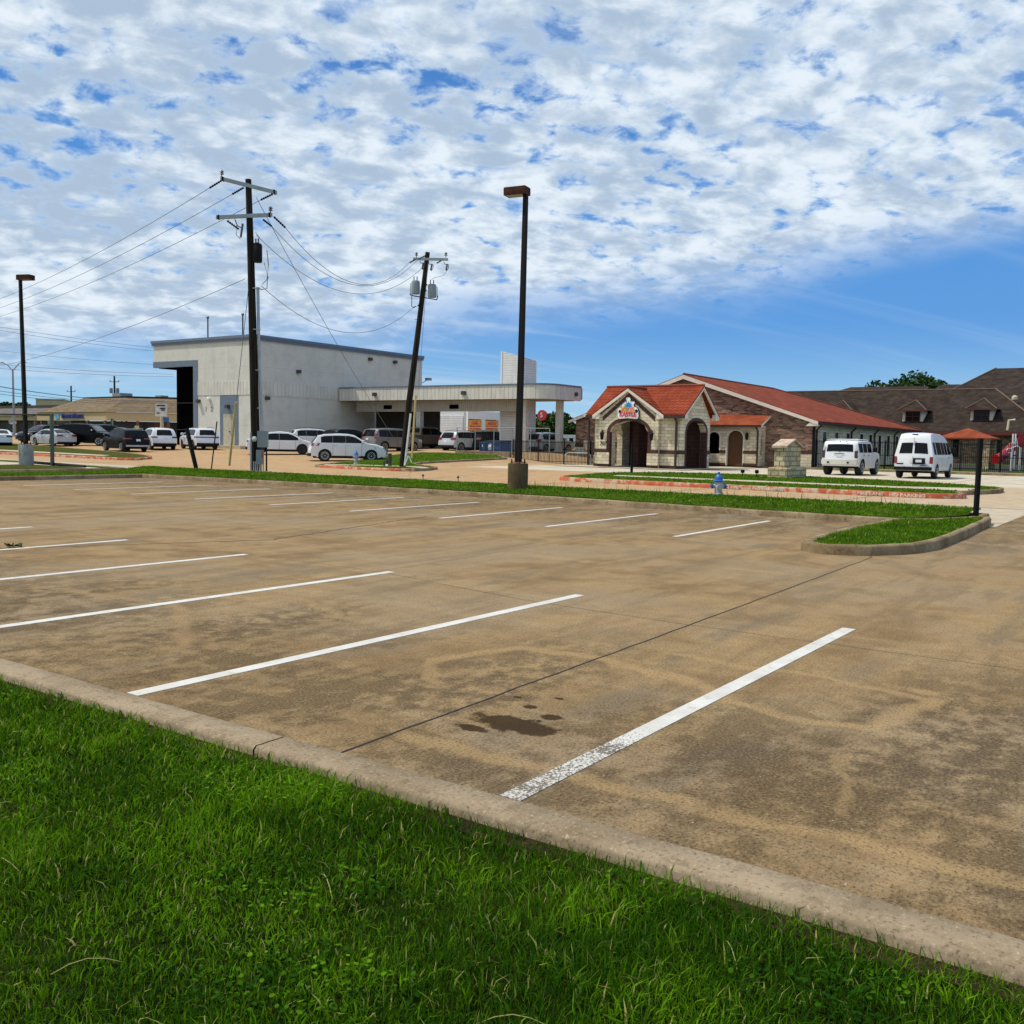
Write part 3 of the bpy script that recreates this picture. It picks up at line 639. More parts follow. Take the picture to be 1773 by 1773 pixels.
# ------------------------------------------------------------------ day-care building
def parts(name, m, parent, boxes):
    for bb in boxes: MB().box(*bb).build(name, m, parent)
def daycare():
    t = thing('daycare_building', 'stone and brick day-care building with red roofs, arched porch and painted sign', 'building', (54.5, 25, 0))
    X = 67.0; z0 = 0.12
    # main hall : gable wall facing the street, long side wall to the right
    b = MB(); ye, yr, ya = 20.8, 39.95, 30.5; eav = 3.22; ap = 6.55
    b.prism([(X, ye, z0), (X, yr, z0), (X, yr, eav), (X, ya, ap), (X, ye, eav)], (0.3, 0, 0)); b.build('brick_wall', M_brick, t)
    b = MB(); b.box(X+0.3, 99, ye, ye+0.3, z0, eav); b.box(X+0.3, 99, yr-0.3, yr, z0, eav); b.box(98.7, 99, ye+.3, yr-.3, z0, eav); b.build('side_wall', M_stone, t)
    parts('stone_base', M_stone, t, [(X-0.06, X-.001, ye-0.02, 23.2, z0, 1.05), (X-0.06, X-.001, 31.3, yr+.02, z0, 1.2)])
    parts('brick_band', M_brick_dk, t, [(X-0.075, X-0.002, ye-0.02, 23.2, 1.05, 1.3), (X-0.075, X-.002, 31.3, yr+.02, 1.2, 1.4)])
    # roof
    ov = 0.45; zl = 3.36
    b = MB(); A0 = (X-.35, ye-ov, zl); A1 = (99.6, ye-ov, zl); RG0 = (X-.35, ya, 6.80); RG1 = (86, ya, 6.80); B0 = (X-.35, yr+ov, zl); B1 = (99.6, yr+ov, zl)
    slab(b, [A0, A1, RG1, RG0], 0.1); slab(b, [RG0, RG1, B1, B0], 0.1); slab(b, [RG1, A1, B1], 0.1); b.build('roof', M_redsh, t)
    b = MB(); th = 0.30
    for (p, q) in (((X-.37, ye-ov-.02, zl-.05), (X-.37, ya, 6.74)), ((X-.37, yr+ov+.02, zl-.05), (X-.37, ya, 6.74))):
        b.prism([(p[0]-.03, p[1], p[2]-th+.08), (p[0]-.03, p[1], p[2]), (q[0]-.03, q[1], q[2]), (q[0]-.03, q[1], q[2]-th)], (0.06, 0, 0))
    b.prism([(X-.36, ye-ov, zl-.36), (X-.36, ye-ov+.85, zl-.36), (X-.36, ye-ov+.5, zl-.08), (X-.36, ye-ov, zl-.08)], (.3, 0, 0))
    b.build('rake_board', M_gables, t)
    b = MB(); b.box(X-.3, 99.5, ye-ov-.02, ye-ov+.1, zl-.26, zl-.08); b.box(X-.3, 99.5, ye-ov+.1, ye, zl-.18, zl-.12); b.build('gutter', plain('dark brown gutter', (0.035, 0.016, 0.012), 0.5), t)
    M_dp = plain('dark brown gutter', (0.035, 0.016, 0.012), 0.5)
    for x in (67.7, 76.5, 83.5, 90.5, 97):
        b = MB(); b.tube([(x, ye-.42, 3.1), (x, ye-.1, 2.75), (x, ye-.1, .2)], .07, 6); b.build('downspout', M_dp, t)
    b = MB(); b.box(66.95, 67.25, ye-.13, ye-.02, .15, 3.05); b.build('corner_post', black_metal, t)
    # side windows (tall, dark) with cream surrounds
    for x in (69.3, 72.3, 75.3, 79.2, 82, 85, 88, 91.2, 94, 96.6):
        f = MB(); f.box(x-.12, x+.92, ye-.05, ye-.003, .75, 2.75); f = f.build('window_frame', M_gables, t)
        g_ = MB(); g_.box(x, x+.8, ye-.06, ye-.045, .85, 2.65); g_.build('window', glass, t)
    # porch block
    X0, X1, Y0, Y1 = 54.6, 59.0, 25.0, 31.1; zp = 0.05; h = 3.22
    b = MB(); arch_wall(b, (X0, Y1, zp), (0, -1, 0), Y1-Y0, h-zp, [(1.28, 3.98, 2.2, 2.95, 0)], -0.45)
    b.build('porch_wall', M_stone, t)
    # projecting gabled front
    xg = 54.30; yg1, yg0 = 30.62, 26.42
    b = MB(); arch_wall(b, (xg, yg1, zp), (0, -1, 0), yg1-yg0, h-zp+.05, [(0.80, 3.50, 2.2, 2.95, 0)], -0.28, gable=((yg1-yg0)/2, 4.88)); b.build('gable_wall', M_stone, t)
    b = MB(); arch_trim(b, (xg, yg1, zp), (0, -1, 0), (0.80, 3.50, 2.2, 2.95, 0), 0.22, 0.03, -0.27); b.build('arch_trim', M_brick_dk, t)
    b = MB(); ym = (yg1+yg0)/2
    for sgn, ye_ in ((1, yg1), (-1, yg0)):
        b.prism([(xg-.03, ye_-sgn*.25, h+.02), (xg-.03, ym, 4.72), (xg-.03, ym, 4.44), (xg-.03, ye_-sgn*.25, h-.26)], (.035, 0, 0))
    b.build('soldier_brick_trim', M_brick_dk, t)
    b = MB()
    for sgn, ye_ in ((1, yg1+.42), (-1, yg0-.42)):
        b.prism([(xg-.22, ye_, 3.34), (xg-.22, ym, 5.05), (xg-.22, ym, 4.82), (xg-.22, ye_, 3.12)], (.10, 0, 0))
        b.prism([(xg-.18, ye_, 3.10), (xg-.18, ye_-sgn*.5, 3.10), (xg-.18, ye_-sgn*.5, 3.42), (xg-.18, ye_, 3.3)], (.2, 0, 0))
    b.build('gable_board', M_gables, t)
    # bands
    for (y0, y1) in ((Y0-.03, yg0), (yg1, Y1+.03)):
        parts('brick_band', M_brick_dk, t, [(X0-.05, X0-.002, y0, y1, .95, 1.17), (X0-.06, X0-.002, y0, y1, zp, .22)])
    for (y0, y1) in ((yg0-.03, 27.1), (29.84, yg1+.03)):
        parts('brick_band', M_brick_dk, t, [(xg-.05, xg-.002, y0, y1, .95, 1.17), (xg-.06, xg-.002, y0, y1, zp, .22)])
        b = MB(); b.box(xg-.09, xg-.003, y0-.02, y1+.02, .22, .95); b.build('stone_base', M_stone, t)
    # right end wall with its own gable and arch
    b = MB(); arch_wall(b, (X0+.45, Y0, zp), (1, 0, 0), X1-X0-.45, h-zp, [(0.28, 3.35, 2.3, 3.02, 0)], -0.4, gable=(2.1, 5.02)); b.build('gable_wall', M_stone, t)
    b = MB(); arch_trim(b, (X0+.45, Y0, zp), (1, 0, 0), (0.28, 3.35, 2.3, 3.02, 0), 0.18, 0.03, -0.39); b.build('arch_trim', M_brick_dk, t)
    parts('brick_band', M_brick_dk, t, [(X0-.03, X0+.72, Y0-.05, Y0-.002, .95, 1.17), (58.45, X1+.03, Y0-.05, Y0-.002, .95, 1.17), (X0-.03, X0+.72, Y0-.05, Y0-.002, zp, .22)])
    b = MB(); xm = 56.9
    for sx, xe in ((-1, X0-.45), (1, X1+.45)):
        b.prism([(xe, Y0-.42, 3.36), (xm, Y0-.42, 5.26), (xm, Y0-.42, 5.04), (xe, Y0-.42, 3.16)], (0, .10, 0))
        b.prism([(xe, Y0-.4, 3.14), (xe-sx*.5, Y0-.4, 3.14), (xe-sx*.5, Y0-.4, 3.5), (xe, Y0-.4, 3.36)], (0, .25, 0))
    b.build('gable_board', M_gables, t)
    # left end and back walls, porch interior with its shade put into dark colours
    b = MB(); arch_wall(b, (X0+.45, Y1-.4, zp), (1, 0, 0), X1-X0-.45, h-zp, [(0.7, 2.6, 2.2, 2.9, 0)], -0.4, gable=(2.1, 5.02)); b.build('end_wall', M_stone, t)
    b = MB(); b.box(X1-.3, X1, Y0+.4, 27.2, zp, h); b.box(X1-.3, X1, 28.6, Y1-.4, zp, h); b.build('inner_wall', M_brick_dk, t)  # dark brick chosen to paint in the dimness behind the arches
    MB().box(X0+.46, X1-.31, Y0+.41, Y1-.41, .031, .06).build('porch_floor', plain('porch floor with painted shade', (.05, .038, .03), .8), t)  # floor colour darkened to stand in for shade inside the porch
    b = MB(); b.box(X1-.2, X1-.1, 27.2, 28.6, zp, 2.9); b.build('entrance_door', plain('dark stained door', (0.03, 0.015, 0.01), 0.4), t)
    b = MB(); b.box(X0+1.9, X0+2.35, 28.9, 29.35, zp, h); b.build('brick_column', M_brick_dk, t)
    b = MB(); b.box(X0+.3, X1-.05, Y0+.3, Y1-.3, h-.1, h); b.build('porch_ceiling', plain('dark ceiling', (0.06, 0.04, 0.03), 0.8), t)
    b = MB(); b.box(X1, X, 28.7, Y1, zp, 3.2); b.build('link_wall', M_brick, t)
    b = MB(); slab(b, [(X1, 28.6, 3.35), (X, 28.6, 3.7), (X, Y1+.3, 3.7), (X1, Y1+.3, 3.35)]); b.build('link_roof', M_tile, t)
    # porch roof : ridge along the street, cross gable over the arch
    b = MB(); zr = 5.28; xe0, xe1 = X0-.5, X1+.5; ze = 3.40; ya_, yb_ = Y0-.42, Y1+.45
    xr_ = xe0 + (5.08-ze)/(zr-ze)*(xm-xe0); gl_, gr_ = yg1+.42, yg0-.42
    slab(b, [(xe0, ya_, ze), (xm, ya_, zr), (xm, gr_, zr), (xe0, gr_, ze)], .1); slab(b, [(xe0, gl_, ze), (xm, gl_, zr), (xm, yb_, zr), (xe0, yb_, ze)], .1)
    slab(b, [(xe0, gr_, ze), (xm, gr_, zr), (xm, ym, zr), (xr_, ym, 5.08)], .1); slab(b, [(xe0, gl_, ze), (xr_, ym, 5.08), (xm, ym, zr), (xm, gl_, zr)], .1)
    slab(b, [(xm, ya_, zr), (xe1, ya_, ze), (xe1, yb_, ze), (xm, yb_, zr)], .1); b.build('porch_roof', M_tile, t)
    b = MB(); xr_ = xe0 + (5.08-ze)/(zr-ze)*(xm-xe0)
    slab(b, [(xg-.22, yg1+.45, 3.40), (xg-.22, ym, 5.10), (xr_, ym, 5.10), (xe0+.02, yg1+.45, 3.42)], .09)
    slab(b, [(xg-.22, ym, 5.10), (xg-.22, yg0-.45, 3.40), (xe0+.02, yg0-.45, 3.42), (xr_, ym, 5.10)], .09); b.build('cross_gable_roof', M_tile, t)
    parts('gutter', M_dp, t, [(xe0-.05, xe0+.1, ya_+.05, 25.98, 3.14, 3.34), (xe0-.05, xe0+.1, 31.06, yb_-.02, 3.14, 3.34)])
    b = MB(); b.prism([(xe0-.02, yb_, 3.37), (xm, yb_, 5.25), (xm, yb_, 5.05), (xe0-.02, yb_, 3.17)], (0, -.08, 0)); b.build('gable_board', M_gables, t)
    for y in (31.45, 25.28):
        b = MB(); b.tube([(54.2, y, 3.15), (54.45, y, 2.95), (54.45, y, .1)], .085, 6); b.build('downspout', M_dp, t)
    rg = plain('clay ridge cap', (.20, .045, .025), .8, var=.3, sc=9)
    for pth in ([(xm, ya_, zr+.03), (xm, yb_, zr+.03)], [(xg-.2, ym, 5.12), (xr_, ym, 5.12)]): MB().tube(pth, .08, 8).build('ridge_cap', rg, t)
    for pth in ([(X-.35, ya, 6.82), (86, ya, 6.82)], [(86, ya, 6.82), (99.6, ye-ov, zl+.02)]): MB().tube(pth, .08, 8).build('ridge_cap', rg, t)
    # wall lanterns
    for y in (30.28, 26.78):
        b = MB(); b.lathe([(.02,-.28), (.10,-.22), (.13,.12), (.16,.14), (.05,.30), (.02,.36)], (xg-.22, y, 2.02), 8); b.tube([(xg, y, 2.3), (xg-.2, y, 2.42), (xg-.22, y, 2.35)], .02, 6); b.build('wall_lantern', black_metal, t)
    text_mesh('house_number', '707', 0.34, (xg-.03, 30.28, 1.52), (0, -1, 0), (0, 0, 1), black_metal, t, 0.02)
    # side canopy with arched openings and lean-to roof
    xc = 65.5; yc0, yc1 = 24.15, 28.05
    b = MB(); arch_wall(b, (xc, yc1, z0), (0, -1, 0), yc1-yc0, 2.88, [(.15, 1.05, 2.0, 2.38, .82), (1.62, 2.82, 2.0, 2.5, 0)], -0.25); b.build('canopy_wall', M_stone, t)
    b = MB(); arch_trim(b, (xc, yc1, z0), (0, -1, 0), (1.62, 2.82, 2.0, 2.5, 0), 0.1, 0.03, -.1); arch_trim(b, (xc, yc1, z0), (0, -1, 0), (.15, 1.05, 2.0, 2.38, .82), 0.1, 0.03, -.1); b.build('stone_surround', M_gables, t)
    b = MB(); arch_wall(b, (xc+.25, yc0, z0), (1, 0, 0), X-xc-.25, 2.88, [(.35, .95, 1.9, 2.25, .75)], -0.2); b.build('canopy_side_wall', M_stone, t)
    parts('brick_band', M_brick_dk, t, [(xc-.04, xc-.002, yc0, 25.2, .98, 1.2), (xc-.04, xc-.002, 26.5, 27.0, .98, 1.2), (xc-.05, xc-.002, yc0, 25.2, z0, .3), (xc-.05, xc-.002, 26.5, yc1, z0, .3)])
    b = MB(); b.box(xc+.30, xc+.34, 25.22, 26.45, z0, 2.6); b.build('door', plain('brown wooden door', (0.10, 0.045, 0.018), 0.5), t)
    b = MB(); b.box(xc+.2, xc+.24, 26.98, 27.92, .95, 2.5); b.build('window', M_blackgl, t)
    b = MB(); slab(b, [(xc-.4, yc0-.35, 3.02), (X, yc0-.35, 3.80), (X, yc1+.2, 3.80), (xc-.4, yc1+.2, 3.02)], .08); b.build('canopy_roof', M_seam, t)
    b = MB(); b.box(xc-.46, xc-.38, yc0-.35, yc1+.2, 2.86, 3.0); b.build('gutter', M_dp, t)
    b = MB(); b.prism([(xc-.4, yc0-.37, 3.0), (X, yc0-.37, 3.78), (X, yc0-.37, 3.6), (xc-.4, yc0-.37, 2.84)], (0, .05, 0)); b.build('rake_board', M_gables, t)
    b = MB(); b.tube([(xc-.4, yc0+.05, 2.9), (xc-.1, yc0-.02, 2.6), (xc-.1, yc0-.02, .2)], .07, 6); b.build('downspout', M_dp, t)
    b = MB(); b.lathe([(.02,-.25), (.10,-.2), (.12,.1), (.15,.12), (.03,.3)], (xc-.18, 24.9, 2.2), 8); b.build('wall_lantern', black_metal, t)
    b = MB(); b.box(66.55, 66.95, 38.2, 38.9, 1.0, 1.7); b.build('meter_box', plain('cream metal box', (0.6, 0.55, 0.42), 0.5), t)
    # the sign : cut-out white plaque with a paint splash and coloured lettering
    s = thing('shop_sign', 'white cut-out sign with blue and yellow paint splash and red lettering on the stone gable', 'sign', (54.24, 28.5, 3.1))
    out = [(-.78,0), (-.92,.06), (-.98,.3), (-1.02,.62), (-.98,.82), (-.82,.95), (-.62,.98), (-.60,1.14), (-.52,1.28), (-.38,1.32), (-.30,1.44), (-.16,1.42), (-.12,1.55), (-.24,1.66), (-.2,1.80), (-.02,1.84), (.12,1.80), (.2,1.66), (.16,1.52), (.3,1.44), (.58,1.46), (.60,1.34), (.50,1.2), (.54,1.0), (.72,.98), (.9,.84), (.98,.62), (.94,.42), (1.0,.3), (.94,.04), (.8,-.02), (.3,.03), (0,.05), (-.4,.02)]
    K = .74
    pl = lambda x, pts, dx=0, dz=0, k=K: [(x, 28.5-(u*k+dx), 3.10+v*k+dz) for u, v in pts]
    b = MB(); b.prism(pl(54.255, out), (-.08, 0, 0)); b.build('sign_panel', plain('white sign acrylic', (.82, .83, .84), .4), s)
    b = MB(); b.prism(pl(54.262, out, .03, -.02, K*1.03), (-.04, 0, 0)); b.build('sign_edge', black_metal, s)
    def star(cx, cz, r, n=9, e=.45): return [((cx+math.cos(i*math.pi/n)*r*(1 if i % 2 else e), cz+math.sin(i*math.pi/n)*r*(1 if i % 2 else e))) for i in range(2*n)]
    for cc, c, r, n in (((.02, 1.12), (.01, .22, .50), .42, 10), ((-.30, 1.06), (.30, .62, .22), .22, 7), ((-.42, .9), (.75, .62, .04), .22, 8)):
        b = MB(); b.prism(pl(54.172-.002*n, star(*cc, r, n)), (-.004, 0, 0)); b.build('paint_splash', plain('splash %.2f' % c[0], c, .4, var=.02), s)
    text_mesh('lettering', 'KIDS', .46, (54.14, 28.5+.02, 3.10+.74*K), (0, -1, 0), (0, .0, 1), plain('orange lettering', (.80, .22, .03), .4, var=.02), s, .02, .95, bold=.012)
    text_mesh('lettering', 'KASTLE', .38, (54.13, 28.5, 3.10+.34*K), (0, -1, 0), (0, 0, 1), plain('red lettering', (.62, .03, .05), .4, var=.02), s, .02, .92, bold=.012)
    for cx, cz in ((-.78, .62), (.80, .66)): MB().prism(pl(54.172, star(cx, cz, .17, 6, .7)), (-.012, 0, 0)).build('dark_motif', black_metal, s)
daycare()
# ------------------------------------------------------------------ grey block building with canopy
def service():
    t = thing('grey_building', 'large pale grey block building with blue roof trim and black bay door', 'building', (53.71, 63.09, 0.5))
    X, Y = 53.71, 63.09; zt = 9.5; X2 = 75.25
    b = MB(); b.box(X, X+.3, Y, 70.42, -.5, zt)
    b.box(X+.3, X2, Y, Y+.3, -.5, zt); b.box(X2-.3, X2, Y+.3, 76.7, -.5, zt); b.box(X, X+.3, 70.42, 76.66, 8.08, zt); b.box(X+.3, X2-.3, 76.36, 76.66, 7.6, zt)
    b.build('block_wall', M_cmu, t)
    b = MB(); b.box(X-.035, X-.003, 65.0, 70.4, 5.01, 6.15); b.box(X-.035, X-.003, Y-.035, 64.98, 5.01, 6.15); b.box(X, X2-6, Y-.035, Y-.003, 5.01, 6.15); b.build('ribbed_band', M_fascia, t)
    b = MB(); b.box(X-.12, X2+.1, Y-.12, 76.8, zt, 9.72); b.box(X-.18, X2+.14, Y-.18, 76.86, 9.72, 9.95); b.build('roof_trim', M_bluetrim, t)
    b = MB(); b.box(X-.04, X+.4, 70.42, 76.7, 7.56, 8.08); b.box(X-.04, X+.5, 70.42, 71.0, -.5, 7.56); b.build('bay_surround', M_bluetrim, t)
    b = MB(); b.box(X+1.2, X+1.3, 71.0, 74.9, -.5, 7.6); b.box(X+1.2, X2-.3, 74.9, 75.0, -.5, 7.6); b.box(X+.3, X2-.3, Y+.3, 76.3, 7.5, 7.6); gl = b.build('bay_door', M_blackgl, t)
    parts('mullion', plain('dark mullion', (.02, .02, .025), .5), gl, [(X+1.14, X+1.2, 71.0, 74.9, z, z+.06) for z in (2.0, 4.4)])
    b = MB(); b.box(X-.02, X-.003, 65.05, 67.43, .6, 5.0); dp = b.build('entrance_panel', M_bluetrim, t)
    b = MB(); b.box(X-.03, X-.021, 65.49, 66.99, .6, 3.39); d = b.build('door_recess', plain('beige recess', (.40, .36, .27), .7), dp)
    b = MB(); b.box(X-.045, X-.031, 65.95, 66.95, .62, 3.1); d = b.build('door', plain('beige steel door', (.46, .42, .32), .6), t)
    b = MB(); b.lathe([(.03, 0), (.06, -.03), (.05, -.08)], (X-.04, 66.1, 1.9), 8, 'x'); b.build('door_handle', black_metal, d)
    b = MB(); b.box(X-1.6, X-.05, 62.9, 70.4, .0, .74); b.build('entrance_step', M_walk, t)
    def flood(pos, nx, ny):
        b = MB(); x, y, z = pos; b.box(x-.16+nx*.16, x+.16+nx*.16, y-.16+ny*.16, y+.16+ny*.16, z-.13, z+.16); b.tube([(x, y, z), (x+nx*.1, y+ny*.1, z+.02)], .05, 6); b.build('wall_light', plain('dark lamp housing', (.05, .045, .04), .5), t)
    flood((X, 66.3, 4.0), -1, 0); flood((X, 70.2, 4.5), -1, 0); flood((X+1.3, Y, 4.75), 0, -1); flood((67.5, Y, 9.0), 0, -1); flood((71, Y, 9.0), 0, -1); flood((58.5, Y, 7.2), 0, -1)
    b = MB(); b.lathe([(.02, -.1), (.16, 0), (.17, .15), (.1, .24)], (X-.12, 68.8, 4.6), 12); b.build('vent_hood', M_white, t)
    for i, c in enumerate('12'): text_mesh('bay_number', c, .6, (X-.02, 69.3-i*.75, 3.8), (0, -1, 0), (0, 0, 1), plain('faded number', (.16, .15, .12), .8), t, .01)
    for y in (73.3, 68.7):
        b = MB(); b.tube([(X+1, y-3, 9.9), (X+1, y-3, 11.8)], .06, 8); b.lathe([(.1, 0), (.12, .12), (.06, .2)], (X+1, y-3, 11.75), 8); b.build('vent_pipe', plain('dark vent pipe', (.05, .06, .07), .5), t)
    b = MB(); b.tube([(X2, Y+.1, 7.2), (X2+.6, Y-.2, 7.6)], .04, 6); b.box(X2+.35, X2+.95, Y-.5, Y-.1, 7.55, 7.8); b.build('floodlight', greybox, t)
    b = MB(); b.box(63.9, 64.5, Y-.2, Y-.02, 1.2, 2.2); b.build('utility_box', plain('dark box', (.04, .035, .03), .6), t)
    # canopy
    c = thing('drive_through_canopy', 'long flat canopy with ribbed cream fascia and white square columns', 'canopy', (63.4, 41, 0.5))
    xf = 63.4; ye = 40.3; r = 1.6; XE = 68.3
    arc = [(xf+r-r*math.cos(a), ye+r-r*math.sin(a)) for a in np.linspace(0, math.pi/2, 9)]
    line = [(xf, 62.9)] + arc + [(XE, ye)]
    def strip(z0, z1, inset, th):
        b = MB(); L = [(p[0], p[1]) for p in line]
        inn = []
        for i, p in enumerate(L):
            q0 = Vector(L[max(0, i-1)]); q1 = Vector(L[min(len(L)-1, i+1)]); d = (q1-q0).normalized(); nn = Vector((-d.y, d.x)); inn.append(nn)
        for i in range(len(L)-1):
            a, e = Vector(L[i])+inn[i]*inset, Vector(L[i+1])+inn[i+1]*inset; a2, e2 = Vector(L[i])+inn[i]*(inset+th), Vector(L[i+1])+inn[i+1]*(inset+th)
            b.add([(a.x, a.y, z0), (e.x, e.y, z0), (e.x, e.y, z1), (a.x, a.y, z1), (a2.x, a2.y, z0), (e2.x, e2.y, z0), (e2.x, e2.y, z1), (a2.x, a2.y, z1)], [(0,1,2,3), (5,4,7,6), (3,2,6,7), (1,0,4,5)])
        return b
    strip(4.93, 6.02, 0, .2).build('fascia', M_fascia, c); strip(6.02, 6.14, -.06, .35).build('roof_edge', M_bluetrim, c)
    b = MB(); b.box(64.6, 64.8, 44.0, 61.9, 3.98, 4.925); b.build('ribbed_beam', M_rib2, c)
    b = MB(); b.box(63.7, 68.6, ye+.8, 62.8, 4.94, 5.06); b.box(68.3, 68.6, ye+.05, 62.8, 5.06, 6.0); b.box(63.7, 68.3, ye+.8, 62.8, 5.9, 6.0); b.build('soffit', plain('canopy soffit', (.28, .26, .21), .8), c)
    parts('vent_grille', M_blackgl, c, [(64.55, 64.598, y, y+.95, 4.2, 4.55) for y in (50.1, 57.6)])
    colm = plain('white column', (.60, .59, .54), .7)
    for x, y in ((64.9, 54.6), (64.9, 43.5), (67.3, 41.7)):
        b = MB(); b.bbox(x-.25, x+.25, y-.25, y+.25, .3, 4.93, .03); b.box(x-.3, x+.3, y-.3, y+.3, .3, .9); b.build('column', colm, c)
    for x, y in ((xf-.02, 58.5), (xf-.02, 48.6), (67.5, 40.28)):
        b = MB(); b.box(x-.22, x+.02, y-.18, y+.18, 5.3, 5.6); b.build('wall_light', plain('dark lamp housing', (.05, .045, .04), .5), c)
    # tower through the roof
    b = MB(); y0, y1, x0, x1 = 44.7, 46.8, 66.1, 68.2
    b.prism([(x0, y0, .3), (x1, y0, .3), (x1, y0, 8.35), (x0, y0, 8.5)], (0, .12, 0))
    b.prism([(x0, y0+.12, .3), (x0, y1, .3), (x0, y1, 9.05), (x0, y0+.12, 8.54)], (.12, 0, 0))
    b.box(x0+.12, x1, y1-.1, y1, .3, 8.9); b.box(x1-.1, x1, y0+.12, y1-.1, .3, 8.3); tw = b.build('tower', M_lap, c)
    b = MB(); b.box(x0-.04, x0+.1, y0-.04, y0+.1, .3, 8.52); b.box(x1-.06, x1+.04, y0-.04, y0-.002, .3, 8.35); b.box(x0-.04, x0-.002, y1-.1, y1+.04, .3, 9.05); b.build('corner_trim', M_white, tw)
    b = MB(); b.box(68.3, 68.5, 55.2, 62.9, .3, 4.93); b.build('shade_wall', plain('painted shade wall', (.05, .047, .04), .9), c)  # dark colour paints the deep shade under the canopy into this wall
    # white bay behind and market building
    g = thing('white_garage', 'plain white garage wall with roller door seen under the canopy', 'garage', (79.5, 61, .8))
    b = MB(); b.box(79.5, 79.9, 60.9, 67.5, .5, 4.5); b.build('wall', M_white, g)
    b = MB(); b.box(79.4, 79.49, 61.0, 66.0, .6, 4.1); b.build('roller_door', ribbed('roller door slats', (.80, .81, .82), .25, horiz=True, dark=.93), g)
    k = thing('market_building', 'low white shop beyond the canopy with two orange banners over dark openings', 'building', (88, 66.8, .9))
    b = MB(); ux = Vector((.95, -.312, 0)); P = Vector((88, 66.9, .5))
    def pw(u0, u1, z0, z1, off, th): 
        nn = Vector((-.312, -.95, 0)).normalized(); o = P+nn*off
        return [(o+ux*u0+Vector((0,0,z0))), (o+ux*u1+Vector((0,0,z0))), (o+ux*u1+Vector((0,0,z1))), (o+ux*u0+Vector((0,0,z1)))], -nn*th
    for a in ((0, 6, 3.5, 4.4), (0, .1, 0, 3.5), (1.95, 2.5, 0, 3.5), (4.4, 6, 0, 3.5)): q, v = pw(*a, 0, .3); b.prism(q, v)
    b.build('wall', M_white, k)
    b = MB(); q, v = pw(.1, 4.4, 0, 3.5, -.4, .1); b.prism(q, v); b.build('dark_opening', M_blackgl, k)
    for u, tx in ((.12, 'CAR\nMARKET'), (2.52, 'AUTO\nMARKET')):
        b = MB(); q, v = pw(u, u+1.85, 2.1, 3.4, .02, .05); b.prism(q, v); bn = b.build('banner', plain('orange banner', (.78, .36, .08), .6, var=.25, sc=5), k)
        o = P+ux*(u+.92)+Vector((-.312, -.95, 0))*.04+Vector((0,0,2.8)); text_mesh('lettering', tx, .5, o, ux, (0,0,1), plain('red lettering', (.62, .03, .05), .4, var=.02), bn, .02, .8, bold=.012)
service()
# retaining wall and fences beside it
tag(MB().bbox(56.9, 57.12, 39.4, 44.4, -.2, .78, .02).build('retaining_wall', conc('stained wall concrete', (.22, .16, .10), (.30, .23, .15), (.10, .07, .04), .9, .6), org=(57, 42, 0)), 'low stained concrete retaining wall in front of the blue dumpster', 'wall')
def picket(name, label, pts, z0, h, step, parent_cat='fence', zf=None):
    t = thing(name, label, parent_cat, (pts[0][0], pts[0][1], z0))
    pk = MB(); rl = MB()
    for a, c in zip(pts[:-1], pts[1:]):
        L = math.dist(a, c); d = Vector((c[0]-a[0], c[1]-a[1])).normalized(); n = int(L/step)
        for i in range(n+1):
            x, y = a[0]+d.x*step*i, a[1]+d.y*step*i
            pk.box(x-.014, x+.014, y-.014, y+.014, z0, z0+h+.04)
        for z in (z0+.18, z0+h*.5, z0+h-.1):
            nx, ny = -d.y*.018, d.x*.018
            rl.prism([(a[0]-nx, a[1]-ny, z), (c[0]-nx, c[1]-ny, z), (c[0]+nx, c[1]+ny, z), (a[0]+nx, a[1]+ny, z)], (0, 0, .04))
        m = max(1, round(L/2.4))
        for i in range(m+1):
            x, y = a[0]+(c[0]-a[0])*i/m, a[1]+(c[1]-a[1])*i/m; MB().box(x-.035, x+.035, y-.035, y+.035, z0-.1, z0+h+.1).build('fence_post', black_metal, t)
    pk.build('pickets', black_metal, t); rl.build('rail', black_metal, t)
picket('picket_fence', 'black steel picket fence behind the white van along the playground', [(67.6, 20.7), (67.6, -12)], .15, 1.85, .115)
picket('picket_fence', 'black steel picket fence beside the brick wall under the canopy columns', [(57.2, 39.3), (57.4, 33.0), (66.9, 33.0)], .0, 1.6, .11)
def pipefence():
    t = thing('pipe_fence', 'grey galvanised pipe fence frame above the blue dumpster', 'fence', (57.0, 44.3, .5))
    zt = 2.5
    for y in (44.3, 42.6, 40.9, 39.3, 37.7, 36.1): MB().tube([(57.0, y, .1), (57.0, y, zt)], .035, 6).build('fence_post', greybox, t)
    MB().tube([(57.0, 44.3, zt), (57.0, 36.1, zt)], .025, 6).build('rail', greybox, t)
    b = MB(); 
    for i in range(55):
        y = 44.3-i*.15; b.add([(57, y, .75), (57, y-.004, .75), (57, y-.004, zt), (57, y, zt)], [(0,1,2,3)])
    b.build('mesh_wire', greybox, t)
pipefence()
def loop_rail(x, y, w, label):
    t = MB().tube([(x, y, 0), (x, y, .7), (x+.05*w, y-.12, .82), (x, y-.25, .85), (x, y-w+.25, .85), (x, y-w+.1, .8), (x, y-w, .68), (x, y-w, 0)], .03, 8)
    t.tube([(x, y-w*.5, 0), (x, y-w*.5, .84)], .022, 6)
    tag(t.build('pipe_rail', steel, org=(x, y, 0)), label, 'railing')
loop_rail(56.2, 34.3, 2.0, 'low grey pipe railing with rounded corner in front of the picket fence'); loop_rail(56.3, 32.1, 1.3, 'shorter grey pipe railing beside the brick wing of the day care')
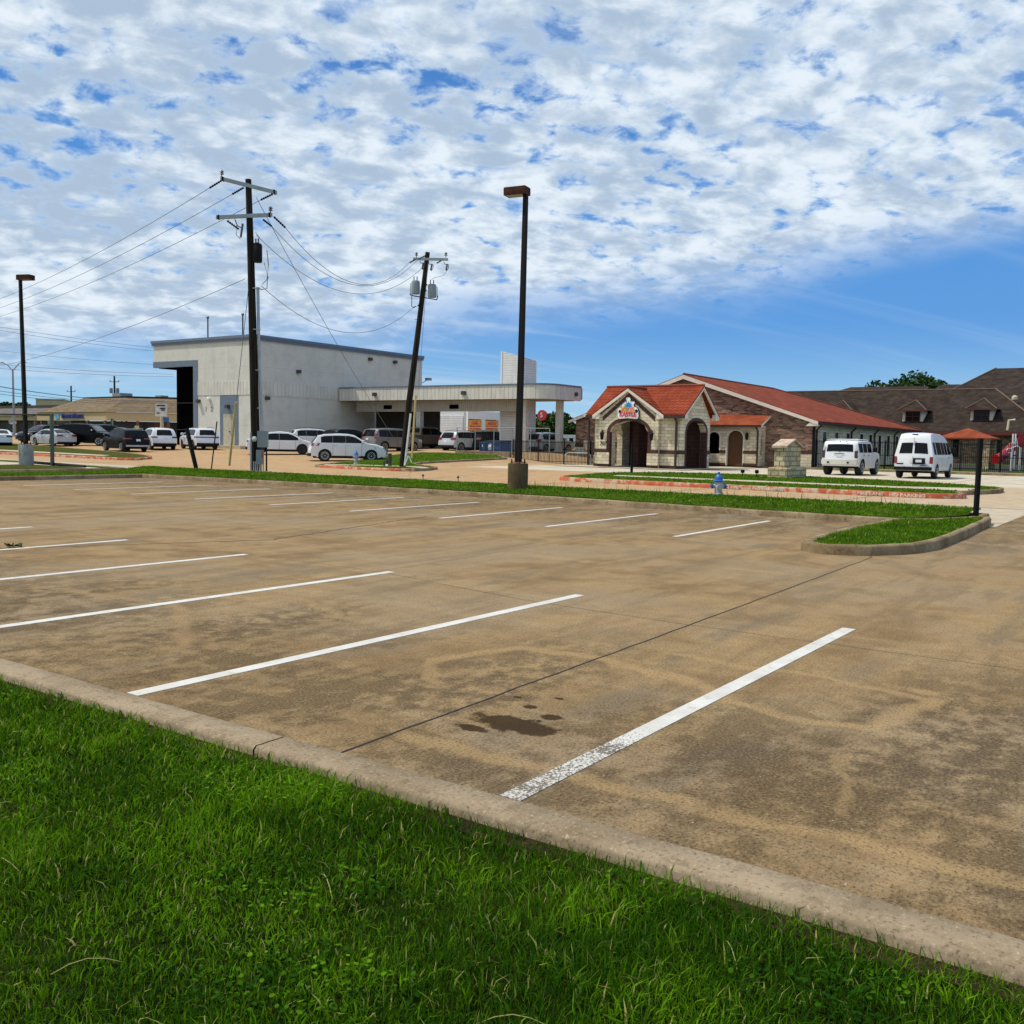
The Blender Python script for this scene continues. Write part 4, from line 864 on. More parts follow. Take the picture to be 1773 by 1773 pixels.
# dumpster
def dumpster():
    t = thing('dumpster', 'blue steel dumpster with white emblem on its front behind the retaining wall', 'dumpster', (59.4, 42.5, .45))
    z = .45; m = plain('dumpster blue', (.012, .055, .16), .5, var=.15)
    b = MB(); b.prism([(58.9, 41.5, z+.12), (60.3, 41.5, z+.12), (60.3, 41.5, z+1.1), (58.75, 41.5, z+.98), (58.75, 41.5, z+.5)], (0, 1.95, 0)); b.build('body', m, t)
    b = MB()
    for y in (41.5, 42.2, 42.9, 43.4): b.box(58.68, 58.745, y, y+.05, z+.2, z+.95)
    b.box(58.68, 58.75, 41.5, 43.45, z+.93, z+1.0); b.build('ribs', m, t)
    b = MB(); b.prism([(58.7, 41.48, z+1.0), (60.35, 41.48, z+1.12), (60.35, 41.48, z+1.16), (58.7, 41.48, z+1.04)], (0, 1.99, 0)); b.build('lid', trim, t)
    b = MB()
    for y in (41.6, 43.3): b.lathe([(.08, -.04), (.08, .04)], (59.1, y, z+.08), 10, 'y'); b.box(59.05, 59.15, y-.05, y+.05, z+.08, z+.14)
    b.build('castor', black_metal, t)
    b = MB(); sh = [(-.16,-.02), (-.12,.1), (-.17,.2), (-.06,.2), (-.04,.32), (.04,.22), (.12,.30), (.15,.16), (.1,.06), (.12,-.03), (.03,.02), (-.04,-.03)]
    b.prism([(58.735, 42.5-u, z+.62+v) for u, v in sh], (-.012, 0, 0)); b.box(58.73, 58.74, 42.35, 42.65, z+.52, z+.55); b.box(58.73, 58.74, 42.37, 42.63, z+.42, z+.45); b.build('white_emblem', white_paint, t)
    b = MB()
    for zz in (.78, .68): b.lathe([(.045, 0), (.045, -.012)], (58.735, 43.2, z+zz), 10, 'x')
    b.build('sticker', white_paint, t)
dumpster()
# ------------------------------------------------------------------ vehicles (local frame: x from tail to nose, y left, z up, origin under the middle)
def vehicle(label, cat, loc, head, paintc, sp, group='vehicles parked on the lots', name='parked_car'):
    L, Wd, ch = sp['L'], sp['W'], sp['ch']; zs = sp['belt']; tum = sp.get('tum', .2); R_ = sp.get('R', .36); clear = sp.get('clear', .26)
    xr, xf = sp['ax']; zroof = max(z for _, z in ch); hw = Wd/2; cx = L/2
    loc = Vector(loc); z = sp.get('z', hh(loc.x, loc.y))
    t = thing(name, label, cat, (loc.x, loc.y, z), R(head), group)
    body_m = paintc
    xs = [c[0] for c in ch]; zs_ = [c[1] for c in ch]
    zt = lambda x: float(np.interp(x, xs, zs_))
    plan = lambda x: 1-.07*(abs(x-cx)/cx)**7
    shift = lambda x: (.13*max(0, 1-x/.7) - .17*max(0, 1-(L-x)/.9))
    def Wf(x, zz):
        p = hw*plan(x)
        if zz <= zs: return p*(1-.055*((zs-zz)/zs)**2)
        return p*(1-tum*((zz-zs)/(zroof-zs)))
    Ra = R_+.065
    def zb(x):
        v = clear + (.06 if x < .5 or x > L-.5 else 0)
        for a in (xr, xf):
            if abs(x-a) < Ra: v = max(v, R_+math.sqrt(max(0, Ra*Ra-(x-a)**2)))
        return v
    st = set(xs) | set(np.linspace(0, L, int(L/.16)).round(3))
    for a in (xr, xf):
        for k in range(13): st.add(round(a-Ra*math.cos(math.pi*k/12), 3))
    st = sorted(st)
    st = [s for i, s in enumerate(st) if i == 0 or s-st[i-1] > .012 or s in xs]
    us = [-1, -.92, -.7, -.35, 0, .35, .7, .92, 1]
    crown = lambda u: -.035*(abs(u)**2.5)
    vs = []; fs = []
    def V(x, y, zz): vs.append((x-cx, y, zz)); return len(vs)-1
    side = {1: [], -1: []}; top = []
    for x in st:
        b0 = zb(x); t0 = zt(x); bz = min(zs, t0-.08); bz = max(bz, b0+.02); tt = max(t0-.06, bz+.01)
        lv = [b0, b0*.66+bz*.34, b0*.3+bz*.7, bz, bz*.66+tt*.34, bz*.33+tt*.67, tt]
        for sg in (1, -1): side[sg].append([V(x+shift(x), sg*Wf(x, q), q) for q in lv])
        wt = Wf(x, t0)-.05
        top.append([V(x+shift(x)*abs(u)**2.2, u*wt, max(t0+crown(u)+.0, b0+.03)) for u in us])
    for i in range(len(st)-1):
        for sg in (1, -1):
            for j in range(6): fs.append((side[sg][i][j], side[sg][i+1][j], side[sg][i+1][j+1], side[sg][i][j+1]))
            e = -1 if sg == 1 else 0
            fs.append((side[sg][i][6], side[sg][i+1][6], top[i+1][e], top[i][e]))
        for j in range(len(us)-1): fs.append((top[i][j], top[i+1][j], top[i+1][j+1], top[i][j+1]))
    for i in (0, len(st)-1):
        x = st[i]; low = [side[-1][i][0]]+[V(x+shift(x)*abs(u)**2.2, u*(Wf(x, zt(x))-.05), zb(x)) for u in us[1:-1]]+[side[1][i][0]]
        for j in range(len(us)-1): fs.append((low[j], low[j+1], top[i][j+1], top[i][j]))
        fs.append((side[1][i][0], side[1][i][6], top[i][-1])); fs.append((side[-1][i][0], side[-1][i][6], top[i][0]))
    b = MB().add(vs, fs, True); body = b.build('body', body_m, t, local=True, angle=42)
    P = lambda mb, nm, m, par=t: mb.build(nm, m, par, local=True)
    # underbody and wheel wells
    b = MB(); b.box(.35-cx, L-.35-cx, -hw+.25, hw-.25, clear-.06, R_*2+.08); P(b, 'underbody', trim)
    # chain position helper
    def cp(s):
        i = min(int(s), len(ch)-2); f = s-i; x = xs[i]+(xs[i+1]-xs[i])*f; zz = zs_[i]+(zs_[i+1]-zs_[i])*f
        d = Vector((xs[i+1]-xs[i], zs_[i+1]-zs_[i])).normalized(); return x, zz, Vector((-d.y, d.x))
    def topglass(nm, s0, s1, u0=-.88, u1=.88, m=glass, inset=.05):
        n, k = 6, 9; q = []; fa = []
        for a in range(n+1):
            x, zz, nr = cp(s0+(s1-s0)*a/n); wt = Wf(x, zz)-.05
            for c in range(k+1):
                u = u0+(u1-u0)*c/k; q.append((x+shift(x)*abs(u)**2.2+nr.x*.014-cx, u*wt, zz+crown(u)+nr.y*.014))
        for a in range(n):
            for c in range(k): fa.append((a*(k+1)+c, (a+1)*(k+1)+c, (a+1)*(k+1)+c+1, a*(k+1)+c+1))
        return P(MB().add(q, fa, True), nm, m)
    for a in sp.get('rear', []): topglass('rear_window', *a)
    topglass('windshield', *sp['front'], m=sp.get('wsm', glass))
    # side windows
    zw0 = zs+.05
    for sg in (1, -1):
        for (a, c) in sp['win']:
            n = 10; q = []; fa = []
            for i in range(n+1):
                x = a+(c-a)*i/n; hi = min(sp.get('wtop', zroof-.15), zt(x)-.13); lo = zw0
                hi = max(hi, lo+.004)
                for k in range(4):
                    zz = lo+(hi-lo)*k/3; q.append((x+shift(x)-cx, sg*(Wf(x, zz)+.008), zz))
            for i in range(n):
                for k in range(3): fa.append((i*4+k, (i+1)*4+k, (i+1)*4+k+1, i*4+k+1))
            P(MB().add(q, fa, True), 'side_window', glass)
    rearx = lambda zz: float(np.interp(zz, zs_[:sp['ri']+1], xs[:sp['ri']+1])); 
    fz = list(reversed(zs_))[:sp['fi']+1]; fx = list(reversed(xs))[:sp['fi']+1]; frontx = lambda zz: float(np.interp(zz, fz, fx))
    # lamps
    tl = sp.get('tail', (.95, 1.15, .55, .22)); z0, z1, ui, dx = tl
    for sg in (1, -1):
        b = MB(); n = 5; q = []
        for i in range(n+1):
            u = ui+(1.0-ui)*i/n
            for zz in (z0, z1): x = rearx(zz); q.append((x+shift(x)*abs(u)**2.2-.015-cx, sg*(u*(Wf(x, zz)+.004)), zz))
        for zz in (z0, z1): x = rearx(zz); q.append((x+shift(x)+dx-cx, sg*(Wf(x+dx, zz)+.012), zz))
        P(MB().add(q, [(2*i, 2*i+1, 2*i+3, 2*i+2) for i in range(n+1)], False), 'taillight', sp.get('tlm', red_lens))
        hl = sp.get('head', (.72, .88, .55, .35)); q = []
        for i in range(n+1):
            u = hl[2]+(1-hl[2])*i/n
            for zz in hl[:2]: x = frontx(zz); q.append((x+shift(x)*abs(u)**2.2+.015-cx, sg*u*(Wf(x, zz)+.004), zz))
        for zz in hl[:2]: x = frontx(zz); q.append((x+shift(x)-hl[3]-cx, sg*(Wf(x-hl[3], zz)+.012), zz))
        P(MB().add(q, [(2*i, 2*i+1, 2*i+3, 2*i+2) for i in range(n+1)], False), 'headlight', clear_lens)
        # mirror
        mx, mz = sp.get('mir', (xs[sp['wi']]-.35, zs+.08)); y = sg*(Wf(mx, mz)+.13)
        b = MB(); b.bbox(mx-.07-cx, mx+.10-cx, y-.11, y+.11, mz-.02, mz+sp.get('mh', .16), .03); b.tube([(mx-cx, sg*(Wf(mx, mz)-.02), mz+.03), (mx-cx, y, mz+.03)], .025, 6); P(b, 'side_mirror', sp.get('mm', body_m))
        for hx in sp.get('hand', ()):
            b = MB(); zz = zs-.10; b.box(hx-.09-cx, hx+.09-cx, sg*(Wf(hx, zz)-.005), sg*(Wf(hx, zz)+.03), zz-.012, zz+.016); P(b, 'door_handle', sp.get('hm', body_m))
        for gx in sp.get('gap', ()):
            b = MB(); q = [(gx-cx, sg*(Wf(gx, zz)+.004), zz) for zz in np.linspace(clear+.08, zs, 5)]+[(gx-cx+.014, sg*(Wf(gx, zz)+.004), zz) for zz in np.linspace(zs, clear+.08, 5)]
            P(b.poly(q), 'door_gap', trim)
        if sp.get('clad', True):
            b = MB(); n = 8; q = []
            for i in range(n+1):
                x = xr+Ra+(xf-xr-2*Ra)*i/n
                for zz in (clear-.03, clear+.10): q.append((x-cx, sg*(Wf(x, zz)+.012), zz))
            P(MB().add(q, [(2*i, 2*i+1, 2*i+3, 2*i+2) for i in range(n)], True), 'sill_trim', sp.get('cm', trim))
        for a in (xr, xf):
            q = []; n = 14
            w_ = sp.get('lip', .045)
            for i in range(n+1):
                an = math.pi*i/n
                for rr in (Ra-.012, Ra+w_):
                    x = a-rr*math.cos(an); zz = R_+rr*math.sin(an)*1.0; q.append((x-cx, sg*(Wf(x, zz)+.014), zz))
            P(MB().add(q, [(2*i, 2*i+1, 2*i+3, 2*i+2) for i in range(n)], True), 'wheel_arch', sp.get('am', body_m))
        if sp.get('rails'):
            a, c = sp['rails']; y = sg*(Wf(c, zroof)-.10)
            b = MB(); b.tube([(a-cx, y, zt(a)-.0), (a+.12-cx, y, zt(a+.12)+.05), ((a+c)/2-cx, y, zt((a+c)/2)+.05), (c-.12-cx, y, zt(c-.12)+.05), (c-cx, y, zt(c))], .018, 6); P(b, 'roof_rail', sp.get('rm', trim))
    # wheels
    wl = sp.get('ww', .24)
    for a in (xr, xf):
        for sg in (1, -1):
            y = sg*(hw-.02-wl/2); r = R_
            st_ = sg*1.0
            b = MB(); b.lathe([(r*.62, -wl/2), (r*.9, -wl/2), (r*.985, -wl/2+.03), (r, -wl*.25), (r, wl*.25), (r*.985, wl/2-.03), (r*.9, wl/2), (r*.62, wl/2)], (a-cx, y, r), 26, 'y'); wh = P(b, 'wheel', rubber)
            b = MB(); yo = y+sg*(wl/2+.004); rr = r*sp.get('rim', .66)
            b.lathe([(rr*.99, 0), (rr, sg*.012), (rr*.92, sg*.012), (rr*.86, -sg*.02), (rr*.84, -sg*.06)], (a-cx, yo, r), 26, 'y', False)
            ns = sp.get('spk', 7)
            for k in range(ns):
                an = 2*math.pi*k/ns+.3; d = Vector((math.cos(an), 0, math.sin(an))); pr = Vector((-d.z, 0, d.x)); c0 = Vector((a-cx, yo, r))
                w0, w1 = rr*.10, rr*(1.9/ns)*.42
                b.prism([c0-Vector((0,sg*.03,0))+d*rr*.1-pr*w0, c0-Vector((0,sg*.01,0))+d*rr*.93-pr*w1, c0-Vector((0,sg*.01,0))+d*rr*.93+pr*w1, c0-Vector((0,sg*.03,0))+d*rr*.1+pr*w0], (0, sg*.015, 0))
            b.lathe([(rr*.2, 0), (rr*.18, sg*.015), (rr*.05, sg*.018)], (a-cx, yo, r), 10, 'y')
            rim = P(b, 'rim', sp.get('rimm', alloy), wh)
            b = MB(); b.lathe([(rr*.92, -sg*.03), (rr*.1, -sg*.035)], (a-cx, yo-sg*.002, r), 20, 'y'); P(b, 'dark_wheel_disc', trim, wh)  # dark disc behind the spokes, visible through their gaps
    # plates, bumpers, grille
    pz = sp.get('plate', .95); x = rearx(pz)
    b = MB(); b.prism([(x-.02-cx, -.16, pz-.08), (x-.02-cx, .16, pz-.08), (rearx(pz+.08)-.02-cx, .16, pz+.08), (rearx(pz+.08)-.02-cx, -.16, pz+.08)], (-.008, 0, 0)); P(b, 'number_plate', plate_m)
    bh = sp.get('bump', (clear+.05, clear+.24)); bx = sp.get('bx', .03)
    q = []; n = 10
    for i in range(n+1):
        u = -1+2*i/n
        for zz in bh: q.append((-bx+shift(0)*abs(u)**2.2-cx, u*(Wf(.05, zz)), zz))
    fa = [(2*i, 2*i+1, 2*i+3, 2*i+2) for i in range(n)]
    m = len(q); q += [(v[0]+.14+bx, v[1], v[2]) for v in q]; fa += [(2*i+1, m+2*i+1, m+2*i+3, 2*i+3) for i in range(n)]+[(2*i, m+2*i, m+2*i+2, 2*i+2) for i in range(n)]+[(0, 1, m+1, m), (2*n, 2*n+1, m+2*n+1, m+2*n)]
    P(MB().add(q, fa, False), 'rear_bumper', sp.get('bm', trim))
    g0, g1 = sp.get('gr', (.45, .68)); b = MB(); x = L+.02
    b.prism([(frontx(g0)+.012-cx, -.42, g0), (frontx(g0)+.012-cx, .42, g0), (frontx(g1)+.012-cx, .46, g1), (frontx(g1)+.012-cx, -.46, g1)], (.006, 0, 0)); P(b, 'grille', trim)
    for ex in sp.get('extra', []): ex(t, P, cx, Wf, zt)
    return t
white_car = paint('white car paint', (.70, .72, .74)); silver_car = paint('silver car paint', (.42, .46, .48), .3); black_car = plain('black car paint', (.002, .002, .003), .3, spec=.2, var=.05)
navy_car = plain('dark blue car paint', (.005, .006, .016), .25, spec=.35, var=.05); bronze_car = paint('bronze car paint', (.075, .06, .04), .3); grey_car = paint('grey silver car paint', (.17, .165, .155), .3); green_car = plain('dark green car paint', (.015, .035, .03), .25, spec=.35)
SUV = dict(L=4.85, W=1.93, belt=1.06, tum=.23, R=.365, clear=.27, ax=(.98, 3.85), ri=5, fi=4, wi=10,
    ch=[(0, .55), (.02, .72), (.10, .92), (.16, 1.05), (.36, 1.42), (.52, 1.60), (.9, 1.69), (1.8, 1.73), (2.5, 1.71), (2.9, 1.62), (3.66, 1.13), (4.2, 1.06), (4.66, .93), (4.82, .74), (4.85, .50)],
    rear=[(3.1, 4.75, -.8, .8)], front=(9.1, 9.93), win=[(.62, 1.32), (1.335, 2.20), (2.215, 3.36)], wtop=1.58, gap=(1.33, 2.21, 3.2), hand=(1.55, 2.55), rails=(.75, 2.9), plate=.86)
SUV['ch'] = SUV['ch']
WAG = dict(SUV, L=5.0, W=1.95, ax=(1.02, 3.92), R=.37, ch=[(0, .55), (.02, .75), (.09, .95), (.16, 1.08), (.42, 1.42), (.62, 1.62), (1.0, 1.72), (1.9, 1.775), (2.5, 1.76), (2.9, 1.68), (3.72, 1.19), (4.3, 1.12), (4.78, .96), (4.96, .76), (5.0, .50)], belt=1.13,
    win=[(.78, 1.50), (1.515, 2.30), (2.315, 3.40)], wtop=1.63, gap=(1.51, 2.31, 3.3), hand=(1.68, 2.5), rails=(.8, 2.7), spk=10, rim=.66, tail=(.98, 1.14, .7, .42), head=(.76, .93, .55, .62), hm=chrome)
SED = dict(L=4.86, W=1.83, belt=.93, tum=.26, R=.33, clear=.20, ax=(1.0, 3.78), ri=3, fi=4, wi=8, ch=[(0, .5), (.02, .72), (.06, .95), (.10, 1.03), (.55, 1.08), (1.35, 1.38), (1.9, 1.46), (2.6, 1.45), (3.0, 1.38), (3.75, 1.0), (4.2, .93), (4.65, .80), (4.83, .65), (4.86, .45)],
    rear=[(4.05, 4.92, -.82, .82)], front=(8.08, 8.95), win=[(1.0, 1.97), (1.985, 3.35)], wtop=1.36, gap=(1.1, 2.0, 3.15), hand=(1.3, 2.3), tail=(.82, .98, .45, .35), head=(.62, .75, .5, .4), clad=False, plate=.84, bump=(.22, .36), lip=.02, wsm=glass_green)
BIG = dict(SUV, L=5.1, W=2.02, belt=1.13, ax=(1.05, 4.05), R=.40, clear=.30, tum=.17, ch=[(0, .6), (.02, .8), (.07, 1.05), (.12, 1.18), (.26, 1.6), (.40, 1.78), (.8, 1.86), (1.9, 1.90), (2.9, 1.88), (3.25, 1.78), (3.9, 1.24), (4.4, 1.17), (4.9, 1.05), (5.08, .85), (5.1, .55)],
    win=[(.5, 1.33), (1.35, 2.32), (2.34, 3.55)], wtop=1.72, gap=(1.35, 2.34, 3.4), hand=(1.5, 2.6), rails=(.6, 3.1), tail=(1.05, 1.42, .82, .16), head=(.85, 1.03, .6, .3), plate=1.0)
PICK = dict(BIG, L=5.4, rails=None, win=[(1.9, 2.75), (2.8, 3.9)], gap=(1.85, 2.8, 3.8), hand=(2.0, 2.95), ri=3, ch=[(0, .6), (.02, .85), (.05, 1.12), (.08, 1.2), (1.62, 1.22), (1.68, 1.25), (1.85, 1.80), (2.3, 1.88), (3.2, 1.87), (3.55, 1.78), (4.2, 1.26), (4.7, 1.2), (5.2, 1.1), (5.38, .9), (5.4, .6)], rear=[(5.2, 5.85, -.8, .8)], ax=(1.15, 4.3), wtop=1.72)
TES = dict(SUV, L=5.04, W=2.0, belt=.98, ri=3, ax=(1.03, 4.0), R=.37, ch=[(0, .5), (.03, .78), (.1, 1.02), (.14, 1.08), (.9, 1.38), (1.7, 1.60), (2.4, 1.67), (3.0, 1.62), (3.3, 1.54), (4.15, 1.08), (4.5, .98), (4.85, .82), (5.0, .66), (5.04, .45)], rear=[(4.05, 4.95, -.8, .8)],
    front=(8.08, 8.95), fi=4, wi=9, win=[(.85, 2.37), (2.385, 3.72)], wtop=1.50, gap=(1.3, 2.38, 3.5), hand=(1.6, 2.6), rails=None, rimm=dark_alloy, tail=(.88, 1.0, .6, .5), plate=.8, head=(.70, .82, .6, .55))
RX = dict(SUV, rear=[(3.25, 4.7, -.74, .74)], tail=(.93, 1.02, .0, .35), tlm=dark_lens, rimm=dark_alloy, L=4.85, hm=chrome)
CIV = dict(SED, ch=[(0, .5), (.02, .70), (.05, .90), (.08, .98), (.35, 1.06), (1.15, 1.36), (1.8, 1.42), (2.5, 1.41), (2.9, 1.34), (3.65, .98), (4.1, .90), (4.6, .78), (4.83, .62), (4.86, .45)], tail=(.78, .94, .5, .3), tlm=dark_lens, wsm=glass)
HUM = dict(SUV, L=4.80, W=2.10, belt=1.24, tum=.13, R=.45, clear=.46, ax=(.95, 3.98), z=0.0, ri=3, fi=3, wi=9, ww=.32,
    ch=[(0, .62), (.02, 1.0), (.04, 1.27), (.14, 1.72), (.20, 1.84), (.32, 1.93), (.9, 1.97), (2.3, 1.97), (2.85, 1.93), (3.12, 1.46), (3.2, 1.38), (4.55, 1.28), (4.74, 1.1), (4.8, .62)],
    rear=[(2.15, 3.15, -.80, .80)], front=(8.1, 8.92), win=[(.30, 1.02), (1.12, 1.85), (1.95, 2.72)], wtop=1.78, gap=(1.07, 1.90, 2.95), hand=(1.2, 2.05), hm=trim, rails=(.5, 2.7), rm=white_paint, tail=(.98, 1.38, .84, .03), tlm=dark_lens, head=(.95, 1.1, .6, .1), plate=1.12, bump=(.62, .88), bx=.12, bm=paint('cream bumper chrome', (.62, .60, .52), .3), am=white_car, lip=.09, rim=.62, spk=8, rimm=steel, gr=(.8, 1.1), mm=trim, mh=.26, mir=(2.95, 1.34), cm=white_car)
VAN = dict(SUV, L=5.5, W=2.02, belt=1.22, tum=.29, R=.37, clear=.36, ax=(1.05, 4.45), z=0.0, ri=3, fi=4, wi=11,
    ch=[(0, .6), (.02, .85), (.04, 1.22), (.17, 1.80), (.23, 2.08), (.30, 2.26), (.42, 2.37), (1.0, 2.42), (2.8, 2.40), (3.7, 2.22), (4.0, 2.05), (4.75, 1.30), (5.15, 1.15), (5.4, 1.0), (5.48, .8), (5.5, .5)],
    rear=[(2.18, 3.28, -.82, -.06), (2.18, 3.28, .06, .82)], front=(10.1, 10.92), win=[(.38, .85), (1.0, 2.05), (2.15, 2.75), (2.85, 3.45), (3.6, 4.25)], wtop=1.90, gap=(2.1, 3.52, 4.45), hand=(3.75,), hm=trim, rails=None, tail=(.80, 1.15, .86, .05), plate=.92, bump=(.44, .62), bx=.13, bm=trim, am=white_car, lip=.03, clad=False, head=(.8, .98, .6, .2), gr=(.6, .95), mm=trim, mh=.3, mir=(4.35, 1.36), spk=8)
def hum_extra(t, P, cx, Wf, zt):
    b = MB()
    for u in (-.16, 0, .16): b.lathe([(.028, 0), (.028, -.012)], (.19-cx-.02, u*2.2, 1.885), 8, 'x')
    P(b, 'roof_marker_lamp', dark_lens)
    b = MB()
    for sg in (1, -1):
        for k in range(6): b.box(.10-cx, .17-cx, sg*.86, sg*.93, 1.40+k*.065, 1.425+k*.065)
    P(b, 'vent_louvre', plain('mid grey trim', (.35, .36, .37), .5))  # grey slats on the tail corners
    b = MB()
    for y in (-.55, .55): b.lathe([(.055, 0), (.06, -.05), (.02, -.06)], (-.12-cx, y, .72), 10, 'x')
    P(b, 'tow_hook', black_metal)
    b = MB(); b.box(.0-cx, .02-cx, -.28, .28, 1.205, 1.235); P(b, 'tailgate_handle', trim)
    b = MB(); b.tube([(.03-cx, -.05, 1.30), (.05-cx, .12, 1.40)], .012, 6); P(b, 'wiper', trim)
    b = MB()
    for x in (.7, 1.3, 1.9, 2.5): b.tube([(x-cx, -.72, 2.02), (x-cx, .72, 2.02)], .02, 6)
    P(b, 'roof_bar', white_paint)
    b = MB()
    for sg in (1, -1): b.box(1.6-cx, 3.4-cx, sg*.96, sg*1.06, .40, .46)
    P(b, 'side_step', white_car)
def van_extra(t, P, cx, Wf, zt):
    sh = plain('panel gap grey', (.32, .34, .35), .5)
    b = MB(); b.box(-.012-cx, .004-cx, -.008, .008, .68, 1.2); b.box(.125-cx, .17-cx, -.008, .008, 1.75, 2.15); P(b, 'door_gap', sh)
    b = MB(); b.box(-.02-cx, .005-cx, -.02, -.64+.02, .76, 1.08); P(b, 'plate_recess', trim)
    b = MB(); b.box(-.03-cx, -.021-cx, -.15, -.45, .86, 1.0); P(b, 'number_plate', plate_m)
    b = MB(); b.box(.30-cx, .34-cx, -.14, .14, 2.30, 2.34); P(b, 'roof_lamp', dark_lens)
    b = MB(); 
    for z_ in (.735,): b.box(-.02-cx, -.012-cx, .45, .78, z_, z_+.07); b.box(-.02-cx, -.012-cx, -.38, -.72, .69, .72)
    P(b, 'lettering_badge', trim)
    b = MB()
    for sg in (1, -1): b.box(1.6-cx, 4.0-cx, sg*.90, sg*1.08, .34, .40)
    P(b, 'running_board', trim)
    b = MB()
    for sg in (1, -1):
        q = [(x-cx, sg*(Wf(x, 1.90)+.006), 1.90) for x in np.linspace(.3, 3.9, 10)]+[(x-cx, sg*(Wf(x, 1.915)+.006), 1.915) for x in np.linspace(3.9, .3, 10)]
        b.poly(q)
    P(b, 'roof_seam', sh)
HUM['extra'] = [hum_extra]; VAN['extra'] = [van_extra]
G1 = 'cars parked in front of the plaza'; G2 = 'cars parked under and beside the canopy'; G3 = 'white vehicles parked at the day care'
V_ = vehicle
V_('white hatchback seen from behind, cut by the left picture edge', 'car', (41.6, 80.6, 0), 67, white_car, CIV, G1)
V_('dark blue minivan behind the silver sedan, left of the lamp pole', 'car', (48.6, 86.0, 0), 185, navy_car, SUV, G1)
V_('silver sedan with dark side windows between lamp pole and black car', 'sedan', (45.9, 79.8, 0), 88, silver_car, SED, G1)
V_('black SUV facing right with clear windscreen, behind the silver sedan', 'SUV', (48.3, 78.5, 0), -60, black_car, dict(BIG, wsm=glass_green), G1)
V_('dark green car roof showing over the black SUVs near the tan building', 'car', (53.9, 84.0, 0), -20, green_car, SUV, G1)
V_('black SUV with chrome rear bumper strip left of the white crossovers', 'SUV', (43.4, 65.6, 0), 80, black_car, dict(SUV, L=4.85, bm=steel, bump=(.38, .50), rails=(.75, 2.9), rm=steel, tail=(.92, 1.02, .5, .3)), G1)
V_('white crossover with oval rear window beside the black SUV', 'SUV', (47.4, 67.2, 0), 68, white_car, dict(SUV, rear=[(3.2, 4.7, -.7, .7)], tail=(.93, 1.03, .6, .25), tlm=dark_lens), G1)
V_('white crossover with full-width dark tail strip in front of the black bay', 'SUV', (49.9, 65.3, 0), 70, white_car, RX, G1)
V_('white electric crossover with black wheels and curved roof behind the meter boxes', 'SUV', (48.0, 53.4, 0), -44, white_car, TES, G2)
V_('white crossover half hidden between the two white cars near the grey wall', 'SUV', (55.6, 57.6, 0), -32, white_car, dict(RX, tail=(.95, 1.05, .7, .3)), G2)
V_('white family SUV with dark long windows seen side-on in front of the canopy', 'SUV', (44.6, 43.5, 0), -41, white_car, dict(WAG, z=.06), G2)
V_('black SUV with silver roof rails behind the white family SUV', 'SUV', (56.5, 54.9, 0), -6, black_car, dict(SUV, rm=steel), G2)
V_('silver grey full-size SUV left of the leaning utility pole', 'SUV', (58.6, 52.2, 0), -10, grey_car, dict(BIG, z=.52), G2)
V_('bronze pickup truck right of the leaning utility pole', 'pickup', (64.6, 53.9, 0), -14, bronze_car, dict(PICK, L=5.4), G2)
V_('light silver compact SUV showing its tail under the canopy', 'SUV', (64.4, 49.2, 0), -6, silver_car, dict(SUV, L=4.85, z=.62), G2)
V_('black SUV parked behind the blue dumpster', 'SUV', (66.6, 48.2, 0), -6, black_car, dict(SUV, z=.68), G2)
V_('silver white SUV behind the black picket fence under the canopy end', 'SUV', (68.3, 43.3, 0), -8, silver_car, dict(SUV, z=.62), G2)
V_('boxy white off-road SUV with black spare look tail window and big tyres', 'SUV', (56.9, 15.35, 0), -1, white_car, HUM, G3)['label'] = 'boxy white off-road SUV with roof rack and big tyres left of the van'
V_('white high-roof passenger van with twin rear windows', 'van', (55.9, 11.17, 0), -1, white_car, VAN, G3)
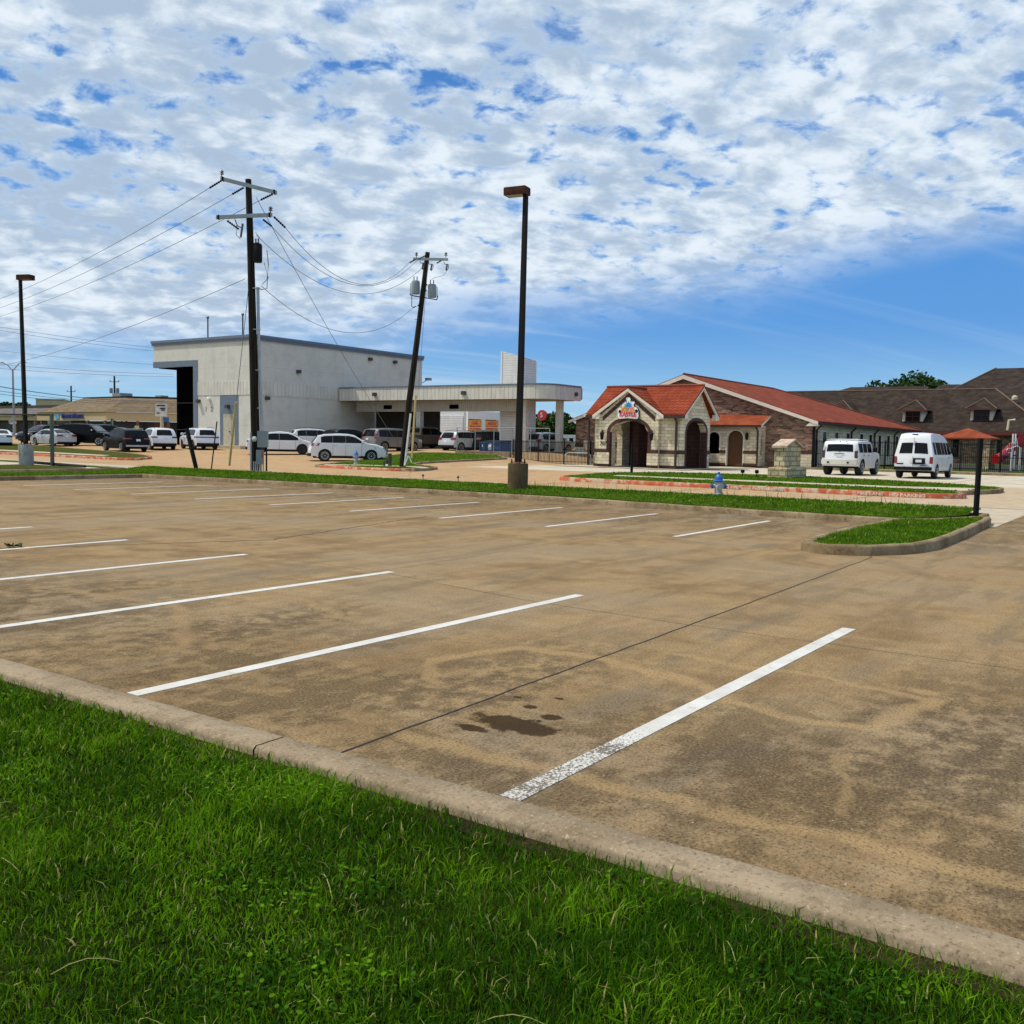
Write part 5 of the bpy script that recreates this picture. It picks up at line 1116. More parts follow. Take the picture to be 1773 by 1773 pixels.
# ------------------------------------------------------------------ lamps and poles
wood_m = None
def wood():
    g = NG('dark weathered pole wood', 0.9, spec=0.2); v = g.mapv(g.obj(), (9, 9, .35)); n = g.noise(v, 2.0, 6, 0.7); n2 = g.noise(g.obj(), .35, 4, .6)
    c = g.mix(g.sm(n, .35, .68), (.006, .0045, .003), (.035, .026, .017)); c = g.mix(g.sm(n2, .5, .7, 0, .3), c, (.06, .05, .035)); g.color(c); g.bump(n, .6, .02); return g.m
wood_m = wood()
M_block = conc('stained lamp plinth', (.095, .068, .036), (.15, .11, .062), (.05, .035, .02), 1.4, .5); M_blockL = conc('grey lamp plinth', (.28, .29, .26), (.36, .37, .33), (.15, .15, .13), 1.4, .4)
def shoebox(label, x, y, zb, zblock, ztop, rb, blockm, head_dir, lean=(0, 0)):
    t = thing('parking_lot_lamp', label, 'street lamp', (x, y, zb), 0, 'shoebox lamps on concrete plinths')
    b = MB(); b.lathe([(rb*1.01, -.1), (rb*1.01, zblock-zb-.03), (rb*.97, zblock-zb)], (x, y, zb), 28); b.build('plinth', blockm, t)
    b = MB(); b.box(x-.17, x+.17, y-.17, y+.17, zblock+.02, zblock+.045); pl_ = b.build('base_plate', plain('rusty base plate', (.10, .045, .025), .8), t)
    for sx in (-1, 1):
        for sy in (-1, 1): MB().tube([(x+sx*.13, y+sy*.13, zblock+.0), (x+sx*.13, y+sy*.13, zblock+.12)], .022, 6).build('anchor_bolt', black_metal, pl_)
    b = MB(); s0, s1 = .075, .055; lx, ly = lean
    q = [(x-s0, y-s0, zblock+.04), (x+s0, y-s0, zblock+.04), (x+s0, y+s0, zblock+.04), (x-s0, y+s0, zblock+.04), (x-s1+lx, y-s1+ly, ztop), (x+s1+lx, y-s1+ly, ztop), (x+s1+lx, y+s1+ly, ztop), (x-s1+lx, y+s1+ly, ztop)]
    b.add(q, [(0,3,2,1), (4,5,6,7), (0,1,5,4), (1,2,6,5), (2,3,7,6), (3,0,4,7)]); b.build('pole', dark_bronze, t)
    d = Vector(head_dir).normalized(); pr = Vector((-d.y, d.x, 0)); c = Vector((x+lx, y+ly, ztop-.13)); L_, w_ = .60, .18
    def bx(mb, a0, a1, ww, z0, z1): 
        q = [c+d*a0-pr*ww, c+d*a1-pr*ww, c+d*a1+pr*ww, c+d*a0+pr*ww]; mb.prism([(p.x, p.y, p.z+z0) for p in q], (0, 0, z1-z0))
    b = MB(); bx(b, -.06, L_, w_, 0, .20); bx(b, -.05, L_-.01, w_-.01, .2, .215); hd = b.build('lamp_head', plain('weathered bronze lamp head', (.060, .022, .010), .7, var=.5, sc=6, spec=.15), t)
    b = MB(); bx(b, .06, L_-.05, w_-.035, -.006, -.002); b.build('lens', plain('dull lamp lens', (.16, .16, .12), .3), hd)
shoebox('tall bronze shoebox lamp on a brown concrete plinth in the middle grass island', 22.45, 15.25, .14, .93, 8.5, .285, M_block, (-.15, 1, 0), (0.04, -.05))
shoebox('tall bronze shoebox lamp on a pale grey plinth at the left side', 22.35, 41.0, .1, 1.0, 8.15, .30, M_blockL, (.35, -1, 0), (-.06, .10))
def insul(b, p, n=3, r=.06, h=.07):
    for k in range(n): b.lathe([(.02, k*h), (r, k*h+.01), (r*.8, k*h+.04), (.02, k*h+h)], p, 8)
def dead_end(b, a, c):
    a, c = Vector(a), Vector(c); n = 6; pts = []; rs = []
    for i in range(n*2+1): pts.append(a+(c-a)*i/(2*n)); rs.append(.045 if i % 2 else .022)
    b.tube(pts, rs, 7)
PX, PY = 24.2, 28.3
def pole1():
    t = thing('utility_pole', 'straight tall wooden utility pole with two grey crossarms, transformer and meter boxes', 'utility pole', (PX, PY, .2))
    tp = (24.05, 28.56, 10.95)
    MB().tube([(PX, PY, -.1), (PX-.05, PY+.09, 4), (24.1, 28.48, 8), tp], [.17, .155, .13, .11], 12).build('pole', wood_m, t)
    def arm(a, c, nm='crossarm'):
        a, c = Vector(a), Vector(c); d = (c-a).normalized(); off = Vector((-.13, -.06, 0)); b = MB(); h = .065
        n = Vector((-d.y, d.x, 0)).normalized()*.05
        b.prism([a+off-n-Vector((0,0,h)), a+off+n-Vector((0,0,h)), a+off+n+Vector((0,0,h)), a+off-n+Vector((0,0,h))], c-a); ar = b.build(nm, plain('grey fibreglass arm', (.30, .35, .36), .5), t)
        b = MB()
        for q in (a+off+d*.06, c+off-d*.12): b.prism([q-n*1.4-Vector((0,0,h*1.2)), q+n*1.4-Vector((0,0,h*1.2)), q+n*1.4+Vector((0,0,h*1.2)), q-n*1.4+Vector((0,0,h*1.2))], d*.06)
        b.build('arm_band', black_metal, ar)
    arm((23.52, 29.35, 10.93), (24.69, 27.66, 10.46)); arm((23.42, 29.48, 9.53), (24.58, 27.79, 9.66))
    for p in ((23.42, 29.27, 11.0), (24.42, 27.78, 9.72)):
        b = MB(); b.tube([p, (p[0], p[1], p[2]+.1)], .02, 6); insul(b, (p[0], p[1], p[2]+.08), 2, .085, .08); b.build('pin_insulator', porcelain, t)
    for a, c in (((23.45, 29.3, 10.88), (23.25, 29.75, 10.62)), ((23.95, 28.7, 10.65), (23.75, 29.1, 10.42)), ((24.5, 27.75, 10.42), (24.25, 28.12, 10.2)), ((24.3, 28.05, 9.5), (24.45, 27.75, 9.25)), ((24.5, 27.7, 9.6), (24.7, 27.3, 9.2)), ((23.6, 29.2, 9.45), (23.85, 28.85, 9.15))):
        b = MB(); dead_end(b, a, c); b.build('strain_insulator', black_metal, t)
    b = MB(); b.tube([(23.75, 28.95, 9.5), (23.8, 28.85, 9.25), (23.9, 28.75, 9.2)], .02, 6); b.tube([(23.92, 28.72, 9.35), (23.88, 28.78, 8.85)], .04, 8); b.tube([(23.8, 28.9, 9.3), (23.78, 28.92, 8.95), (23.88, 28.8, 8.8)], .015, 6); b.build('fuse_cutout', porcelain, t)
    b = MB(); b.lathe([(.02, -.02), (.17, 0), (.18, .08), (.18, .62), (.14, .68), (.03, .72)], (24.2, 28.25, 7.95), 18); tr = b.build('transformer', black_metal, t)
    b = MB()
    for dy in (-.06, .08): insul(b, (24.2, 28.25+dy, 8.62), 4, .03, .05)
    b.tube([(24.3, 28.2, 8.8), (24.28, 28.25, 8.9), (24.2, 28.35, 9.05)], .01, 6); b.build('bushing', porcelain, tr)
    b = MB(); b.tube([(24.42, 27.98, 8.4), (24.46, 27.94, 7.9), (24.44, 27.98, 7.4), (24.40, 27.95, 7.0), (24.25, 28.15, 6.95)], .014, 6); b.tube([(24.35, 28.05, 7.95), (24.46, 27.95, 7.4), (24.3, 28.1, 7.15)], .012, 6); b.build('drop_cable', black_metal, t)
    b = MB(); b.tube([(24.22, 28.24, 7.05), (24.25, 28.2, 4), (24.33, 28.1, 1.6)], .055, 8); b.build('conduit', steel, t)
    b = MB()
    for z in (7.0, 5.5, 4.0, 2.6): b.tube([(24.05, 28.33, z), (24.25, 28.12, z)], .02, 6)
    b.build('conduit_strap', steel, t)
pole1()
def meters():
    t = thing('meter_rack', 'grey electric meter boxes on a steel rack at the foot of the straight pole', 'meter rack', (24.05, 28.15, .2))
    ux = R0.copy(); base = Vector((24.0, 28.05, .2)) 
    def bx(b, u0, u1, z0, z1, d0, d1):
        q = [base+ux*u0+F0*d0, base+ux*u1+F0*d0, base+ux*u1+F0*d1, base+ux*u0+F0*d1]; b.prism([(p.x, p.y, .2+z0) for p in q], (0, 0, z1-z0))
    b = MB(); bx(b, .05, .42, .95, 1.55, -.12, .06); bm_ = b.build('meter_box', greybox, t)
    b = MB(); bx(b, -.25, -.2, 0, 1.5, 0, .05); b.build('rack_post', steel, t)
    b = MB(); bx(b, .33, .38, -.05, .95, 0, .05); b.build('rack_post', black_metal, t)
    b = MB(); bx(b, .0, .26, .32, .85, -.1, .04); b.build('lower_box', greybox, t)
    b = MB(); bx(b, .20, .26, .55, .8, -.11, -.10); b.build('warning_label', plain('faded red label', (.30, .10, .05), .6), t)
    b = MB(); p = base+ux*-.03+F0*-.12; b.lathe([(.10, 0), (.10, -.06), (.03, -.09)], (p.x, p.y, 1.45), 12, 'x'); b.build('meter_dial', plain('glass meter', (.5, .52, .52), .1), t)
    b = MB()
    for u in (-.12, -.05, .02, .1, .17, .24): q = base+ux*u+F0*.02; b.tube([(q.x, q.y, .1), (q.x, q.y, .62)], .022, 6)
    b.build('conduit', steel, t)
    b = MB(); bx(b, -.32, .5, .0, .06, -.2, .25); b.build('concrete_pad', M_walk, t)
meters()
BX, BY = 38.56, 33.47
def at_d(px, py, D):
    x = (px-886.5); y = (py-886.5); d = Fv*FPX+Rv*x-Uv*y; k = D/(d.dot(F0)); return Vector((0, 0, EYE))+d*k
def pole2():
    t = thing('utility_pole', 'leaning wooden utility pole with twin grey transformers beside the driveway', 'utility pole', (BX, BY, .1))
    D0 = BX*F0.x+BY*F0.y
    q = lambda x, y, dd=0: at_d(x, y, D0+dd)
    MB().tube([q(696.5, 812), q(708, 700), q(722, 590), q(740.5, 437)], [.18, .165, .15, .12], 12).build('pole', wood_m, t)
    b = MB(); a, c = q(716, 449), q(776, 450, -.2); b.prism([a-Vector((0,0,.06))+F0*-.17, a+Vector((0,0,.06))+F0*-.17, a+Vector((0,0,.06))+F0*-.07, a-Vector((0,0,.06))+F0*-.07], c-a); b.build('crossarm', plain('grey fibreglass arm', (.30, .35, .36), .5), t)
    for x, y in ((721, 446), (772, 446)):
        b = MB(); p = q(x, y, -.12); b.tube([p, p+Vector((0,0,.12))], .02, 6); insul(b, p+Vector((0,0,.1)), 2, .09, .09); b.build('pin_insulator', porcelain, t)
    for A, B_ in (((720, 449), (709, 455)), ((738, 442), (726, 448)), ((766, 450), (756, 456))):
        b = MB(); dead_end(b, q(*A, -.15), q(*B_, -.2)); b.build('strain_insulator', black_metal, t)
    for x, y in ((733, 455), (748, 457), (774.5, 457)):
        b = MB(); b.tube([q(x, y, -.2), q(x-2.2, y+11, -.2)], .045, 8); b.tube([q(x+2.5, y+1, -.2), q(x+1.5, y+8, -.2), q(x-1.5, y+12, -.2)], .018, 6); b.tube([q(x-6, y-3, -.15), q(x-4, y+1, -.18), q(x, y, -.2)], .018, 6); b.build('fuse_cutout', porcelain, t)
    for x, y, w_ in ((719.5, 509, .22), (748, 515, .22)):
        p = q(x, y, -.05); b = MB(); b.lathe([(.03, -.02), (w_*.94, 0), (w_, .06), (w_, .60), (w_*.86, .67), (.03, .70)], (p.x, p.y, p.z), 20); tr = b.build('transformer', plain('grey transformer tank', (.22, .27, .29), .45), t)
        b = MB()
        for du in (-.09, .07): o = p+R0*du; insul(b, (o.x, o.y, o.z+.68), 4, .032, .055)
        b.build('bushing', porcelain, tr)
        b = MB(); o = p+R0*(-.26 if x < 730 else .26); b.tube([o+Vector((0,0,.55)), o, o+Vector((0,0,-.1))], .022, 6); b.build('bracket', greybox, tr)
    b = MB(); b.tube([q(709, 509), q(717, 512.5), q(730, 514.5), q(757, 519), q(758, 512)], .028, 6); b.tube([q(713, 511), q(713, 530), q(716, 533), q(721, 530)], .022, 6); b.build('cable_loop', black_metal, t)
    b = MB(); b.tube([q(774, 468, -.2), q(768, 477, -.2), q(752, 481, -.1), q(747, 484)], .01, 6); b.build('jumper_wire', wire_m, t)
    for y, x in ((493, 735), (503, 733.5), (529, 728.5)):
        b = MB(); p = q(x, y); b.lathe([(.165, -.03), (.165, .03)], (p.x, p.y, p.z), 12); b.build('pole_band', black_metal, t)
    b = MB()
    for x, y in ((722.5, 553), (727.5, 556), (715, 640), (720, 642), (708, 660)): p = q(x, y); b.tube([p+R0*-.13, p+R0*.13], .02, 6)
    b.build('step_bolt', steel, t)
    b = MB(); b.tube([q(711, 716, -.15), q(706, 760, -.15), q(700.5, 806, -.15)], .055, 8); b.build('white_conduit', white_paint, t)
    b = MB(); b.tube([q(701, 805, -.2), q(707, 789, -.2)], .03, 6); b.tube([q(707, 789, -.2), q(713, 801, -.2)], .03, 6); b.build('white_brace', white_paint, t)
pole2()
def leanpost(nm, label, cat, A, B_, r, m, n=8): tag(MB().tube([A, B_], r, n).build(nm, m, org=A), label, cat)
yel = plain('faded yellow plastic', (.50, .40, .16), .6); 
leanpost('guy_guard', 'pale yellow guy wire guard leaning in the grass left of the straight pole', 'guy guard', (24.3, 29.97, .40), (24.12, 29.35, 2.83), .045, yel)
leanpost('guy_guard', 'pale yellow guy wire guard right of the leaning utility pole', 'guy guard', at_d(713, 793, 47.5), at_d(720, 684, 47.5), .05, yel)
leanpost('leaning_post', 'thick black steel post leaning left in the grass in front of the white crossover', 'post', (24.2, 31.8, .1), (23.95, 32.1, 1.82), .085, black_metal, 4)
leanpost('thin_rod', 'thin dark rod leaning right between the black post and the yellow guard', 'rod', (24.4, 31.2, .1), (24.5, 30.95, 2.1), .025, black_metal)
leanpost('steel_post', 'straight black steel post at the right corner of the island kerb', 'post', (22.52, 3.42, .1), (22.53, 3.41, 1.80), .058, black_metal, 4)
# clearance bar on the left
def bar():
    t = thing('clearance_bar', 'green grey post with a long horizontal arm reaching left', 'clearance bar', (22.9, 39.9, .1))
    MB().box(22.84, 22.96, 39.84, 39.96, .0, 2.35).build('post', plain('green grey steel', (.06, .085, .07), .5), t)
    MB().tube([(22.9, 39.9, 2.3), (20.6, 43.2, 2.28), (16.0, 50, 2.26)], .035, 6).build('arm', black_metal, t)
bar()
tag(MB().tube([(22.9, 41.6, .22), (23.0, 37.6, .14)], .07, 6).build('low_dark_bar', black_metal, org=(22.9, 41.6, .2)), 'low black bar along the ground in front of the pale lamp plinth', 'bar')  # low black tube along the ground beside the plinth
# ------------------------------------------------------------------ wires
def wire(label, A, B_, sag, r=.011, name='power_line', n=24, grp='overhead wires'):
    A, B_ = Vector(A), Vector(B_); pts = [A+(B_-A)*(i/n)-Vector((0, 0, sag*4*(i/n)*(1-i/n))) for i in range(n+1)]
    tag(MB().tube(pts, r, 5).build(name, wire_m, org=A), label, 'power line', grp)
wire('highest wire running left from the top crossarm tip of the straight pole', (23.25, 29.75, 10.62), (42.51, 97.05, 11.93), 1.2)
wire('second wire running left from just under the top of the straight pole', (23.75, 29.1, 10.42), (42.5, 97.06, 11.29), 1.2)
wire('third wire running left, attached at the right end of the top crossarm', (24.25, 28.12, 10.2), (42.5, 97.07, 10.7), 1.2)
wire('low single wire running left from the middle of the straight pole', (23.98, 28.67, 7.35), (42.43, 97.15, 7.1), 1.3)
q2 = lambda x, y: at_d(x, y, BX*F0.x+BY*F0.y-.2)
wire('uppermost slack wire between the lower crossarm and the leaning pole', (24.7, 27.3, 9.2), q2(708, 455), 1.55)
wire('middle slack wire crossing between the two utility poles', (24.45, 27.75, 9.25), q2(725, 448), 1.75)
wire('slack wire that dips lowest of the trio between the two utility poles', (24.2, 28.3, 8.95), q2(733, 462), 1.75)
wire('sagging service wire between mid heights of the two utility poles', (24.25, 28.1, 7.1), q2(718, 530), 1.55)
wire('long straight guy wire slanting down right from the top of the straight pole', (24.2, 28.3, 10.3), at_d(690, 772, 47.6), .25)
wire('left guy wire descending to the yellow guard by the straight pole', (24.05, 28.5, 7.35), (24.3, 29.97, .42), .02, .012)
wire('thin ground wire hanging beside the leaning pole', q2(741, 455), at_d(723, 690, 47.5), .1, .012)
for k, (ya, yb, D1, D2) in enumerate([(560, 600, 120, 150), (566, 606, 121, 151), (604, 628, 140, 150), (629, 643, 130, 150), (637, 647, 130, 150)]):
    wire(['upper','second','third','fourth','lowest'][k]+' faint distant wire in the left sky ending behind the grey building', at_d(-60, ya-4, D1), at_d(300, yb+5, D2), .3, .022, 'distant_wire', 12, 'distant wires')
for k, (ya, yb) in enumerate([(664, 696), (673, 697), (679, 699)]):
    wire(['upper','middle','lower'][k]+' dark cable crossing in front of the tan roof', at_d(-60, ya-5, 70), at_d(285, yb-2, 118), .5, .035 if k == 0 else .02, 'distant_wire', 12, 'distant cables')
# ------------------------------------------------------------------ street lamp and far poles
def dlamp():
    t = thing('double_street_lamp', 'slim grey street lamp with two arms at the far left', 'street lamp', (58.2, 109.5, .9))
    q = lambda x, y: at_d(x, y, 110)
    MB().tube([q(25, 762), q(22, 640)], [.16, .09], 8).build('pole', greybox, t)
    for s in (((22, 642), (13, 632), (6, 629)), ((22, 642), (33, 629), (38, 628))): MB().tube([q(*p) for p in s], .06, 6).build('arm', greybox, t)
    for s in ((2, 628), (41, 627.5)): 
        p = q(*s); MB().lathe([(.1, -.08), (.35, -.02), (.2, .1)], (p.x, p.y, p.z), 10).build('lamp_head', greybox, t)
dlamp()
def farpole(label, x, ytop, D, tr):
    p = at_d(x, ytop, D); t = thing('utility_pole', label, 'utility pole', (p.x, p.y, 1))
    MB().tube([(p.x, p.y, .5), p], [.2, .14], 8).build('pole', wood_m, t)
    c = at_d(x, ytop+10, D); b = MB(); b.tube([c-R0*.8, c+R0*.8], .07, 6); b.build('crossarm', greybox, t)
    b = MB()
    for s in (-.75, .75): insul(b, c+R0*s, 3, .12, .12)
    b.build('pin_insulator', porcelain, t)
    if tr:
        for s in (-.55, .55): 
            q = at_d(x, ytop+30, D)+R0*s; b = MB(); b.lathe([(.05, 0), (.28, .02), (.28, .85), (.05, .95)], (q.x, q.y, q.z), 12); b.build('transformer', greybox, t)
farpole('far utility pole with twin transformers above the tan roof', 198, 651, 165, True); farpole('thin far utility pole standing behind the left part of the tan roof', 123, 668, 185, False)
# ------------------------------------------------------------------ plaza buildings on the left
def plaza():
    A, B_, C_ = Vector((83.7, 150.1, 0)), Vector((81.8, 128.1, 0)), Vector((90.5, 119.5, 0))
    t = thing('tan_plaza_building', 'low tan plaza building with brown hipped roof and blue dental office lettering', 'building', (81.8, 128.1, 1))
    inw = lambda a, c, k: (Vector((-(c-a).y, (c-a).x, 0)).normalized()*k)
    b = MB(); n1 = inw(A, B_, 1); n2 = inw(B_, C_, 1); nb = (n1+n2).normalized()*1.15
    def up(v, z): return (v.x, v.y, z)
    b.prism([up(A, 3.42), up(B_, 3.42), up(B_, 4.66), up(A, 4.66)], n1*.3); b.prism([up(B_, 3.42), up(C_, 3.42), up(C_, 4.66), up(B_, 4.66)], n2*.3); b.build('fascia', M_monofascia, t)
    b = MB(); r1, r2, r3 = A+n1*4+(B_-A).normalized()*7, B_+nb*4, C_+n2*4
    b.add([up(A-n1*.2, 4.68), up(B_-nb*.2, 4.68), up(r2, 6.95), up(r1, 7.0)], [(0,1,2,3)]); b.add([up(B_-nb*.2, 4.68), up(C_-n2*.2, 4.68), up(r3, 6.95), up(r2, 6.95)], [(0,1,2,3)])
    b.add([up(A-n1*.2, 4.68), up(r1, 7.0), up(A+n1*9, 7.0), up(A+n1*14, 4.68)], [(0,1,2,3)]); b.build('roof', M_tanroof, t)
    b = MB(); b.prism([up(r1, 6.98), up(r2, 6.96), up(r2, 7.18), up(r1, 7.18)], n1*.3); b.prism([up(r2, 6.96), up(r3, 6.96), up(r3, 7.18), up(r2, 7.18)], n2*.3); b.build('roof_edge', trim, t)
    b = MB(); a1, b1, c1 = A+n1*2.5, B_+nb*2.5, C_+n2*2.5
    b.prism([up(a1, .5), up(b1, .5), up(b1, 3.4), up(a1, 3.4)], n1*.2); b.prism([up(b1, .5), up(c1, .5), up(c1, 3.4), up(b1, 3.4)], n2*.2); b.build('storefront', plain('dark storefront', (.018, .014, .012), .3), t)
    b = MB()
    for k in (.06, .26, .5, .74, .97):
        p = A.lerp(B_, k)+n1*.15; b.box(p.x-.15, p.x+.15, p.y-.15, p.y+.15, .5, 3.42)
    for k in (.35, .7): p = B_.lerp(C_, k)+n2*.15; b.box(p.x-.15, p.x+.15, p.y-.15, p.y+.15, .5, 3.42)
    b.build('column', plain('tan brick column', (.16, .09, .05), .8), t)
    b = MB(); p, q = b1.lerp(c1, .45)-n2*.03, b1.lerp(c1, .62)-n2*.03; b.prism([up(p, .6), up(q, .6), up(q, 3.3), up(p, 3.3)], n2*.02); b.build('brown_door', plain('orange brown panel', (.22, .08, .03), .6), t)
    d = (B_-A).normalized(); blue = plain('blue letters', (.01, .02, .22), .4); 
    text_mesh('lettering', 'M', .98, A.lerp(B_, .405)-n1*.12+Vector((0,0,4.05)), d, (0,0,1), blue, t, .12, 1.0, bold=.02)
    text_mesh('lettering', 'ONARCH', .76, A.lerp(B_, .49)-n1*.12+Vector((0,0,4.02)), d, (0,0,1), blue, t, .12, 1.05, bold=.02)
    text_mesh('lettering', 'D', .98, A.lerp(B_, .578)-n1*.12+Vector((0,0,4.05)), d, (0,0,1), blue, t, .12, 1.0, bold=.02)
    text_mesh('lettering', 'ENTAL', .76, A.lerp(B_, .65)-n1*.12+Vector((0,0,4.02)), d, (0,0,1), blue, t, .12, 1.05, bold=.02)
    lb = plain('light blue logo', (.05, .30, .62), .4); P0 = A.lerp(B_, .32)-n1*.1
    for s0, s1, c in ((-.5, -.02, lb), (.02, .5, plain('teal logo', (.12, .42, .62), .4))):
        b = MB(); p, q = P0+d*s0, P0+d*s1; b.prism([up(p, 3.65), up(q, 3.55 if s0 < 0 else 3.65), up(q, 4.35 if s0 < 0 else 4.5), up(p, 4.5 if s0 < 0 else 4.35)], n1*.05); b.build('logo', c, t)
    for px_, w_, yt in ((212, 1.05, 681), (280, .7, 685)): b = MB(); p = at_d(px_, yt, 150); b.box(p.x-w_, p.x+w_, p.y-w_, p.y+w_, 6.9, p.z); b.build('roof_unit', greybox, t)
    t = thing('grey_roof_shops', 'long low shop building with grey shingle roof at the far left edge', 'building', (88, 170, 1))
    A, B_ = Vector((90.5, 205, 0)), Vector((87.1, 157, 0)); n = inw(A, B_, 1)
    b = MB(); b.prism([up(A, 3.5), up(B_, 3.5), up(B_, 4.3), up(A, 4.3)], n*.3); b.build('fascia', M_monofascia, t)
    b = MB(); b.add([up(A-n*.3, 4.3), up(B_-n*.3, 4.3), up(B_+n*5, 5.8), up(A+n*5, 5.8)], [(0,1,2,3)]); b.build('roof', M_greyroof, t)
    b = MB(); b.prism([up(A+n*5, 5.6), up(B_+n*5, 5.6), up(B_+n*5, 6.3), up(A+n*5, 6.3)], n*.3); b.build('parapet', plain('brown parapet', (.05, .035, .03), .8), t)
    b = MB(); a1, b1 = A+n*2, B_+n*2; b.prism([up(a1, .5), up(b1, .5), up(b1, 3.5), up(a1, 3.5)], n*.2); b.build('storefront', plain('dark storefront', (.018, .014, .012), .3), t)
    p = B_.lerp(A, .16)-n*.1; text_mesh('lettering', 'TCorner', .8, p+Vector((0,0,3.1)), (B_-A).normalized(), (0,0,1), white_paint, t, .08, 1.0)
    b = MB()
    for k in range(7): p = B_.lerp(A, k/7)+n*.2; b.box(p.x-.2, p.x+.2, p.y-.2, p.y+.2, .5, 3.5)
    b.build('column', plain('tan brick column', (.16, .09, .05), .8), t)
    p0, p1 = at_d(62, 700, 200), at_d(112, 700, 200); t = thing('cream_commercial_block', 'distant plain cream block building behind the tan roof', 'building', (p0.x, p0.y, 0))
    b = MB(); b.prism([(p0.x, p0.y, 0), (p1.x, p1.y, 0), (p1.x, p1.y, 8.3), (p0.x, p0.y, 8.3)], (6, 8, 0)); b.build('wall', plain('cream render', (.50, .42, .25), .8), t)
    b = MB(); b.prism([(p0.x-.1, p0.y-.1, 8.3), (p1.x-.1, p1.y-.1, 8.3), (p1.x-.1, p1.y-.1, 8.5), (p0.x-.1, p0.y-.1, 8.5)], (6.2, 8.2, 0)); b.build('roof_trim', M_monofascia, t)
plaza()
def signs():
    t = thing('plaza_sign', 'white multi-tenant sign board on a post left of the black bay', 'sign', tuple(at_d(281, 760, 100))[:2]+(.8,))
    q = lambda x, y, D=100: at_d(x, y, D)
    a, c, e, f = q(269, 721), q(288, 721), q(288, 699), q(269, 699); b = MB(); b.prism([a, c, e, f], F0*.3); b.build('sign_board', white_paint, t)
    MB().tube([q(280.5, 765), q(280.5, 721)], .18, 8).build('post', plain('cream post', (.5, .45, .33), .6), t)
    b = MB()
    for y, x0, x1 in ((702, 271, 286), (707, 277, 286), (710, 279, 285), (715, 271, 276)): b.prism([q(x0, y+.9, 99.95), q(x1, y+.9, 99.95), q(x1, y-.9, 99.95), q(x0, y-.9, 99.95)], -F0*.03)
    b.build('lettering', black_metal, t)
    b = MB(); b.prism([q(283, 731), q(292, 731), q(292, 722.5), q(283, 722.5)], F0*.1); b.build('blue_sign', plain('sign blue', (.02, .12, .45), .5), t)
    b = MB(); b.prism([q(233, 746), q(240, 746), q(240, 737), q(233, 737)], F0*.1); tag(b.build('yard_sign', plain('cream sign', (.6, .5, .3), .6), org=tuple(q(236, 742))), 'small cream sign board behind the parked white crossover at the tan plaza', 'sign')
    p = at_d(194, 734, 120); t = thing('small_road_sign', 'small dark sign on a thin post behind the parked black SUV', 'sign', (p.x, p.y, 1))
    MB().tube([at_d(195, 765, 120), at_d(195, 726, 120)], .05, 6).build('post', greybox, t); b = MB(); b.prism([at_d(191.5, 734, 120), at_d(196.5, 734, 120), at_d(196.5, 725, 120), at_d(191.5, 725, 120)], F0*.06); b.build('sign_board', plain('dark sign back', (.05, .06, .06), .6), t)
    p = at_d(938, 719, 130); t = thing('round_red_sign', 'round red petrol-type sign on a pole seen under the canopy', 'sign', (p.x, p.y, 1))
    t['label'] = 'round red sign on a dark pole seen under the canopy'
    b = MB(); b.lathe([(.72, 0), (.72, .3)], (p.x, p.y, p.z), 20, 'x'); b.build('disc', plain('sign red', (.45, .02, .02), .4), t); MB().tube([(p.x-.02, p.y+1.6, .5), (p.x-.02, p.y+1.6, p.z+1)], .2, 8).build('post', black_metal, t)
    text_mesh('lettering', 'S', .9, (p.x-.05, p.y, p.z), (0, -1, 0), (0, 0, 1), white_paint, t, .04)
signs()
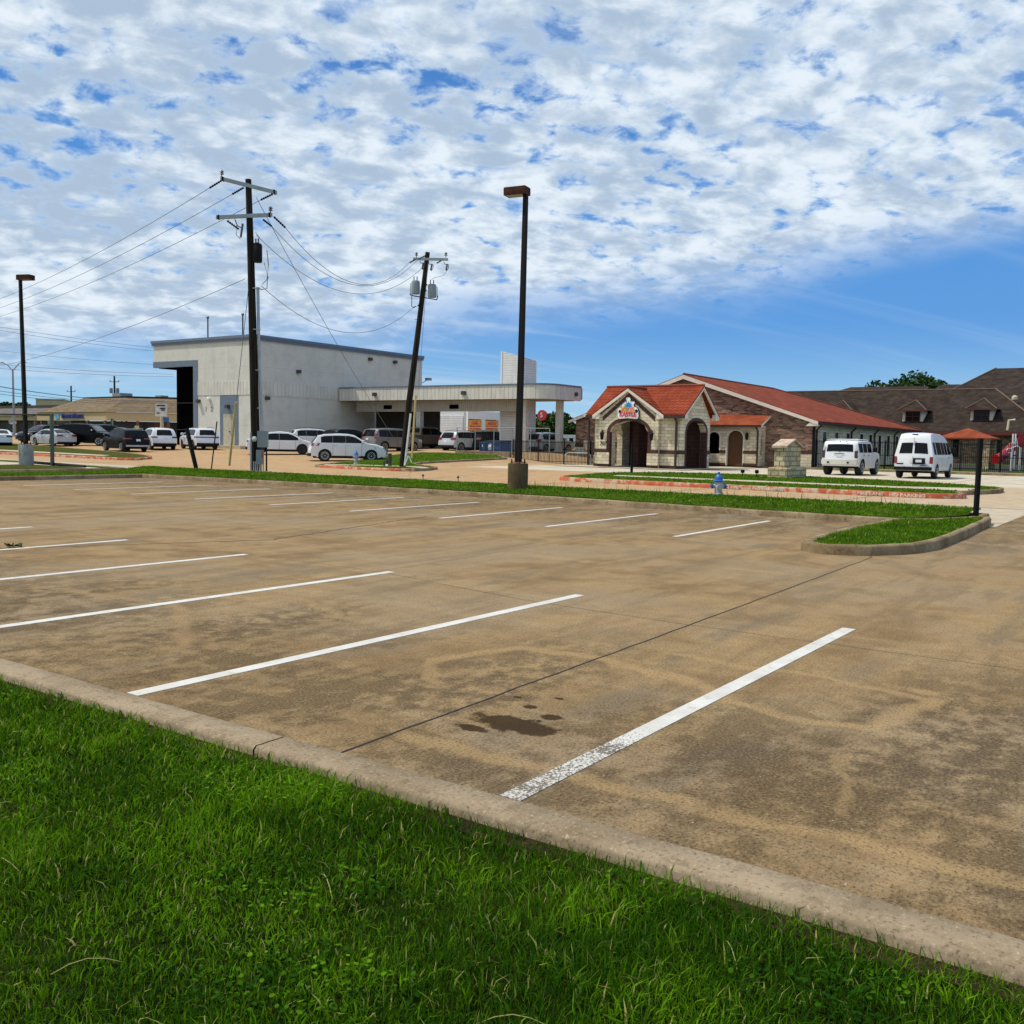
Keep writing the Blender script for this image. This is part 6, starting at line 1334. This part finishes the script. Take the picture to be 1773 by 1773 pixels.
# ------------------------------------------------------------------ brown shingle building
def manor():
    t = thing('brown_roof_building', 'long building with huge dark brown shingle roof and dormers at the right edge', 'building', (108, 20, .3))
    xe, xr = 108, 118; zr = 8.3; ze = 3.45; y0, y1 = -30, 60
    b = MB(); slab(b, [(xe, 10, ze), (xe, y1, ze), (xr, y1, zr), (xr, 16.6, zr)], .2); slab(b, [(xe, 10, ze), (xr, 16.6, zr), (128, 10, ze)], .2); slab(b, [(xr, 16.6, zr), (xr, y1, zr), (128, y1, ze), (128, 10, ze)], .2); b.build('roof', M_brown, t)
    b = MB(); X2 = 128; za = 11.5; xa = 130; slab(b, [(113.5, 24.0, 6.0), (xa, 18.4, za), (xa, -20, za), (113.5, -25, 6.0)], .1); slab(b, [(113.5, 24.0, 6.0), (135, 24.0, 6.0), (xa, 18.4, za)], .1); slab(b, [(108, 10.2, 3.45), (113.5, 14, 6.0), (113.5, -25, 6.0), (108, -25, 3.45)], .1); b.build('high_roof', M_brown, t)
    b = MB(); slab(b, [(120, 24, 8.0), (120, 36, 8.0), (125, 34.2, 9.2), (125, 25, 9.2)], .2); slab(b, [(120, 10, 8.0), (120, 24, 8.0), (126, 23.6, 9.4), (126, 12, 9.4)], .2); b.build('rear_roof', M_brown, t)
    hc = plain('pale hip shingles', (.13, .085, .06), .9)
    for p_ in ([(108, 10, 3.5), (118, 16.6, 8.34)], [(118, 16.6, 8.34), (118, y1, 8.34)], [(113.5, 24.0, 6.05), (130, 18.4, 11.54)]): MB().tube(p_, .09, 6).build('ridge_cap', hc, t)
    b = MB(); b.box(xe+1, xe+1.3, 11, y1, 0, ze+.1); b.box(xe+1.3, 127, 11, 11.3, 0, ze); b.build('brick_wall', M_brick, t)
    b = MB(); b.box(xe-.1, xe-.02, 10, y1, ze-.35, ze-.02); b.build('eave_board', plain('dark red trim', (.11, .018, .012), .6), t)
    for y in (14.5, 18.5, 22.5, 26.5): b = MB(); b.box(xe+.9, xe+.985, y, y+1.6, .8, 2.6); b.build('window', glass, t)
    for (yc, xd) in ((23.45, 110.2), (16.75, 110.5), (31.2, 110.2)):
        k = (xd-xe)/(xr-xe); zb_ = ze+(zr-ze)*k-.1; w_ = 1.05; zt_ = zb_+1.25
        f = MB(); f.box(xd, xd+4, yc-w_, yc+w_, zb_, zt_); f = f.build('dormer', plain('dormer cream', (.72, .67, .56), .7), t)
        g_ = MB(); g_.box(xd-.04, xd-.003, yc-w_*.68, yc+w_*.68, zb_+.12, zt_-.02); g_.build('window', glass, f)
        g_ = MB(); 
        g_.box(xd-.07, xd-.041, yc-.03, yc+.03, zb_+.1, zt_); g_.box(xd-.07, xd-.041, yc-w_*.68, yc+w_*.68, zb_+.6, zb_+.65)
        for s in (-1, 1): g_.box(xd-.07, xd-.041, yc+s*w_*.68-.04, yc+s*w_*.68+.04, zb_+.1, zt_)
        g_.box(xd-.07, xd-.041, yc-w_*.68, yc+w_*.68, zb_+.08, zb_+.14); g_.build('window_frame', plain('dark red trim', (.11, .018, .012), .6), f)
        r_ = MB(); e = 1.5; zz = zt_+.02
        r_.add([(xd-.7, yc-e, zz), (xd-.7, yc+e, zz), (xd+4.5, yc+e, zz), (xd+4.5, yc-e, zz), (xd+1.2, yc, zz+1.15), (xd+5, yc, zz+1.15)], [(0,1,4), (1,2,5,4), (3,0,4,5), (0,3,2,1)]); r_.build('dormer_roof', M_brown, f)
        for q in ((xd-.7, yc-e), (xd-.7, yc+e)): MB().tube([(q[0], q[1], zz+.03), (xd+1.2, yc, zz+1.18)], .06, 6).build('dormer_hip_cap', plain('pale hip shingles', (.13, .085, .06), .9), f)
        r_ = MB(); r_.box(xd-.76, xd-.705, yc-e-.04, yc+e+.04, zz-.12, zz+.02); r_.build('dormer_trim', plain('dark red trim', (.11, .018, .012), .6), f)
    b = MB(); p = at_d(1744.5, 745, 89); q = at_d(1747, 728, 89); b.tube([p, q, q+Vector((.1, -.5, .05))], .12, 8); b.build('roof_flue', plain('cream flue', (.55, .48, .32), .6), t)
    for x, y, D in ((1757, 687, 103), (1756.5, 642, 118)): b = MB(); p = at_d(x, y, D); b.lathe([(.3, -.3), (.3, 0), (.1, .15)], (p.x, p.y, p.z), 8); b.build('roof_vent', plain('cream flue', (.55, .48, .32), .6), t)
manor()
def gazebo():
    c = Vector((77.0, 12.5, 0)); t = thing('gazebo', 'playground gazebo with orange metal hip roof on stone columns', 'gazebo', (77.0, 12.5, .2))
    hw = 1.9; b = MB(); a = [(c.x-hw, c.y-hw), (c.x+hw, c.y-hw), (c.x+hw, c.y+hw), (c.x-hw, c.y+hw)]
    b.add([(x, y, 2.42) for x, y in a]+[(c.x, c.y, 3.15)]+[(x, y, 2.32) for x, y in a], [(0,1,4), (1,2,4), (2,3,4), (3,0,4), (0,5,6,1), (1,6,7,2), (2,7,8,3), (3,8,5,0), (5,8,7,6)]); b.build('roof', M_seam, t)
    for sx in (-1, 1):
        for sy in (-1, 1): x, y = c.x+sx*1.5, c.y+sy*1.5; MB().bbox(x-.2, x+.2, y-.2, y+.2, .15, 2.35, .02).build('column', M_stone2, t)
    b = MB(); b.box(c.x-1.3, c.x+1.3, c.y-1.4, c.y-.9, .6, .66); b.box(c.x-1.2, c.x-1.1, c.y-1.3, c.y-1.0, .18, .6); b.box(c.x+1.1, c.x+1.2, c.y-1.3, c.y-1.0, .18, .6); b.build('bench', wood_m, t)
gazebo()
def play():
    t = thing('play_structure', 'playground climber with red slide and panel on white pipe posts at the right edge', 'play structure', (73.5, 8.9, .2))
    q = lambda x, y, D=66.5: at_d(x, y, D)
    for x, yt, D in ((1752, 783, 66), (1767, 775, 66), (1754.5, 751, 68), (1759, 751, 70), (1778, 760, 68)): 
        p = q(x, yt, D); MB().tube([(p.x, p.y, .15), p], .055, 8).build('post', white_paint, t)
    b = MB(); b.tube([q(1752, 784), q(1744, 784), q(1742, 780), q(1745, 776.5), q(1753, 776.5)], .035, 6); b.tube([q(1752, 776), q(1760, 772), q(1766, 775)], .04, 6); b.tube([q(1754, 770, 68), q(1760, 760, 68), q(1762, 772, 68)], .05, 6); b.build('climbing_loop', white_paint, t)
    b = MB(); b.prism([q(1762, 776, 69), q(1785, 776, 69), q(1785, 754, 69), q(1764, 755, 69)], F0*.1); b.build('panel', plain('playground red', (.36, .008, .012), .35), t)
    b = MB(); b.tube([q(1752, 774, 69), q(1744, 783, 68.5), q(1732, 792, 68), q(1723, 795, 67.5)], .33, 12); b.build('slide', plain('playground red', (.36, .008, .012), .35), t)
    b = MB(); p = q(1762, 790, 68); b.box(p.x-1, p.x+1, p.y-1.5, p.y+1, p.z, p.z+.1); b.build('platform', plain('playground blue', (.02, .05, .14), .4), t)
play()
# ------------------------------------------------------------------ stone monument, hydrants, small things
def monument():
    x0, y0 = 43.0, 14.55; L_, w_ = 2.25, .5; t = thing('stone_monument', 'blank yellow limestone sign monument with little gabled cap in the grass', 'monument', (x0, y0, .13)); t['label'] = 'yellow limestone monument with gabled stone cap in the grass strip'
    b = MB(); b.bbox(x0, x0+L_, y0, y0+w_, .1, 1.55, .03); b.prism([(x0+.02, y0+.01, 1.54), (x0+L_-.02, y0+.01, 1.54), (x0+L_/2, y0+.01, 1.80)], (0, w_-.02, 0)); b.build('stone_body', M_stone2, t)
    b = MB(); b.bbox(x0-.28, x0+L_+.25, y0-.22, y0+w_+.2, .1, .58, .03); b.build('stone_plinth', M_stone2, t)
    b = MB()
    for s in (0, 1):
        xa = x0-.1 if s == 0 else x0+L_+.1; b.prism([(xa, y0-.1, 1.58), (x0+L_/2, y0-.1, 1.90), (x0+L_/2, y0-.1, 1.80), (xa, y0-.1, 1.48)], (0, w_+.2, 0))
    b.build('cap', plain('pinkish cap stone', (.46, .34, .24), .8, var=.3), t)
monument()
def hydrant(label, x, y, z, topc, capc):
    t = thing('fire_hydrant', label, 'fire hydrant', (x, y, z), 0, 'fire hydrants')
    bm_ = plain('hydrant silver', (.44, .45, .44), .5); tc = plain(*topc)
    b = MB(); b.lathe([(.17, 0), (.17, .03), (.11, .04), (.11, .16), (.13, .17), (.13, .2), (.105, .21), (.10, .50), (.13, .52)], (x, y, z), 16); b.build('barrel', bm_, t)
    b = MB(); b.lathe([(.14, .52), (.145, .55), (.11, .57), (.10, .64), (.06, .70), (.03, .72), (.03, .78), (.01, .78)], (x, y, z), 16); b.build('bonnet', tc, t)
    for s in (-1, 1):
        p = Vector((x, y, z+.40)); b = MB(); b.tube([p+R0*s*.08, p+R0*s*.15], .055, 10); nz_ = b.build('nozzle', bm_, t); b = MB(); b.tube([p+R0*s*.145, p+R0*s*.20], .07, 10); b.tube([p+R0*s*.20, p+R0*s*.23], .022, 6); b.build('nozzle_cap', tc, nz_)
    p = Vector((x, y, z+.38)); b = MB(); b.tube([p-F0*.08, p-F0*.17], .075, 12); b.build('pumper_nozzle', bm_, t)
hydrant('silver fire hydrant with bright blue bonnet beside the street, nearest to the camera', 24.42, 10.05, .05, ('hydrant blue', (.015, .10, .42), .4), None)
hydrant('silver fire hydrant with blue bonnet in front of the white family SUV', 39.6, 37.95, .10, ('hydrant pale blue', (.04, .16, .45), .4), None)
def valve():
    t = thing('backflow_valve', 'dark backflow valve and post in the grass left of the leaning pole', 'valve', (38.6, 34.5, .1))
    q = lambda x, y: at_d(x, y, 51.2)
    MB().tube([q(675, 808), q(675, 785)], .11, 6).build('post', plain('dark valve cover', (.04, .045, .03), .7), t)
    b = MB(); b.tube([q(665, 808), q(665, 798), q(670, 797), q(670, 808)], .06, 8); b.build('pipe', plain('dark valve cover', (.04, .045, .03), .7), t)
    p = q(670.5, 808); MB().lathe([(.12, 0), (.1, .12), (.02, .16)], (p.x, p.y, p.z), 8).build('cap', white_paint, t)
valve()
for i, (x, y, lb) in enumerate([(42.4, 16.3, 'left of the two small black ground floodlights beside the stone monument'), (42.6, 15.7, 'right of the two small black ground floodlights beside the stone monument')]):
    b = MB(); b.tube([(x, y, .1), (x, y, .3)], .02, 6); b.lathe([(.05, -.03), (.09, .0), (.09, .12), (.03, .14)], (x, y, .32), 10); tag(b.build('ground_floodlight', black_metal, org=(x, y, .13)), lb, 'floodlight', 'ground floodlights')
for (x, y, lb) in [(24.35, 20.3, 'small blue-tipped sprinkler riser left of the other in the grass edge'), (24.3, 18.8, 'small blue-tipped sprinkler riser nearer the lamp in the grass edge')]:
    b = MB(); b.tube([(x, y, .1), (x, y+.02, .36)], .012, 6); b.lathe([(.03, 0), (.045, .03), (.02, .07)], (x, y+.02, .34), 8); tag(b.build('sprinkler_riser', plain('dark blue plastic', (.02, .03, .08), .5), org=(x, y, .1)), lb, 'sprinkler', 'sprinkler risers')
leanpost('bollard', 'slim black bollard in the grass tip in front of the arched porch', 'bollard', (41.6, 21.6, .1), (41.6, 21.6, 1.55), .07, black_metal, 8)
vs = [(6.75, 12.75, .02)]; fs = []
for k in range(46):
    a = random.uniform(0, 6.28); r = random.uniform(.05, .16); x, y = 6.75+math.cos(a)*r*.6, 12.75+math.sin(a)*r; n_ = len(vs)
    vs += [(x, y, random.uniform(.01, .07)), (x+.022*math.sin(a), y-.022*math.cos(a), random.uniform(.01, .05))]; fs.append((0, n_, n_+1))
tag(MB().add(vs, fs).build('weed_clump', plain('weed green', (.03, .06, .01), .9), org=(6.7, 12.8, 0)), 'small flat weed growing in the pavement crack at the left edge', 'weed')
# fire lane lettering on the red kerb
def kerbtext():
    m = plain('worn white kerb lettering', (.62, .52, .42), .8, var=.35, sc=9); k = thing('fire_lane_lettering', 'worn white fire lane lettering painted on the face of the red kerb', 'lettering', (32.4, 13, .1))
    for tx, y in (('FIRE LANE', 13.0), ('NO PARKING', 11.55), ('FIRE LANE', 8.1), ('NO PARKING', 6.95)):
        xk = 32.4+.1*max(0, (y-6.3)/5.7)*1.0 if y < 12 else 32.5+.2*(y-12)/7.2
        text_mesh('lettering', tx, .145, (xk-.035, y, .065), (0, -1, 0), (0, 0, 1), m, k, .006, 1.25, bold=.006)
kerbtext()
# ------------------------------------------------------------------ trees
def leafmat(name, a, b):
    g = NG(name, 0.6, spec=0.08); at = g.N.new('ShaderNodeAttribute'); at.attribute_name = 'rnd'
    n = g.noise(g.pos(), .5, 3, .6); g.color(g.mix(g.sm(g.math('ADD', g.math('MULTIPLY', at.outputs['Fac'], .6), g.math('MULTIPLY', n, .5)), .3, .8), a, b)); return g.m
M_leaf = leafmat('tree leaves', (.012, .030, .006), (.050, .095, .016))
M_bark = plain('tree bark', (.05, .035, .022), .9)
def fast_mesh(name, V3, faces_n, loops, mats, rnd=None, parent=None, loc=(0, 0, 0)):
    me = bpy.data.meshes.new(name); nv = len(V3); me.vertices.add(nv); me.vertices.foreach_set('co', V3.astype(np.float32).ravel())
    nf = len(faces_n); me.loops.add(len(loops)); me.loops.foreach_set('vertex_index', loops.astype(np.int32))
    me.polygons.add(nf); st = np.concatenate([[0], np.cumsum(faces_n)[:-1]]).astype(np.int32)
    me.polygons.foreach_set('loop_start', st); me.polygons.foreach_set('loop_total', np.asarray(faces_n, dtype=np.int32))
    me.update(calc_edges=True); me.validate()
    if rnd is not None:
        a = me.attributes.new('rnd', 'FLOAT', 'POINT'); a.data.foreach_set('value', rnd.astype(np.float32))
    me.materials.append(mats); ob = bpy.data.objects.new(name, me); COL.objects.link(ob); ob.location = loc
    if parent is not None: ob.parent = parent
    ORG[ob] = Vector(loc); return ob
def tree(label, x, y, z, h, rad, n=2600, leaf=.3, trunk=.25, group='trees on the horizon', crown0=.35):
    t = thing('tree', label, 'tree', (x, y, z), 0, group)
    b = MB(); b.tube([(x, y, z-.2), (x+.1, y, z+h*.3), (x, y+.1, z+h*.6)], [trunk, trunk*.7, trunk*.35], 8)
    cs = []
    for k in range(14):
        a = rng.uniform(0, 6.28); rr = rad*rng.uniform(.15, .78); zz = h*rng.uniform(crown0+.1, .88); f = 1-abs(zz/h-.6)*1.1
        c = np.array([math.cos(a)*rr*f, math.sin(a)*rr*f, zz]); cs.append((c, rad*rng.uniform(.26, .46)))
        b.tube([(x, y, z+h*.3), (x+c[0]*.5, y+c[1]*.5, z+h*.3+(c[2]-h*.3)*.6), (x+c[0], y+c[1], z+c[2])], [trunk*.4, trunk*.25, trunk*.08], 5)
    b.build('trunk', M_bark, t)
    idx = rng.integers(0, len(cs), n); d = rng.normal(size=(n, 3)); d /= np.linalg.norm(d, axis=1)[:, None]
    rr = np.array([cs[i][1] for i in idx])*(.45+.62*rng.random(n)**.6); P = np.array([cs[i][0] for i in idx])+d*rr[:, None]*np.array([1, 1, .72])
    u = rng.normal(size=(n, 3)); u /= np.linalg.norm(u, axis=1)[:, None]; w_ = np.cross(u, rng.normal(size=(n, 3))); w_ /= np.linalg.norm(w_, axis=1)[:, None]
    s_ = leaf*(.5+rng.random(n))[:, None]
    V3 = np.stack([P-u*s_, P-w_*s_*.6, P+u*s_, P+w_*s_*.6], 1).reshape(-1, 3)
    fast_mesh('crown', V3, np.full(n, 4), np.arange(4*n), M_leaf, np.repeat(rng.random(n), 4), t)
def T(label, px_, ytop, D, rad, ground=1.0, **k):
    p = at_d(px_, ytop, D); tree(label, p.x, p.y, ground, p.z-ground, rad, **k)
T('broad dark green tree behind the brown shingle roof, middle of its clump', 1560, 643, 165, 6.5, n=4200)
T('tall dark green tree at the right of the clump behind the brown roof', 1612, 642, 168, 6.0, n=4000)
T('lower dark green tree at the left of the clump behind the brown roof', 1518, 656, 160, 4.0, n=2600)
T('small rounded tree top showing where the brown roof meets the clump on the right', 1645, 655, 165, 3.2, n=1800)
T('low tree top just showing over the red roof ridge end', 1440, 673, 165, 3.2, n=1800)
T('green tree at the far left edge above the grey shop roof', 8, 692, 215, 4.2, n=2200); T('green tree beside the double street lamp above the grey shop roof', 32, 694, 218, 3.2, n=1600)
for i, (x, yt, D, r_) in enumerate([(922, 735, 140, 3.0), (950, 722, 150, 4.5), (968, 717, 155, 4.2), (990, 726, 150, 3.8), (1008, 733, 150, 3.5)]):
    T(['leftmost', 'second', 'third and tallest', 'fourth', 'rightmost'][i]+' dark tree in the row seen under the canopy end', x, yt, D, r_, n=1500, crown0=.15)
def backlot():
    p0, p1 = at_d(905, 758, 120), at_d(1010, 758, 120); t = thing('white_trailer_row', 'long low white trailer seen through the canopy end behind the parked cars', 'trailer', (p0.x, p0.y, 1))
    b = MB(); d = (p1-p0); b.prism([(p0.x, p0.y, 1.0), (p1.x, p1.y, 1.0), (p1.x, p1.y, 2.5), (p0.x, p0.y, 2.5)], F0*2); b.build('body', white_paint, t)
    b = MB(); 
    for k in np.linspace(.08, .92, 8): q = p0.lerp(p1, k)-F0*.03; b.prism([(q.x-.25*R0.x, q.y-.25*R0.y, 1.6), (q.x+.25*R0.x, q.y+.25*R0.y, 1.6), (q.x+.25*R0.x, q.y+.25*R0.y, 2.1), (q.x-.25*R0.x, q.y-.25*R0.y, 2.1)], F0*.02)
    b.build('window', glass, t)
    for k in (.2, .8):
        q = p0.lerp(p1, k); MB().lathe([(.35, -.1), (.35, .1)], (q.x, q.y, 1.1), 12, 'x').build('wheel', rubber, t)
    t.name = 'trailer'
backlot()
# low horizon greenery far away (one mass)
def farwood():
    n = 16000; a = rng.uniform(R(-25), R(95), n); r = rng.uniform(260, 330, n); P = np.stack([np.cos(a)*r, np.sin(a)*r, 0.5+rng.random(n)**1.5*(4.2+1.6*np.sin(a*37)+1.2*np.sin(a*91))], 1)
    u = rng.normal(size=(n, 3)); u /= np.linalg.norm(u, axis=1)[:, None]; w_ = np.cross(u, rng.normal(size=(n, 3))); w_ /= np.linalg.norm(w_, axis=1)[:, None]; s_ = (1.0+rng.random(n))[:, None]
    V3 = np.stack([P-u*s_, P-w_*s_*.7, P+u*s_, P+w_*s_*.7], 1).reshape(-1, 3)
    tag(fast_mesh('distant_trees', V3, np.full(n, 4), np.arange(4*n), M_leaf, np.repeat(rng.random(n), 4)), 'far-off line of dark trees along the horizon', 'trees', kind='stuff')
farwood()
# ------------------------------------------------------------------ grass blades
def grassmat(name, a, b, c):
    g = NG(name, 0.6, spec=0.06); at = g.N.new('ShaderNodeAttribute'); at.attribute_name = 'rnd'
    n = g.noise(g.pos(), 1.9, 5, .65); v = g.math('ADD', g.math('MULTIPLY', at.outputs['Fac'], .6), g.math('MULTIPLY', g.sm(n, .32, .68), .55))
    col = g.mix(g.sm(v, .35, .95), a, b); col = g.mix(g.sm(at.outputs['Fac'], .955, .975), col, c); g.color(col)
    tr = g.N.new('ShaderNodeBsdfTranslucent'); g.L.new(g.mix(0.5, col, (.20, .34, .01)), tr.inputs['Color'])
    ms = g.N.new('ShaderNodeMixShader'); ms.inputs[0].default_value = .38; g.L.new(g.b.outputs[0], ms.inputs[1]); g.L.new(tr.outputs[0], ms.inputs[2])
    g.L.new(ms.outputs[0], g.N['Material Output'].inputs['Surface']); return g.m
M_blade = grassmat('grass blades', (.014, .070, .001), (.150, .330, .005), (.42, .38, .12))
M_blade2 = grassmat('mown grass blades', (.030, .100, .002), (.150, .290, .010), (.36, .33, .10))
def blades(name, label, XY, Z, hgt, wid, m, lean=.6):
    n = len(XY); a = rng.uniform(0, 2*math.pi, n); ph = rng.uniform(0, 2*math.pi, n)
    h = hgt*(.4+.8*rng.random(n)); w_ = wid*(.5+1.5*rng.random(n)**2.5); ln = lean*rng.random(n)**.8*h
    d = np.stack([np.cos(a), np.sin(a), np.zeros(n)], 1); l = np.stack([np.cos(ph), np.sin(ph), np.zeros(n)], 1)
    B = np.concatenate([XY, Z[:, None]], 1); up = np.array([0, 0, 1.])
    m1 = B+up*(h*.55)[:, None]+l*(ln*.35)[:, None]; tp = B+up*(h*(1-.25*(ln/(hgt+1e-6))))[:, None]+l*(ln*1.1)[:, None]
    V3 = np.stack([B-d*(w_*.5)[:, None], B+d*(w_*.5)[:, None], m1+d*(w_*.42)[:, None], m1-d*(w_*.42)[:, None], tp], 1).reshape(-1, 3)
    base = (np.arange(n)*5)[:, None]; loops = np.concatenate([base+np.array([0, 1, 2, 3]), base+np.array([3, 2, 4])], 1).ravel(); fn = np.tile([4, 3], n)
    o = fast_mesh(name, V3, fn, loops, m, np.repeat(rng.random(n), 5)); tag(o, label, 'grass', kind='stuff'); return o
def near_grass():
    N_ = 520000; x = rng.uniform(-.6, 2.86, N_); y = rng.uniform(-1.2, 8.8, N_)
    dist = np.hypot(x, y); keep = rng.random(N_) < np.clip(2.6/dist, .22, 1)
    # clumps and thin spots
    f = np.sin(x*5.1+1.3*np.sin(y*3.3))*np.sin(y*4.7+1.1*np.sin(x*2.9)); keep &= rng.random(N_) < (.80+.20*f)
    keep &= (x < 2.825+.02*np.sin(y*9)+.02*np.sin(y*23)) | (rng.random(N_) < .4)
    x, y = x[keep], y[keep]; g2 = np.sin(x*2.3+y*1.7)*np.cos(y*2.1-x)
    hgt = .050+.016*g2; w_ = .0036*np.clip(np.hypot(x, y)/2.8, 1, 2.2)
    blades('grass', 'long green lawn grass in the foreground below the kerb', np.stack([x, y], 1), np.full(len(x), .094), hgt, w_, M_blade, 1.1)
    # clover leaves in patches
    C_ = 26000; x = rng.uniform(.2, 2.8, C_); y = rng.uniform(-.5, 7, C_); f = np.sin(x*3.7+.8)*np.sin(y*2.9+1.9)+.5*np.sin(x*7+y*5); k = f > .55; x, y = x[k], y[k]; n = len(x)
    z = .105+.035*rng.random(n); P = np.stack([x, y, z], 1); a = rng.uniform(0, 6.28, n); u = np.stack([np.cos(a), np.sin(a), rng.uniform(-.4, .4, n)], 1); v = np.stack([-np.sin(a), np.cos(a), rng.uniform(-.4, .4, n)], 1); sz = (.0045+.004*rng.random(n))[:, None]
    V3 = np.stack([P-u*sz-v*sz*.5, P-u*sz*.4-v*sz, P+u*sz*.6-v*sz*.9, P+u*sz+v*sz*.1, P+u*sz*.4+v*sz, P-u*sz*.7+v*sz*.8], 1).reshape(-1, 3)
    tag(fast_mesh('clover', V3, np.full(n, 6), np.arange(6*n), M_blade, np.repeat(rng.random(n)*.8, 6)), 'patches of small round clover leaves in the foreground lawn', 'clover', kind='stuff')
    # beyond the near patch
    M = 60000; x = rng.uniform(-9, 2.78, M); y = rng.uniform(8.5, 30, M); k = rng.random(M) < .6; x, y = x[k], y[k]
    blades('grass', 'lawn grass strip running away along the kerb to the left', np.stack([x, y], 1), np.full(len(x), .095), np.full(len(x), .055), np.full(len(x), .014), M_blade, .8)
    # pale seed heads and dry stems
    b = MB()
    for _ in range(900):
        r_ = random.random(); xx, yy = random.uniform(.9, 2.75), random.uniform(0, 5.2); h = random.uniform(.05, .095); lx, ly = random.uniform(-.03, .03), random.uniform(-.03, .03)
        b.tube([(xx+lx*.7, yy+ly*.7, .05+h*.8), (xx+lx*.85, yy+ly*.85, .05+h*.9), (xx+lx, yy+ly, .05+h)], [.0008, .0022, .001], 4, False)
    for (xx, yy, a) in ((1.75, 3.6, .3), (2.1, 2.1, 1.0), (1.95, 1.2, 2.2), (2.45, .9, .6), (1.5, 2.3, 2.6), (1.62, 3.05, 1.7)):
        b.tube([(xx+math.cos(a)*.18*k, yy+math.sin(a)*.18*k, .10+.03*math.sin(k*3)) for k in (0, .25, .5, .75, 1)],   .0014, 4)
    tag(b.build('dry_grass', plain('straw', (.34, .31, .11), .8)), 'pale seed heads and straw scattered in the foreground lawn', 'grass', kind='stuff')
near_grass()
def inside(px_, py_, poly):
    r = np.zeros(len(px_), bool); n = len(poly); j = n-1
    for i in range(n):
        xi, yi = poly[i]; xj, yj = poly[j]; c = ((yi > py_) != (yj > py_)) & (px_ < (xj-xi)*(py_-yi)/((yj-yi)+1e-12)+xi); r ^= c; j = i
    return r
def patch_grass(label, poly, dens, base, hgt=.075, wid=.022, m=M_blade2, hole=None):
    P = offset_poly(poly, .16); xs_ = [p[0] for p in P]; ys_ = [p[1] for p in P]; A = (max(xs_)-min(xs_))*(max(ys_)-min(ys_)); n = int(A*dens)
    x = rng.uniform(min(xs_), max(xs_), n); y = rng.uniform(min(ys_), max(ys_), n); k = inside(x, y, P)
    if hole: k &= ~inside(x, y, hole)
    x, y = x[k], y[k]
    z = np.array([base(a, c) for a, c in zip(x, y)])-.01; hv = np.full(len(x), hgt)*(1+.25*np.sin(x*3.1)*np.cos(y*2.3))
    blades('grass', label, np.stack([x, y], 1), z, hv, np.full(len(x), wid), m, .9)
patch_grass('mown grass on the long island between parking lot and street', ISL, 420, isl_h)
patch_grass('mown grass in the kerbed nose island', smooth_poly(NOSE), 900, lambda x, y: .13, .07, .014)
patch_grass('mown grass of the verge behind the red kerb', VER, 90, lambda x, y: .13, .07, .04, hole=VW)
patch_grass('mown grass around the leaning pole and far hydrant', V2, 60, lambda x, y: hh(x, y)+.1, .06, .045, hole=[(35.6, 36.2), (36.9, 37.9), (38.6, 36.6), (39.6, 33.2), (38.4, 31.6), (37.2, 31.0), (38.3, 33.2), (37.6, 35.6)])
# tall thin weeds along the street edge of the island
k_ = 260; yw = rng.uniform(4.5, 17, k_); xw = 24.35+.15*rng.random(k_)
blades('grass', 'sparse tall seed stalks along the street edge of the island', np.stack([xw, yw], 1), np.full(k_, .12), np.full(k_, .30), np.full(k_, .010), M_blade2, .3)
